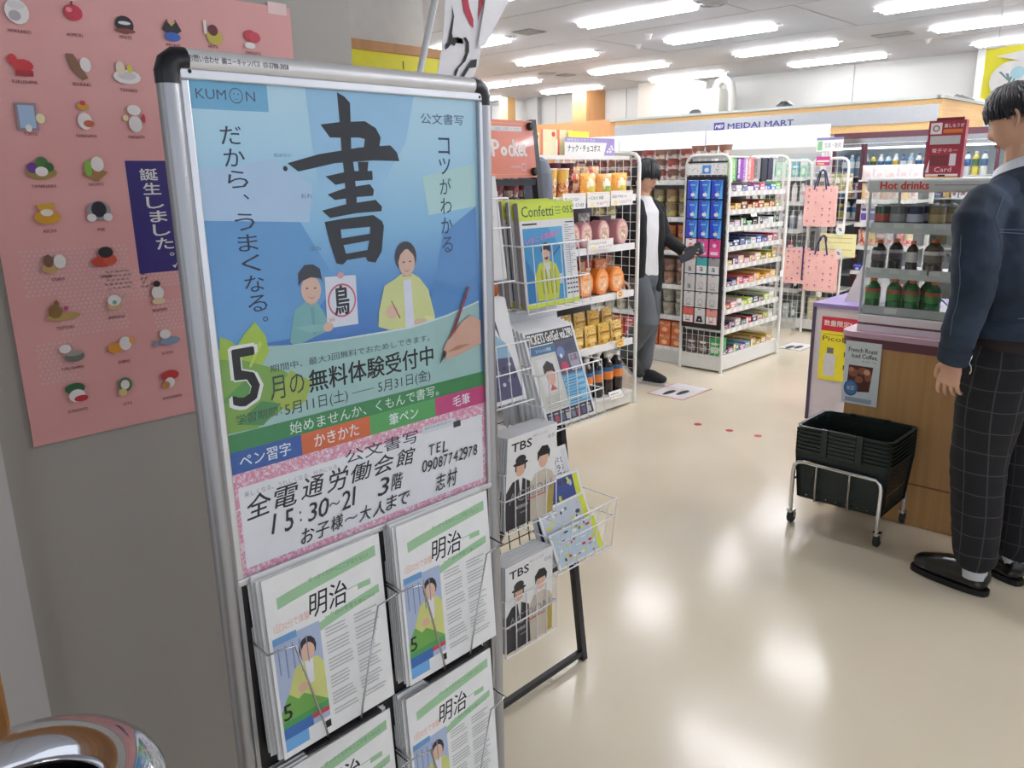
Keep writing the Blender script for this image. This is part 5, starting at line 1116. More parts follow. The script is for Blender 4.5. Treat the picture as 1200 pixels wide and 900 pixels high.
# hand with brush at the right edge
p.poly([(.458, .368), (.462, .366), (.424, .293), (.398, .255), (.392, .252), (.398, .264), (.418, .296)], mat('#8c3448')); p.poly([(.398, .266), (.388, .244), (.402, .258)], mat('#3a2a38'))
p.poly([(.485, .305), (.46, .318), (.44, .308), (.425, .292), (.405, .28), (.397, .268), (.405, .262), (.4, .25), (.43, .252), (.485, .265)], mat('#d8aa94')); p.poly([(.44, .308), (.425, .292), (.41, .285), (.43, .3)], mat('#b88068')); p.poly([(.405, .262), (.43, .27), (.46, .268), (.43, .262)], mat('#b88068'))
p.build('print', po)
MB().box(.475 + ox, .961 + ox, -.0102, -.0092, .905, 1.570, ACRYL).build('clear_cover', DS)

# --- leaflets and their wire holders
def leaflet(seed, full=True):
    b = MB(); b.box(-.105, .105, 0, .0014, 0, .29, PAPER); b.base = 0
    if full:
        G = mat('#9cc49a')
        def arc(x0, x1, z, h, n=8, up=.018):
            pts = [(x0 + (x1 - x0) * i / n, z + up * (i / n) ** .8) for i in range(n + 1)]
            b.poly(pts + [(x, y - h) for x, y in reversed(pts)], G)
        arc(-.085, .095, .255, .018); arc(-.02, .095, .188, .014)
        b.txt('せっかくだからここが足りない！', -.03, .08, .258, .266, mat('#5a8a5c')); b.txt('毎日の学習で身につく', 0, .085, .188, .196, mat('#5a8a5c'))
        b.txt('明治', -.035, .035, .2, .24, INK, .15, .008); b.rect(.055, .08, .212, .222, G); b.poly([(-.01, .193), (.01, .193), (0, .18)], G); b.rect(.035, .055, .2195, .221, G)
        b.txt('1回30分で体験', -.095, -.035, .202, .216, mat('#e0aa98')); b.rect(-.1, -.02, .03, .192, mat('#a9b8d4')); b.rect(-.1, -.06, .184, .195, mat('#6a9ccc'))
        b.poly([(-.088, .06), (-.088, .09), (-.07, .135), (-.05, .142), (-.03, .138), (-.02, .125), (-.02, .06)], mat('#cdd080')); b.ell(-.045, .158, .0155, .019, mat('#2a2228'), 12); b.ell(-.045, .152, .012, .015, mat('#dcb49c'), 12); b.poly([(-.052, .138), (-.038, .138), (-.04, .1), (-.05, .1)], mat('#dfe0e8')); b.ell(-.06, .1, .009, .008, mat('#dcb49c'), 8)
        for i in range(5): b.rect(-.094 + i * .012, -.092 + i * .012, .135 - .01 * (i % 2), .178, mat('#7a8aa8'))
        b.poly([(-.1, .075), (-.085, .1), (-.07, .085), (-.06, .09), (-.02, .06), (-.02, .05), (-.1, .05)], mat('#6fa84e')); b.txt('5', -.097, -.083, .06, .085, INK, bold=.02); b.rect(-.1, -.02, .048, .058, mat('#4a9a5c')); b.rect(-.1, -.05, .03, .048, mat('#3a6ab0')); b.rect(-.05, -.02, .04, .048, mat('#c8444c')); b.rect(-.1, -.06, .01, .03, mat('#6aa8dc')); b.rect(-.03, -.02, .012, .024, INK)
        for i in range(26):
            z = .172 - i * .0058; 
            for (x0, x1) in ((-.012, .035), (.042, .09)):
                if (i * 7 + int(x0 * 100)) % 5: b.rect(x0, x1 - random.random() * .015, z, z + .0022, mat('#b4b8b4'))
    else:
        b.rect(-.08, .09, .255, .268, mat('#9cc49a'))
    return b.mesh('leaflet')
lm = leaflet(0); lm2 = leaflet(1, False)
cols_ = [(.594, 'left'), (.836, 'right')]; rows_ = [(.611, 'upper'), (.287, 'lower')]
for cx, cn_ in cols_:
    for zb, rn_ in rows_:
        lean = R(-3.2)
        for k in range(7):
            fr_ = k == 0
            y = .958 + k * .0046; z = zb + (0 if fr_ else random.uniform(-.002, .006))
            o = put(lm if fr_ else lm2, 'leaflet', f'front leaflet with green bands and a yellow-clad woman, {rn_} {cn_} holder' if fr_ else f'{ORD[k]} leaflet from the front in the {rn_} {cn_} holder of the stand', 'leaflet', (cx + (0 if fr_ else -.004 - .001 * k + random.uniform(-.001, .001)), y, z), 0, None if fr_ else f'leaflets behind the front one, {rn_} {cn_} holder', (lean, 0, R(1.0) + random.uniform(-.01, .01)))
        h = MB(); WR = STEEL; y = -.048
        for s, a in ((-1, 0), (1, 0)):
            xa = cx + ox
            h.tube([(xa + s * .118, -.004, zb + .19), (xa + s * .118, y - .002, zb + .187), (xa + s * .075, y - .004, zb + .183), (xa + s * .035, y - .001, zb + .022), (xa + s * .03, y, zb - .006), (xa + s * .03, -.004, zb - .008)], .0018, WR, 6)
        h.box(cx + ox - .07, cx + ox + .07, -.05, -.004, zb - .010, zb - .006, mat('#17181c', .5))
        h.build('wire_holder', DS)

# ------------------------------------------------------------------ black magazine rack with white wire pockets
RK = thing('magazine_rack', 'black A-frame magazine rack with an orange sign and white wire pockets', 'rack', (1.46, 1.365, 0))
RX = -1.46; RY = -1.365; T = .1225
BM = mat('#1b1c22', .4)
def P3(x, y, z): return (x + RX, y + RY, z)
def bar(p, q, hw, m=BM, n=4): return MB().tube([P3(*p), P3(*q)], hw, m, n, smooth=False)
for x in (1.19, 1.713):
    bar((x, 1.365, 0), (x, 1.365 + 1.6 * T, 1.6), .0145).build('front_leg', RK)
    bar((x, 1.365 + .85 * T + .02, .85), (x, 1.84, 0), .011).build('rear_leg', RK)
for z in (.025, .33, 1.435): bar((1.19, 1.365 + z * T, z), (1.713, 1.365 + z * T, z), .0115).build('cross_bar', RK)
g = MB()
z = .38
while z < 1.42: g.tube([P3(1.2, 1.372 + z * T, z), P3(1.705, 1.372 + z * T, z)], .0016, BM, 4); z += .042
x = 1.225
while x < 1.70: g.tube([P3(x, 1.375 + .35 * T, .35), P3(x, 1.375 + 1.42 * T, 1.42)], .0016, BM, 4); x += .04
g.build('wire_grid', RK, kind='stuff')
sb = MB().box(0, .47, -.004, 0, 0, .15, ramp_mat('sign_orange', [(0, '#e0862e'), (.5, '#dd6a3a'), (1, '#e07a64')], axis=0, lo=0, hi=.47, rough=.3, coat=.3)).build('orange_sign', RK, P3(1.225, 1.365 + 1.45 * T - .016, 1.447), 0, (R(-7), 0, 0))
p = MB(); p.base = .0042; W2 = mat('#f2ece6')
for q in ((.012, .458, .008, .0095), (.012, .458, .1405, .142), (.012, .0135, .008, .142), (.4565, .458, .008, .142)): p.rect(*q, mat('#eba878'))
p.txt('P', .305, .332, .056, .098, W2, bold=.05); p.ell(.349, .069, .0125, .0125, W2, 16); p.ell(.349, .069, .004, .004, mat('#e0a070'), 8); p.txt('cket', .367, .437, .056, .099, W2, bold=.05)
p.txt('Campus', .13, .285, .056, .097, W2, bold=.04)
p.rect(.31, .425, .121, .133, W2); p.txt('ご自由にお取りください', .315, .42, .123, .131, mat('#5a6a9a')); p.ring(.42, .028, .010, .008, W2); p.txt('CAMPUS', .365, .405, .026, .031, W2)
p.build('lettering', sb)
for x in (.445,):
    for z in (.015, .135): MB().lathe([(.0, .012), (.009, .011), (.011, .006), (.011, .0)], BLACK, (x + .012, -.004, z), 12, axis='y').build('knob', sb)
WW = mat('#eeeeee', .35)
def pocket(x0, x1, zb, yb, yf, zt, bars, name='wire_pocket', dz=0):
    """white wire pocket: front wires at heights bars, side arms back to the grid"""
    b = MB(); r = .0022
    def yg(z): return 1.365 + z * T
    for z in bars:
        b.tube([P3(x0, yg(z), z + .002), P3(x0, yf(z), z), P3(x1, yf(z), z), P3(x1, yg(z), z + .002)], r, WW, 5)
    n_ = max(3, int((x1 - x0) / .035))
    for k in range(n_ + 1):
        x = x0 + (x1 - x0) * k / n_
        b.tube([P3(x, yf(bars[0]), bars[0]), P3(x, yf(zb), zb), P3(x, yg(zb), zb)], r * .75, WW, 4)
    for y in (.3, .65): b.tube([P3(x0, yf(zb) + (yg(zb) - yf(zb)) * y, zb), P3(x1, yf(zb) + (yg(zb) - yf(zb)) * y, zb)], r * .75, WW, 4)
    b.tube([P3(x0, yf(zb), zb), P3(x1, yf(zb), zb)], r, WW, 5)
    b.build(name, RK)
lw = lambda y0, k: (lambda z: y0)
pocket(1.47, 1.725, 1.112, 0, lambda z: 1.355 + (z - 1.12) * .1, 0, (1.28, 1.19))
pocket(1.205, 1.44, 1.20, 0, lambda z: 1.37 + (z - 1.2) * .1, 0, (1.40, 1.33))
pocket(1.47, 1.73, .80, 0, lambda z: 1.305 + (z - .8) * .10, 0, (.955, .875))
pocket(1.205, 1.44, .905, 0, lambda z: 1.31 + (z - .9) * .10, 0, (1.055, .985))
pocket(1.30, 1.495, .585, 0, lambda z: 1.285, 0, (.743, .674))
pocket(1.30, 1.50, .235, 0, lambda z: 1.29, 0, (.396, .322))
pocket(1.495, 1.735, .40, 0, lambda z: 1.262 + (.555 - z) * .12, 0, (.555, .50))

# ---- magazines -----------------------------------------------------------------
def mag(w_, h, th, fn, edge=PAPEREDGE, base=PAPER):
    b = MB(); b.box(-w_ / 2, w_ / 2, 0.0003, th, 0, h, edge); b.box(-w_ / 2 - .0005, w_ / 2 + .0005, -.0006, .0003, 0, h, base); b.base = .0007
    if fn: fn(b, w_, h)
    return b.mesh('magazine')
def c_confetti(b, w, h):
    b.rect(-w / 2, w / 2, h * .83, h, mat('#cfe03a')); b.txt('Confetti', -w * .45, w * .12, h * .865, h * .965, mat('#2c5a3c'), bold=.015); b.txt('055', w * .3, w * .49, h * .885, h * .95, mat('#2c5a3c'), bold=.02)
    for k in range(3): b.rect(w * .15, w * .26, h * (.88 + .03 * k), h * (.89 + .03 * k), mat('#6a9a4a'))
    b.rect(-w * .46, w * .26, h * .05, h * .76, mat('#3a94c8')); b.poly([(-w * .46, h * .05), (-w * .46, h * .5), (-w * .3, h * .3), (-w * .2, h * .05)], mat('#2478b4')); b.poly([(w * .0, h * .76), (w * .26, h * .76), (w * .26, h * .5)], mat('#58acd4'))
    b.txt('いまこそ演劇を！', -w * .42, w * .2, h * .64, h * .7, mat('#d86aa8'), rot=.14, bold=.02)
    b.poly([(-w * .28, h * .06), (-w * .3, h * .3), (-w * .22, h * .42), (-w * .06, h * .45), (w * .1, h * .4), (w * .16, h * .28), (w * .1, h * .06)], mat('#c8cf3c')); b.poly([(-w * .12, h * .42), (-w * .02, h * .42), (-w * .04, h * .2)], mat('#d8d8d4')); b.ell(-w * .08, h * .5, w * .08, h * .07, mat('#d8b09a'), 12); b.poly([(-w * .17, h * .53), (-w * .15, h * .6), (-w * .06, h * .62), (w * .01, h * .58), (w * .01, h * .52), (-w * .08, h * .55)], mat('#1c1a20')); b.poly([(-w * .12, h * .47), (-w * .03, h * .48), (-w * .07, h * .445)], mat('#3a2020'))
    b.poly([(w * .02, h * .48), (w * .24, h * .6), (w * .24, h * .585), (w * .03, h * .465)], mat('#28506a')); b.rect(w * .14, w * .22, h * .2, h * .3, mat('#c0d0e0'))
    for k in range(4): b.poly([(-w * .2 + k * w * .08, h * .35), (-w * .18 + k * w * .08, h * .36), (-w * .16 + k * w * .08, h * .12), (-w * .18 + k * w * .08, h * .12)], mat('#8c962c'))
    for k in range(22): b.rect(w * .3, w * (.38 + .1 * ((k * 7) % 3) / 2), h * (.3 + .022 * k), h * (.306 + .022 * k), mat('#8a8e9a'))
    for k in range(4):
        for j in range(4): b.rect(w * (.28 + .055 * j), w * (.32 + .055 * j), h * (.09 + .045 * k), h * (.105 + .045 * k), mat('#2e3450'))
    b.rect(-w / 2, w / 2, 0, h * .04, mat('#cfe03a')); b.rect(-w * .46, -w * .2, h * .79, h * .805, INK); b.rect(w * .32, w * .48, h * .79, h * .8, INK)
def c_tickets(b, w, h):
    b.rect(-w * .46, w * .46, h * .84, h * .97, mat('#2a2c34')); b.txt('TICKETS Go!Go! vol.290', -w * .44, w * .44, h * .855, h * .955, WHITE, bold=.03)
    b.rect(-w * .46, w * .02, h * .74, h * .83, mat('#2e6a94')); b.txt('スペシャル特集', -w * .35, -w * .05, h * .76, h * .8, WHITE); b.rect(-w * .46, w * .02, h * .16, h * .74, mat('#d0cfc4')); b.rect(-w * .38, -w * .02, h * .34, h * .7, mat('#d9d8d6')); b.ell(-w * .19, h * .5, w * .085, h * .09, mat('#d9a890'), 14); b.poly([(-w * .3, h * .53), (-w * .29, h * .62), (-w * .19, h * .67), (-w * .09, h * .62), (-w * .08, h * .52), (-w * .14, h * .56), (-w * .24, h * .56)], mat('#201a1e')); b.poly([(-w * .26, h * .36), (-w * .2, h * .42), (-w * .12, h * .36)], mat('#c0524c'))
    for k in range(7): b.rect(-w * .4, -w * (.06 + .05 * (k % 3)), h * (.18 + .02 * k), h * (.186 + .02 * k), mat('#a3a294'))
    b.rect(w * .02, w * .46, h * .48, h * .84, mat('#4a4c62')); b.ell(w * .12, h * .72, w * .08, h * .06, mat('#6a84b8'), 9); b.ell(w * .3, h * .76, w * .1, h * .05, mat('#38405a'), 9); b.ell(w * .13, h * .56, w * .08, h * .06, mat('#c83c5a'), 7); b.rect(w * .25, w * .44, h * .5, h * .68, mat('#a8a0b0')); b.txt('応募', w * .27, w * .42, h * .6, h * .67, mat('#6a3a5a'), bold=.02); b.poly([(w * .08, h * .68), (w * .11, h * .71), (w * .14, h * .68), (w * .11, h * .65)], WHITE)
    b.rect(w * .02, w * .46, h * .16, h * .48, mat('#4f9ac4'))
    for k in range(5): b.rect(w * .04, w * .44, h * (.18 + .06 * k), h * (.215 + .06 * k), mat('#8cc4de')); b.rect(w * .06, w * .3, h * (.193 + .06 * k), h * (.203 + .06 * k), mat('#3a6a94'))
    b.rect(-w * .46, w * .46, h * .02, h * .15, mat('#2c2834'))
    for k in range(8): b.rect(w * (-.43 + .11 * k), w * (-.35 + .11 * k), h * .035, h * .1, mat(['#7a8090', '#a84a5a', '#50607a', '#c0b8b8'][k % 4])); b.rect(w * (-.43 + .11 * k), w * (-.35 + .11 * k), h * .112, h * .128, mat('#b0b0b8'))
def c_tbs(b, w, h):
    b.txt('TBS', -w * .42, -w * .02, h * .84, h * .93, mat('#15151a'), bold=.04); b.txt('赤坂サカス 5月号', 0, w * .3, h * .93, h * .95, GREY); b.txt('05', w * .32, w * .46, h * .86, h * .9, GREY)
    b.poly([(-w * .5, 0), (-w * .5, h * .42), (-w * .38, h * .52), (-w * .2, h * .54), (-w * .02, h * .46), (w * .02, 0)], mat('#2c2a30')); b.poly([(-w * .26, h * .54), (-w * .18, h * .54), (-w * .2, h * .3)], mat('#e6e2dc')); b.ell(-w * .23, h * .64, w * .1, h * .085, mat('#dcb096'), 14); b.ell(-w * .23, h * .695, w * .15, h * .022, mat('#26242a')); b.ell(-w * .23, h * .735, w * .105, h * .05, mat('#26242a')); b.rect(-w * .335, -w * .31, h * .62, h * .7, mat('#26242a')); b.rect(-w * .15, -w * .125, h * .62, h * .7, mat('#26242a'))
    b.poly([(w * .02, 0), (-w * .02, h * .42), (w * .08, h * .52), (w * .28, h * .54), (w * .44, h * .48), (w * .5, h * .4), (w * .5, 0)], mat('#c9bfae')); b.ell(w * .24, h * .64, w * .095, h * .085, mat('#e0b49a'), 14); b.poly([(w * .12, h * .64), (w * .11, h * .74), (w * .2, h * .8), (w * .32, h * .79), (w * .38, h * .72), (w * .36, h * .64), (w * .33, h * .69), (w * .16, h * .69)], mat('#1e1c20')); b.poly([(w * .36, 0), (w * .38, h * .3), (w * .5, h * .34), (w * .5, 0)], mat('#b09a4a'))
    b.txt('ACTION', -w * .44, w * .44, h * .28, h * .4, mat('#8f8c90'), bold=.01); b.rect(-w * .1, w * .34, h * .255, h * .27, mat('#c05a5a')); b.txt('毎日放送中', -w * .3, -w * .05, h * .2, h * .24, WHITE); b.rect(-w * .2, -w * .05, h * .14, h * .155, mat('#8a8a90'))
def c_woman(b, w, h):
    b.poly([(w * -.05, h * .45), (0, h * .62), (w * .2, h * .66), (w * .36, h * .55), (w * .4, h * .4)], mat('#8ab4cc')); b.ell(w * .14, h * .75, w * .1, h * .08, mat('#dcb4a0'), 12); b.poly([(w * .02, h * .7), (w * .04, h * .84), (w * .14, h * .88), (w * .25, h * .82), (w * .28, h * .6), (w * .22, h * .74), (w * .1, h * .83)], mat('#2a2226'))
    b.poly([(-w * .1, h * .04), (-w * .08, h * .45), (w * .4, h * .42), (w * .46, h * .04)], mat('#4c4a6c'))
    for k in range(9): b.ell(w * (-.02 + .05 * k), h * (.12 + .03 * ((k * 5) % 9)), w * .03, h * .02, mat(['#9a98b4', '#cfd0de', '#2c2a48'][k % 3]), 7)
def c_text(b, w, h):
    for k in range(8): b.rect(-w * .4, w * (.2 + .1 * (k % 3)), h * (.5 + .05 * k), h * (.51 + .05 * k), mat('#b8bac4'))
GRB = mat('#d5d7da', .6)
cm = mag(.215, .27, .016, c_confetti, ramp_mat('mag_edge', [(.3, '#8f8488'), (.7, '#b3aaae')], kind='noise', scale=(2, 400, 2), rough=.7))
for k in range(4):
    put(cm, 'magazine', ['lime headed magazine with a person on the cover, front of the top right pocket', 'lime headed magazine second in the top right pocket', 'lime headed magazine third in the top right pocket', 'lime headed magazine at the very back of the top right pocket'][k], 'magazine', (1.603 - .004 * k, 1.383 + .024 * k, 1.117 + .002 * k), 0, 'lime headed magazines', (R(-6), 0, R(1.2 * (k % 2))))
tm = mag(.205, .262, .010, c_tickets)
for k in range(5):
    put(tm, 'magazine', ['ticket magazine with a man in red and blue panels, front of the middle right pocket', 'ticket magazine second in the middle right pocket', 'ticket magazine third in the middle right pocket', 'ticket magazine fourth in the middle right pocket', 'ticket magazine at the back of the middle right pocket'][k], 'magazine', (1.608 - .006 * k, 1.322 + .0155 * k, .806 + .003 * k), 0, 'ticket magazines', (R(-20 + k * 1.5), 0, 0))
for k in range(2):
    put(mag(.23, .30, .014, None, PAPEREDGE, GRB), 'newspaper', ['large pale grey paper pile front sheet behind the ticket magazines', 'large pale grey paper pile back sheet behind the ticket magazines'][k], 'newspaper', (1.585 - .01 * k, 1.408 + .016 * k, .806), 0, None, (R(-10.5), 0, 0))
wm = mag(.205, .26, .006, c_woman)
for k in range(3): put(wm, 'magazine', ['white magazine with a woman in blue on the cover, front of the middle left pocket', 'white magazine second in the middle left pocket', 'white magazine third in the middle left pocket'][k], 'magazine', (1.318 - .003 * k, 1.318 + .010 * k, .910), 0, 'white magazines with a woman', (R(-16 + k), 0, 0))
xm = mag(.20, .25, .006, c_text)
for k in range(3): put(xm, 'booklet', ['white booklet with grey lines in the top left pocket, front', 'white booklet in the top left pocket, second', 'white booklet in the top left pocket, third'][k], 'booklet', (1.325 - .003 * k, 1.384 + .014 * k, 1.205), 0, 'white booklets', (R(-8), 0, 0))
bmg = mag(.182, .25, .006, c_tbs)
for zz, nm in ((.589, 'upper'), (.239, 'lower')):
    for k in range(8):
        o = put(bmg, 'magazine', f'pale magazine with two people on the cover, front of the {nm} small left pocket' if k == 0 else f'{ORD[k]} pale magazine from the front in the {nm} small left pocket', 'magazine', (1.398 - .0008 * k, 1.294 + .0085 * k + (.004 if zz < .5 else 0), zz), 0, None if k == 0 else f'pale magazines behind the front one, {nm} small left pocket', (R(4 if zz > .5 else 1), 0, 0))
# flyers in the lower right basket
def c_fly(i):
    pal = [('#e8e8ea', '#b0b4b0', '#c8505a'), ('#3a4a8c', '#a8c4dc', '#d0406a'), ('#c4ccd4', '#6a6e7a', '#c8c060'), ('#b8ccd8', '#c03a58', '#d4d04a')][i]
    def f(b, w, h):
        b.rect(-w * .46, w * .46, h * .04, h * .96, mat(pal[0])); rnd = random.Random(i)
        if i == 0:
            for r in range(3): b.vtxt(['しあわせの', 'ドラマチカ', 'あなたへ'][r], w * (.38 - .14 * r), h * .9, h * (.5 - .0 * r), w * .1, mat(['#4a4a54', '#3a3a44', '#c8505a'][r]), bold=.02)
            b.rect(-w * .4, -w * .1, h * .4, h * .8, mat('#cfd0d8'))
        else:
            for k in range(46): b.ell(w * rnd.uniform(-.4, .33), h * rnd.uniform(.08, .92), w * rnd.uniform(.015, .055), h * rnd.uniform(.012, .05), mat(rnd.choice([pal[1], pal[2], '#e8e8ec', '#3a3c5a', '#d8d84e'])), 8)
        b.rect(w * .36, w * .46, h * .04, h * .96, mat('#d8de3e' if i else '#dcdce0'))
    return f
for k, (x, y, z, sc, lean, rz_) in enumerate([(1.603, 1.355, .43, (.20, .27), -14, .06), (1.608, 1.332, .42, (.21, .21), -18, -.04), (1.612, 1.308, .412, (.21, .155), -22, .03), (1.612, 1.285, .407, (.205, .10), -24, 0)]):
    put(mag(sc[0], sc[1], .004, c_fly(k)), 'flyer', ['white flyer with vertical writing sticking up highest in the lower right wire basket', 'blue flyer with pink blotches in the lower right wire basket, second from the back', 'grey flyer with yellow edge in the lower right wire basket, third from the back', 'pale blue flyer with red blotches at the front of the lower right wire basket'][k], 'flyer', (x, y, z), rz_, None, (R(lean), 0, rz_))

# ------------------------------------------------------------------ flag on a leaning pole
FL = thing('flag', 'white cloth flag with black and red brush strokes on a leaning white pole', 'flag', (1.22, 2.0, 0))
MB().lathe([(.0, 0), (.07, 0), (.07, .03), (.02, .05), (.0, .05)], DKPLAST, (-.113, 0, 0), 16).build('pole_base', FL)
MB().tube([(-.113, 0, .04), (.696, 0, 2.42)], .0105, mat('#dcdfe6', .35), 12).build('pole', FL)
def flv(pts, y, m, th=.0015, name='cloth', parent=FL):
    b = MB(); n_ = len(pts); q = [(x - 1.22, y - 2.0, z) for x, z in pts]
    b.add(q + [(a, c + th, d) for a, c, d in q], [list(range(n_)), list(range(2 * n_ - 1, n_ - 1, -1))] + [(k, (k + 1) % n_, n_ + (k + 1) % n_, n_ + k) for k in range(n_)], m)
    return b.build(name, parent)
c = flv([(1.775, 1.99), (1.80, 2.40), (1.99, 2.40), (2.05, 2.02), (1.946, 1.896), (1.914, 1.842), (1.905, 1.80), (1.87, 1.745), (1.80, 1.745), (1.725, 1.745), (1.755, 1.85)], 1.96, mat('#e9e9ec', .7))
flv([(1.99, 2.2), (2.10, 2.2), (2.046, 2.012), (1.93, 1.86), (1.895, 1.845), (1.90, 1.87)], 1.95, mat('#f0f0f2', .7), name='folded_hem')
_fl = [1.9582]
def flp(pts, m): _fl[0] -= .0006; return flv(pts, _fl[0], m, .0004, 'brush_stroke', c)
flp([(1.80, 2.05), (1.84, 1.98), (1.845, 1.95), (1.87, 1.915), (1.885, 1.905), (1.886, 1.93), (1.87, 1.965), (1.85, 2.05)], mat('#b83a52', .7))
flp([(1.905, 1.93), (1.93, 1.985), (1.935, 2.05), (1.915, 2.0)], mat('#b83a52', .7))
flp([(1.795, 1.96), (1.797, 1.93), (1.785, 1.89), (1.775, 1.855), (1.765, 1.845), (1.762, 1.83), (1.775, 1.838), (1.787, 1.85), (1.80, 1.845), (1.812, 1.86), (1.835, 1.868), (1.84, 1.855), (1.832, 1.87), (1.815, 1.872), (1.795, 1.868), (1.792, 1.88), (1.803, 1.93)], mat('#26262b', .7))
flp([(1.838, 1.872), (1.85, 1.86), (1.848, 1.83), (1.83, 1.80), (1.80, 1.775), (1.79, 1.745), (1.80, 1.752), (1.815, 1.782), (1.845, 1.805), (1.862, 1.835), (1.862, 1.862), (1.85, 1.875)], mat('#26262b', .7))
flp([(1.815, 1.75), (1.87, 1.81), (1.895, 1.815), (1.89, 1.79), (1.86, 1.785), (1.83, 1.75)], mat('#2f3034', .7))

# ------------------------------------------------------------------ chrome rimmed bin at the lower left corner
CB = thing('chrome_bin', 'chrome rimmed round bin with a black mouth at the bottom left corner', 'bin', (.112, .684, 0))
b = MB(); Rm, rm_, cz, n1, n2 = .085, .0285, .937, 48, 20
vs = [((Rm + rm_ * cos(2 * pi * j / n2)) * cos(2 * pi * i / n1), (Rm + rm_ * cos(2 * pi * j / n2)) * sin(2 * pi * i / n1), cz + rm_ * 1.15 * sin(2 * pi * j / n2)) for i in range(n1) for j in range(n2)]
b.add(vs, [(i * n2 + j, ((i + 1) % n1) * n2 + j, ((i + 1) % n1) * n2 + (j + 1) % n2, i * n2 + (j + 1) % n2) for i in range(n1) for j in range(n2)], CHROME, True); b.build('chrome_rim', CB)
MB().lathe([(.0, 0), (.09, 0), (.095, .01), (.095, .922), (.0905, .932)], STEEL, (0, 0, 0), 32).build('bin_body', CB)
MB().lathe([(.064, .932), (.060, .905), (.058, .872), (.045, .867), (.0, .867)], mat('#15161a', .3), (0, 0, 0), 32).build('black_liner', CB)
MB().lathe([(.0, .896), (.036, .894), (.045, .884), (.045, .868), (.0, .868)], mat('#6e6a74', .35), (0, 0, 0), 24).build('inner_lid', CB)

# ------------------------------------------------------------------ people
def piece(b, pts, radii, n=14, m=None, side=(1, 0, 0)):
    """closed tapered elliptical limb with rounded ends. radii: r or (r_side, r_other)"""
    pts = [Vector(p) for p in pts]; rd = [(r, r) if not isinstance(r, (tuple, list)) else r for r in radii]
    P = []; Q = []
    def ends(i, s):
        d = (pts[i] - pts[i - s] if s > 0 else pts[i] - pts[i + 1]).normalized(); a, c_ = rd[i]; r = min(a, c_) * .9
        return [(pts[i] + d * r * k, (a * q, c_ * q)) for k, q in ((.45, .88), (.8, .6), (.97, .22))]
    st = ends(0, -1); en = ends(len(pts) - 1, 1)
    seq = list(reversed(st)) + list(zip(pts, rd)) + en
    vs = []; sd = Vector(side)
    for i, (p, (a, c_)) in enumerate(seq):
        d = (seq[min(i + 1, len(seq) - 1)][0] - seq[max(i - 1, 0)][0]).normalized()
        s2 = (sd - d * sd.dot(d)); s2 = s2.normalized() if s2.length > 1e-4 else d.orthogonal().normalized(); t = d.cross(s2)
        for k in range(n): an = 2 * pi * k / n; vs.append(p + s2 * cos(an) * a + t * sin(an) * c_)
    N = len(seq)
    fs = [(i * n + k, i * n + (k + 1) % n, (i + 1) * n + (k + 1) % n, (i + 1) * n + k) for i in range(N - 1) for k in range(n)]
    fs += [list(range(n - 1, -1, -1)), list(range((N - 1) * n, N * n))]
    b.add(vs, fs, m or WHITE, True)
def ball(b, c, r, m=None, sq=(1, 1, 1), n=12):
    vs = []; 
    for j in range(1, n): 
        for k in range(n * 2): a, t = pi * k / n, pi * j / n; vs.append((c[0] + r * sq[0] * sin(t) * cos(a), c[1] + r * sq[1] * sin(t) * sin(a), c[2] + r * sq[2] * cos(t)))
    w_ = n * 2; fs = [(j * w_ + k, (j + 1) * w_ + k, (j + 1) * w_ + (k + 1) % w_, j * w_ + (k + 1) % w_) for j in range(n - 2) for k in range(w_)] + [list(range(w_)), list(range((n - 2) * w_ + w_ - 1, (n - 2) * w_ - 1, -1))]
    b.add(vs, fs, m or WHITE, True)
def fuse(b, name, parent, m, vox=.007, smooth=6, disp=None):
    """voxel-union of the overlapping pieces into one continuous surface"""
    o = b.build('tmp', None); r = o.modifiers.new('r', 'REMESH'); r.mode = 'VOXEL'; r.voxel_size = vox; r.use_smooth_shade = True
    s_ = o.modifiers.new('s', 'SMOOTH'); s_.factor = .5; s_.iterations = smooth
    col.objects.unlink(o); me = evaluated(o); bpy.data.objects.remove(o)
    me.materials.clear(); me.materials.append(m); me.polygons.foreach_set('material_index', [0] * len(me.polygons)); me.polygons.foreach_set('use_smooth', [True] * len(me.polygons))
    if disp:
        nr = [v.normal.copy() for v in me.vertices]
        for v, n_ in zip(me.vertices, nr): v.co += n_ * disp(v.co)
    me.name = name; q = bpy.data.objects.new(name, me); col.objects.link(q); q.parent = parent
    return q
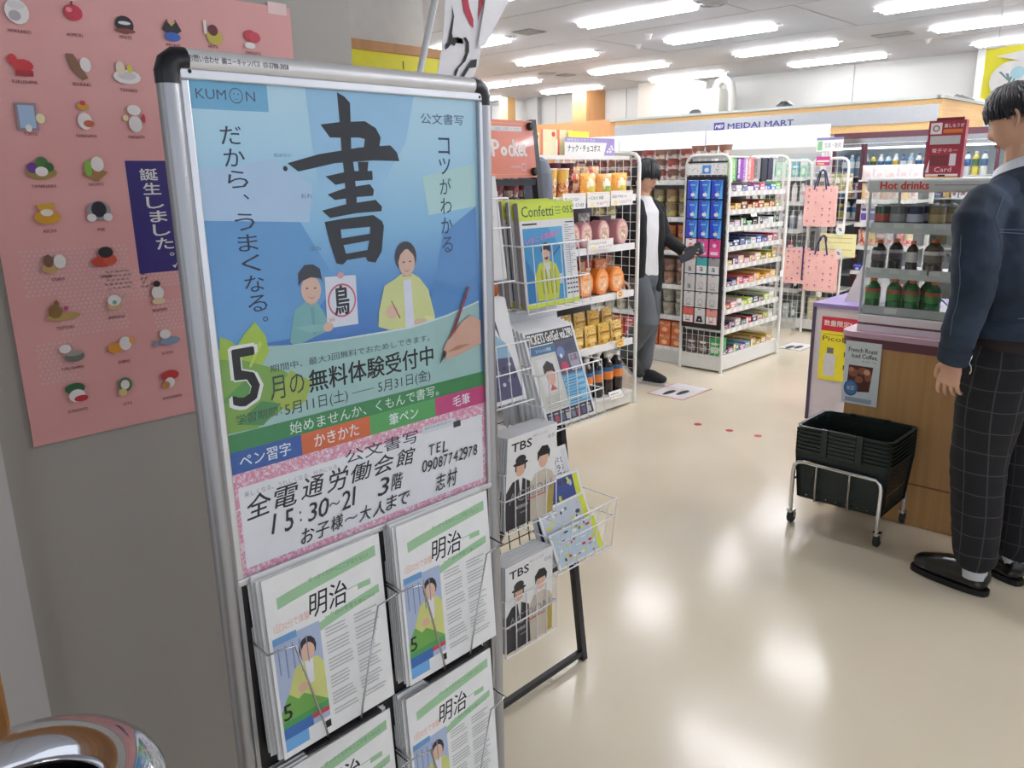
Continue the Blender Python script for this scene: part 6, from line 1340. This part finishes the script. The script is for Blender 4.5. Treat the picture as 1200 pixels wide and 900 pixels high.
def head_parts(b, M, s=1.0):
    """head facing -Y, M places it (origin at head centre)"""
    n = 40; vs = []
    def g(x, c, w_): return math.exp(-((x - c) / w_) ** 2)
    for j in range(1, n):
        for k in range(n * 2):
            a, t = pi * k / n, pi * j / n; x, y, z = sin(t) * cos(a), sin(t) * sin(a), cos(t)
            X, Y, Z = x * .075, y * .094, z * .115
            if z < 0:
                X *= 1 - .28 * (-z) ** 1.4; 
                if y > 0: Y *= 1 - .45 * (-z) ** 1.2
                else: Y *= 1 - .10 * (-z)
            if y < 0:
                f = -y
                Y -= f * (.024 * g(X, 0, .012) * g(Z, -.022, .02) + .008 * g(X, 0, .008) * g(Z, .005, .02))      # nose
                Y += f * .011 * (g(X, .030, .016) + g(X, -.030, .016)) * g(Z, .004, .012)                       # sockets
                Y -= f * .006 * g(X, 0, .022) * (g(Z, -.050, .006) + g(Z, -.061, .007)) - f * .003 * g(X, 0, .02) * g(Z, -.0555, .003)
                Y -= f * .008 * g(X, 0, .022) * g(Z, -.088, .014)                                                # chin
                Y -= f * .004 * g(Z, .022, .008) * (g(X, .028, .02) + g(X, -.028, .02))                          # brow
            vs.append(M @ Vector((X * s, Y * s, Z * s)))
    w_ = n * 2; fs = [(j * w_ + k, (j + 1) * w_ + k, (j + 1) * w_ + (k + 1) % w_, j * w_ + (k + 1) % w_) for j in range(n - 2) for k in range(w_)] + [list(range(w_)), list(range((n - 2) * w_ + w_ - 1, (n - 2) * w_ - 1, -1))]
    b.add(vs, fs, WHITE, True)
    for sx in (-1, 1):
        E = [M @ Vector((sx * x, y, z)) for x, y, z in ((.072, .012, .020), (.080, .018, .030), (.084, .030, .024), (.083, .034, .006), (.078, .026, -.012), (.074, .014, -.024))]
        piece(b, E, [.0045, .006, .006, .006, .006, .005], 8)
        piece(b, [M @ Vector((sx * .070, .018, -.015)), M @ Vector((sx * .077, .024, .02))], [(.005, .012), (.005, .013)], 8)
def face_bits(parent, M):
    b = MB()
    for sx in (-1, 1): ball(b, M @ Vector((sx * .030, -.0785, .003)), .0115, mat('#e8e4e0', .2), n=8)
    e = b.build('eyes', parent)
    b = MB()
    for sx in (-1, 1): ball(b, M @ Vector((sx * .030, -.0865, .003)), .0052, mat('#1a1210', .15), n=6)
    b.build('iris', e)
    b = MB()
    for sx in (-1, 1): piece(b, [M @ Vector((sx * x, y, z)) for x, y, z in ((.014, -.094, .021), (.030, -.092, .026), (.045, -.083, .021))], [.002, .0028, .0015], 6, mat('#1a1614', .7))
    b.build('eyebrows', parent)
    b = MB(); piece(b, [M @ Vector((x, y, -.0555)) for x, y in ((-.022, -.083), (-.01, -.0905), (0, -.092), (.01, -.0905), (.022, -.083))], [.0015, .0035, .0042, .0035, .0015], 8, mat('#a8655a', .5)); b.build('lips', parent)
def hair(parent, M, colr, front, back, side, seed=1, nl=260, thick=.012, lift=.012):
    """cap plus locks falling from the crown. front/back/side: lowest z of hair at forehead, nape, ears"""
    rnd = random.Random(seed); HM = mat(colr, .42, noise_amt=.25, scale=90)
    def surf(a, t, off):   # a azimuth (0 = +X, -90deg = face), t polar from crown
        x, y, z = sin(t) * cos(a), sin(t) * sin(a), cos(t)
        k = 1 - .2 * max(0, -z) * (1 if y > 0 else .4)
        return Vector((x * (.075 * k + off), y * (.094 * k + off), z * (.115 + off)))
    def low(a):
        s_ = sin(a)
        if s_ > 0: q = min(max((s_ - .45) / .35, 0), 1); q = q * q * (3 - 2 * q); return side + (back - side) * q
        q = min(max((-s_ - .25) / .5, 0), 1); q = q * q * (3 - 2 * q); return side + (front - side) * q
    b = MB(); n1, n2 = 48, 16; vs = []
    for j in range(n2 + 1):
        for i in range(n1):
            a = 2 * pi * i / n1; tm_ = math.acos(max(-.98, min(.98, low(a) / .125))); t = .02 + (tm_ - .02) * j / n2
            o_ = lift * (1 - .5 * (j / n2) ** 4) + .0025 * sin(a * 23 + j * .6) + .003 * noise.noise(Vector((cos(a) * 4, sin(a) * 4, j * .5)))
            vs.append(M @ surf(a, t, o_))
    for i in range(n1): a = 2 * pi * i / n1; tm_ = math.acos(max(-.98, min(.98, low(a) / .125))); vs.append(M @ surf(a, tm_ - .03, .0))
    fs = [(j * n1 + i, (j + 1) * n1 + i, (j + 1) * n1 + (i + 1) % n1, j * n1 + (i + 1) % n1) for j in range(n2 + 1) for i in range(n1)] + [list(range(n1))]
    b.add(vs, fs, HM, True)
    for k in range(nl):
        a = rnd.uniform(0, 2 * pi); tm_ = math.acos(max(-.98, min(.98, (low(a) - rnd.uniform(-.012, .012)) / .125))); t0 = rnd.uniform(.05, max(.1, tm_ * .6)); a1 = a + rnd.uniform(-.25, .25)
        pts = [M @ surf(a + (a1 - a) * q, t0 + (tm_ - t0) * q, lift * (.85 + .35 * sin(pi * q)) + rnd.uniform(-.001, .002)) for q in (0, .25, .5, .75, 1)]
        r = rnd.uniform(.004, .0075); b.tube(pts, [r * .5, r, r, r * .8, r * .15], HM, 5)
    return b.build('hair', parent)
def hand_parts(b, wrist, d, palm_n, thumb_side, curl=.5, s=1.0):
    """wrist point, direction d down the hand, palm normal; five separate fingers"""
    w_ = Vector(wrist); d = Vector(d).normalized(); pn = Vector(palm_n); pn = (pn - d * pn.dot(d)).normalized(); sd = d.cross(pn).normalized() * thumb_side
    piece(b, [w_ - d * .01, w_ + d * .03 * s, w_ + d * .075 * s], [(.022, .018), (.034 * s, .014), (.038 * s, .012)], 14, side=sd)
    for i, (off, ln) in enumerate(((.0305, .070), (.0105, .080), (-.0100, .074), (-.0300, .058))):
        p = w_ + d * .078 * s + sd * off * s; q = [p - d * .012]; ang = .05 + .16 * i * curl
        p = p + sd * .0
        dd = d.copy(); pos = p.copy(); q.append(pos.copy())
        for seg in (.45, .3, .25):
            ang += curl * .55; dd = (d * cos(ang) + pn * sin(ang) + sd * (off * 3.2)).normalized(); pos = pos + dd * ln * seg * s; q.append(pos.copy())
        piece(b, q, [.0084 * s, .0082 * s, .0076 * s, .0068 * s, .0058 * s], 8, side=sd)
    t0 = w_ + d * .018 * s + sd * .022 * s; t1 = t0 + (d * .55 + sd * .75 + pn * .35).normalized() * .035 * s; t2 = t1 + (d * .85 + sd * .3 + pn * .45).normalized() * .03 * s; t3 = t2 + (d * .95 + pn * .35).normalized() * .022 * s
    piece(b, [t0, t1, t2, t3], [.013 * s, .0105 * s, .009 * s, .0075 * s], 8)
def stitch(parent, target, lines, m, r=.0014, off=.001, name='seam'):
    me = target.data; bv = BVHTree.FromPolygons([v.co for v in me.vertices], [p.vertices for p in me.polygons])
    b = MB()
    for pts in lines:
        q = []
        for i in range(len(pts) - 1):
            a, c_ = Vector(pts[i]), Vector(pts[i + 1]); k = max(2, int((c_ - a).length / .015))
            for j in range(k + (1 if i == len(pts) - 2 else 0)):
                h = bv.find_nearest(a.lerp(c_, j / k)); q.append(h[0] + h[1] * off)
        b.tube(q, r, m, 5)
    return b.build(name, parent)

SKIN = ramp_mat('skin', [(.3, '#c99a80'), (.7, '#d8ab90')], kind='noise', scale=(14, 14, 14), rough=.5, detail=3)
# ================= near man in denim jacket =================
NM = thing('person', 'man in a dark denim jacket and checked trousers standing at the counter, back turned', 'person', (3.06, .585, 0), R(155))
# local frame: faces -Y, left side is +X ; world heading about 65 degrees
b = MB()
HC_ = Vector((-.0, .012, 1.595)); MH = Matrix.Translation(HC_) @ Matrix.Rotation(R(14), 4, 'X') @ Matrix.Rotation(R(12), 4, 'Z')
head_parts(b, MH, 1.0)
piece(b, [(0, .012, 1.36), (0, .012, 1.44), (0, .022, 1.53)], [.06, .053, .052])
piece(b, [(0, .0, .86), (0, .005, 1.0), (0, .005, 1.15), (0, .012, 1.28), (0, .02, 1.36)], [(.15, .10), (.135, .09), (.15, .10), (.165, .10), (.12, .07)], 20)
for s_ in (1, -1):
    sh, el, wr_ = (s_ * .185, .01, 1.335), (s_ * .235, .03, 1.07), (s_ * .235, -.045, .845)
    piece(b, [sh, el], [.05, .038]); piece(b, [el, wr_], [.038, .025])
    hand_parts(b, Vector(wr_) + Vector((0, -.003, -.01)), (.0, -.18, -1), (-s_, -.25, 0), -1 if s_ > 0 else 1, .55)
    hp, kn, an = (s_ * .09, .0, .88), (s_ * .095, -.012, .48), (s_ * .10, .03, .09)
    piece(b, [hp, kn], [.08, .055]); piece(b, [kn, an], [.052, .036])
body = fuse(b, 'body', NM, SKIN, .0036, 2)
face_bits(NM, MH)
hair(NM, MH, '#191a20', .028, -.08, .010, 3, 360, .012, .014)
# trousers
plaid = bpy.data.materials.new('check_trousers'); plaid.use_nodes = True; nt = plaid.node_tree; bs = nt.nodes['Principled BSDF']; bs.inputs['Roughness'].default_value = .9
tc = nt.nodes.new('ShaderNodeTexCoord'); sp = nt.nodes.new('ShaderNodeSeparateXYZ')
nz_ = nt.nodes.new('ShaderNodeTexNoise'); nz_.inputs['Scale'].default_value = 5; nt.links.new(tc.outputs['Object'], nz_.inputs[0])
va = nt.nodes.new('ShaderNodeVectorMath'); va.operation = 'MULTIPLY_ADD'; va.inputs[1].default_value = (.03, .03, .03); nt.links.new(nz_.outputs['Color'], va.inputs[0]); nt.links.new(tc.outputs['Object'], va.inputs[2])
nt.links.new(va.outputs[0], sp.inputs[0])
def mth(op, *a):
    n = nt.nodes.new('ShaderNodeMath'); n.operation = op
    for i, v in enumerate(a):
        if isinstance(v, (int, float)): n.inputs[i].default_value = v
        else: nt.links.new(v, n.inputs[i])
    return n.outputs[0]
def lines_(src, per, wd): return mth('LESS_THAN', mth('ABSOLUTE', mth('SUBTRACT', mth('FRACT', mth('DIVIDE', mth('ADD', src, 10.0), per)), .5)), wd)
at_ = nt.nodes.new('ShaderNodeAttribute'); at_.attribute_name = 'around'; hx = at_.outputs['Fac']
g1 = lines_(sp.outputs[2], .074, .026); g2 = lines_(hx, .066, .03)
fac = mth('MULTIPLY', mth('MAXIMUM', g1, g2), .8)
mx = nt.nodes.new('ShaderNodeMix'); mx.data_type = 'RGBA'; mx.inputs[6].default_value = lin('#1d1d20'); mx.inputs[7].default_value = lin('#454549'); nt.links.new(fac, mx.inputs[0]); nt.links.new(mx.outputs[2], bs.inputs['Base Color'])
b = MB()
piece(b, [(0, .005, .86), (0, .012, .93)], [(.172, .128), (.160, .118)], 22)
piece(b, [(0, .015, .80), (0, .01, .88)], [(.178, .137), (.172, .13)], 22)
for s_ in (1, -1):
    piece(b, [(s_ * .088, .005, .84), (s_ * .098, -.004, .68), (s_ * .102, -.016, .48), (s_ * .104, .005, .30), (s_ * .104, .024, .135)], [(.098, .118), (.098, .108), (.084, .092), (.077, .084), (.066, .074)], 20)
tr = fuse(b, 'trousers', NM, plaid, .0065, 8, lambda c_: .004 * noise.noise(Vector((c_.x * 9, c_.y * 9, c_.z * 6))) + .003 * noise.noise(Vector((c_.x * 20, c_.y * 20, c_.z * 30))))
_at = tr.data.attributes.new('around', 'FLOAT', 'POINT')      # distance round each leg, so the check follows the cloth
_at.data.foreach_set('value', [math.atan2(-(v.co.y - .0), (abs(v.co.x) - .07)) * .1 * (1 if v.co.x > 0 else -1) + .012 * sin(v.co.z * 7) for v in tr.data.vertices])
# belt / shirt band under the jacket
bl = MB(); bl.lathe([(.168, .868), (.172, .90), (.168, .94), (.160, .955)], mat('#2a1c1a', .8), (0, 0, 0), 32)
bl.v = [(x, y * .78 + .01, z) for x, y, z in bl.v]; bl.build('dark_shirt_hem', NM)
# jacket
den = ramp_mat('denim', [(.3, '#1d2734'), (.7, '#2e3d50')], kind='noise', scale=(9, 9, 9), rough=.85, detail=8, bump=.4)
b = MB()
piece(b, [(0, .01, .965), (0, .012, 1.05), (0, .01, 1.15), (0, .008, 1.25), (0, .014, 1.33), (0, .02, 1.37)], [(.178, .135), (.182, .14), (.190, .142), (.200, .138), (.175, .115), (.11, .085)], 24)
piece(b, [(-.13, .02, 1.365), (0, .03, 1.40), (.13, .02, 1.365)], [(.045, .05), (.055, .062), (.045, .05)], 14, side=(0, 1, 0))
for s_ in (1, -1):
    piece(b, [(s_ * .155, .015, 1.345), (s_ * .205, .018, 1.29), (s_ * .232, .03, 1.16), (s_ * .248, .03, 1.05), (s_ * .250, -.01, .94), (s_ * .242, -.04, .865)], [.068, .074, .068, .062, .054, .046], 18)
jk = fuse(b, 'denim_jacket', NM, den, .0068, 7, lambda c_: .005 * noise.noise(Vector((c_.x * 12, c_.y * 12, c_.z * 9))) + .004 * noise.noise(Vector((c_.x * 22, c_.y * 22, c_.z * 26))))
lt = mat('#5a6878', .8)
stitch(jk, jk, [[(-.2, .16, 1.27), (0, .17, 1.262), (.2, .14, 1.27)], [(-.2, .16, 1.262), (0, .17, 1.254), (.2, .14, 1.262)], [(.115, .2, 1.255), (.075, .2, 1.1), (.06, .2, .99)], [(-.115, .2, 1.255), (-.075, .2, 1.1), (-.06, .2, .99)],
    [(-.19, .16, .985), (0, .2, .985), (.19, .16, .985)], [(.17, .1, 1.38), (.215, .09, 1.30), (.19, .09, 1.2), (.18, .1, 1.12)], [(.32, .03, 1.25), (.33, .04, 1.1), (.33, -.0, .93)], [(.19, .1, 1.12), (.2, .05, 1.0)]], lt)
hm = MB(); hm.lathe([(.180, .915), (.188, .918), (.190, .945), (.187, .972), (.180, .975)], den, (0, 0, 0), 40); hm.v = [(x * .985, y * .76 + .012, z) for x, y, z in hm.v]; wb_ = hm.build('waistband', jk)
for a in (60, 75, 118): MB().lathe([(.0, .004), (.007, .003), (.008, 0)], STEEL, (.185 * cos(R(a)), 0, 0), 10, axis='y').build('button', wb_, (0, .012 + .15 * sin(R(a)), .945), 0, (0, 0, R(a + 90) if 0 else R(180)))
# cuffs, collar, white inner collar
for s_ in (1, -1):
    c_ = MB(); c_.tube([(s_ * .2425, -.034, .885), (s_ * .2405, -.048, .835)], [.050, .047], den, 18); c_.build('cuff', jk)
co = MB(); n_ = 30; vs = []
for k in range(n_):
    a = 2 * pi * k / n_; x, y = cos(a), sin(a)
    for (rx, ry, z) in ((.075, .07, 1.40), (.088, .082, 1.435 + .03 * y), (.098, .094, 1.405 + .02 * y), (.112, .105, 1.375)): vs.append((x * rx, y * ry + .008, z))
co.add(vs, [(k * 4 + j, ((k + 1) % n_) * 4 + j, ((k + 1) % n_) * 4 + j + 1, k * 4 + j + 1) for k in range(n_) for j in range(3)], den, True); co.build('collar', jk)
ic = MB(); vs = []
for k in range(n_):
    a = 2 * pi * k / n_; x, y = cos(a), sin(a)
    for (rx, ry, z) in ((.066, .062, 1.40), (.066, .064, 1.455 + .035 * y), (.074, .071, 1.462 + .035 * y), (.082, .078, 1.42 + .03 * y)): vs.append((x * rx, y * ry + .002, z))
ic.add(vs, [(k * 4 + j, ((k + 1) % n_) * 4 + j, ((k + 1) % n_) * 4 + j + 1, k * 4 + j + 1) for k in range(n_) for j in range(3)], mat('#e4e8ee', .7), True); ic.build('white_collar', NM)
# chain at the pocket
ch = MB(); q = [(.19 + .004 * sin(k), -.02 + .004 * cos(k * 2), .93 - .0125 * k) for k in range(12)]
for k in range(11): ch.tube([q[k], q[k + 1]], .0026 if k % 2 else .0038, CHROME, 6)
ch.build('wallet_chain', NM)
# shoes and socks
LEA = mat('#141414', .28, coat=.3)
def shoe(parent, x, y, rz, L=.275, m=LEA, sole=mat('#101012', .5), up=.075, trim=None):
    b = MB(); Mx = Matrix.Translation((x, y, 0)) @ Matrix.Rotation(rz, 4, 'Z')
    def tr_(pts): return [Mx @ Vector(p) for p in pts]
    sd = Mx.to_3x3() @ Vector((1, 0, 0))
    piece(b, tr_([(0, .055, .062), (0, .02, .068), (.003, -.06, .062), (.004, -.115, .052), (.002, -.150, .046)]), [(.038, .042), (.040, .044), (.046, .042), (.047, .034), (.041, .028)], 16, side=sd)
    piece(b, tr_([(0, .055, .06), (0, .045, up + .02)]), [(.034, .036), (.036, .038)], 14, side=sd)
    piece(b, tr_([(0, .06, .040), (0, .0, .040), (.002, -.07, .040), (.002, -.145, .038)]), [(.042, .024), (.043, .024), (.046, .024), (.040, .022)], 18, side=sd)
    s_ = fuse(b, 'shoe', parent, m, .0045, 3)
    o = MB(); n = 24; out = []
    for k in range(n):
        a = 2 * pi * k / n; yy = -.048 + .138 * (abs(sin(a)) ** .85) * (1 if sin(a) > 0 else -1); hw = .042 * (1 - .14 * max(0, sin(a))) * (abs(cos(a)) ** .55) * (1 if cos(a) > 0 else -1); out.append((hw + .002, yy))
    v = [Mx @ Vector((a, c_, z)) for z in (0, .021) for a, c_ in out]
    o.add(v, [list(range(n - 1, -1, -1)), list(range(n, 2 * n))] + [(k, (k + 1) % n, n + (k + 1) % n, n + k) for k in range(n)], sole); so = o.build('sole', s_)
    l = MB()
    for k in range(4): l.tube(tr_([(-.02, -.045 - .016 * k, .083 - .006 * k), (0, -.05 - .016 * k, .091 - .007 * k), (.022, -.045 - .016 * k, .083 - .006 * k)]), .0022, mat('#1a1a1c' if not trim else trim, .6), 5)
    l.build('laces', s_); return s_
SOCK = mat('#c9cbd0', .9)
for s_, yy, rz_ in ((1, -.012, R(13)), (-1, -.018, R(-7))):
    x = s_ * .10
    k_ = MB(); k_.tube([(x, yy + .042, .06), (x, .026, .16)], [.042, .046], SOCK, 14); k_.build('sock', NM)
    shoe(NM, x, yy, rz_)

def descend(o):
    for c_ in o.children: yield c_; yield from descend(c_)
bpy.context.view_layer.update()
for o_ in descend(NM):
    if o_.type == 'MESH' and o_.location.length < 1e-6:
        for v in o_.data.vertices:
            if v.co.z > .82: v.co.y -= .15 * (v.co.z - .82)
# ================= far man in black cardigan =================
FM = thing('person', 'young man in a black cardigan and white shirt walking between the shelves', 'person', (4.59, 3.175, 0), R(-4))
FM.scale = (.95, .95, .95)
b = MB(); MF = Matrix.Translation((0, -.025, 1.505)) @ Matrix.Rotation(R(8), 4, 'X') @ Matrix.Rotation(R(-10), 4, 'Z')
head_parts(b, MF, .97)
piece(b, [(0, .0, 1.30), (0, -.006, 1.40), (0, -.012, 1.47)], [.055, .048, .048])
piece(b, [(0, .0, .84), (0, 0, 1.0), (0, .0, 1.12), (0, 0, 1.25), (0, .01, 1.31)], [(.14, .09), (.125, .085), (.14, .09), (.155, .09), (.11, .065)], 20)
armsF = {-1: ((-.17, .01, 1.285), (-.20, .04, 1.03), (-.19, .02, .82)), 1: ((.17, .0, 1.285), (.195, -.06, 1.08), (.15, -.27, .99))}
for s_ in (1, -1):
    sh, el, wr_ = armsF[s_]; piece(b, [sh, el], [.045, .036]); piece(b, [el, wr_], [.036, .024])
    if s_ < 0: hand_parts(b, Vector(wr_) + Vector((0, 0, -.01)), (0, -.1, -1), (1, -.2, 0), 1, .5)
    else: hand_parts(b, Vector(wr_), (.0, -1, -.1), (-1, .0, .2), -1, .5)
legsF = {1: ((.085, 0, .86), (.09, .0, .47), (.09, .05, .09)), -1: ((-.085, -.01, .86), (-.09, -.16, .50), (-.09, .10, .22))}
for s_ in (1, -1):
    hp, kn, an = legsF[s_]; piece(b, [hp, kn], [.075, .052]); piece(b, [kn, an], [.05, .034])
fuse(b, 'body', FM, SKIN, .0042, 2)
face_bits(FM, MF); hair(FM, MF, '#1b1c20', .01, -.08, -.02, 8, 240, .012, .018)
gt = ramp_mat('grey_trousers', [(.3, '#4f545a'), (.7, '#62686d')], kind='noise', scale=(8, 8, 3), rough=.9, detail=5)
b = MB(); piece(b, [(0, 0, .80), (0, 0, .92)], [(.155, .12), (.145, .108)], 20)
piece(b, [(.085, 0, .82), (.093, -.005, .66), (.095, -.005, .47), (.095, .02, .30), (.092, .045, .13)], [(.09, .105), (.09, .095), (.082, .084), (.078, .08), (.074, .076)], 18)
piece(b, [(-.085, -.01, .82), (-.09, -.09, .65), (-.092, -.155, .51), (-.092, -.03, .36), (-.09, .075, .25)], [(.09, .10), (.09, .092), (.082, .082), (.078, .076), (.07, .07)], 18)
fuse(b, 'trousers', FM, gt, .008, 6, lambda c_: .006 * noise.noise(Vector((c_.x * 8, c_.y * 8, c_.z * 8))))
b = MB(); piece(b, [(0, -.012, .83), (0, -.012, 1.0), (0, -.01, 1.15), (0, -.008, 1.27), (0, -.004, 1.335)], [(.15, .108), (.142, .1), (.15, .104), (.155, .10), (.085, .072)], 20)
fuse(b, 'white_shirt', FM, mat('#dfe0e2', .85), .008, 6)
blk = mat('#17181b', .9, bump=.4, bscale=120)
b = MB()
for s_ in (1, -1):
    piece(b, [(s_ * .098, .012, .72), (s_ * .102, .008, .9), (s_ * .102, .004, 1.1), (s_ * .098, .002, 1.25), (s_ * .07, .006, 1.33)], [(.078, .125), (.074, .122), (.074, .122), (.076, .112), (.048, .078)], 18)
    sh, el, wr_ = armsF[s_]; sh = Vector(sh); el = Vector(el); wr_ = Vector(wr_)
    piece(b, [sh + Vector((-s_ * .03, 0, .01)), sh, el, wr_.lerp(el, .12)], [.058, .062, .052, .042], 14)
fuse(b, 'black_cardigan', FM, blk, .0075, 6, lambda c_: .005 * noise.noise(Vector((c_.x * 10, c_.y * 10, c_.z * 8))))
shoe(FM, .09, .0, R(5), .27, mat('#1c1c20', .7), mat('#b8b8b6', .6), .08, '#8a8a8c')
o_ = shoe(FM, -.09, .0, R(0), .27, mat('#1c1c20', .7), mat('#b8b8b6', .6), .08, '#8a8a8c')
o_.location = (0, .055, .17); o_.rotation_euler = (R(38), 0, 0)
for x, p0, p1 in ((.09, (.09, .05, .07), (.09, .048, .15)), (-.09, (-.09, .10, .20), (-.09, .08, .27))):
    k_ = MB(); k_.tube([p0, p1], .04, mat('#2a2a2e', .9), 12); k_.build('sock', FM)
# the dark pouch in his hand
pc_ = thing('pouch', 'dark grey flat pouch held out in the hand of the man in the black cardigan', 'pouch', (4.705, 2.845, .90), R(-4), rot=(R(-24), R(0), R(-4)))
bev(MB().box(-.012, .012, -.11, .09, 0, .085, mat('#4a505c', .6)).build('pouch_body', pc_), .006, 3)
MB().tube([(-.013, -.10, .07), (-.013, .08, .07)], .0018, mat('#2c2f36', .4), 5).build('zip', pc_)

bpy.data.scenes.remove(TMP)
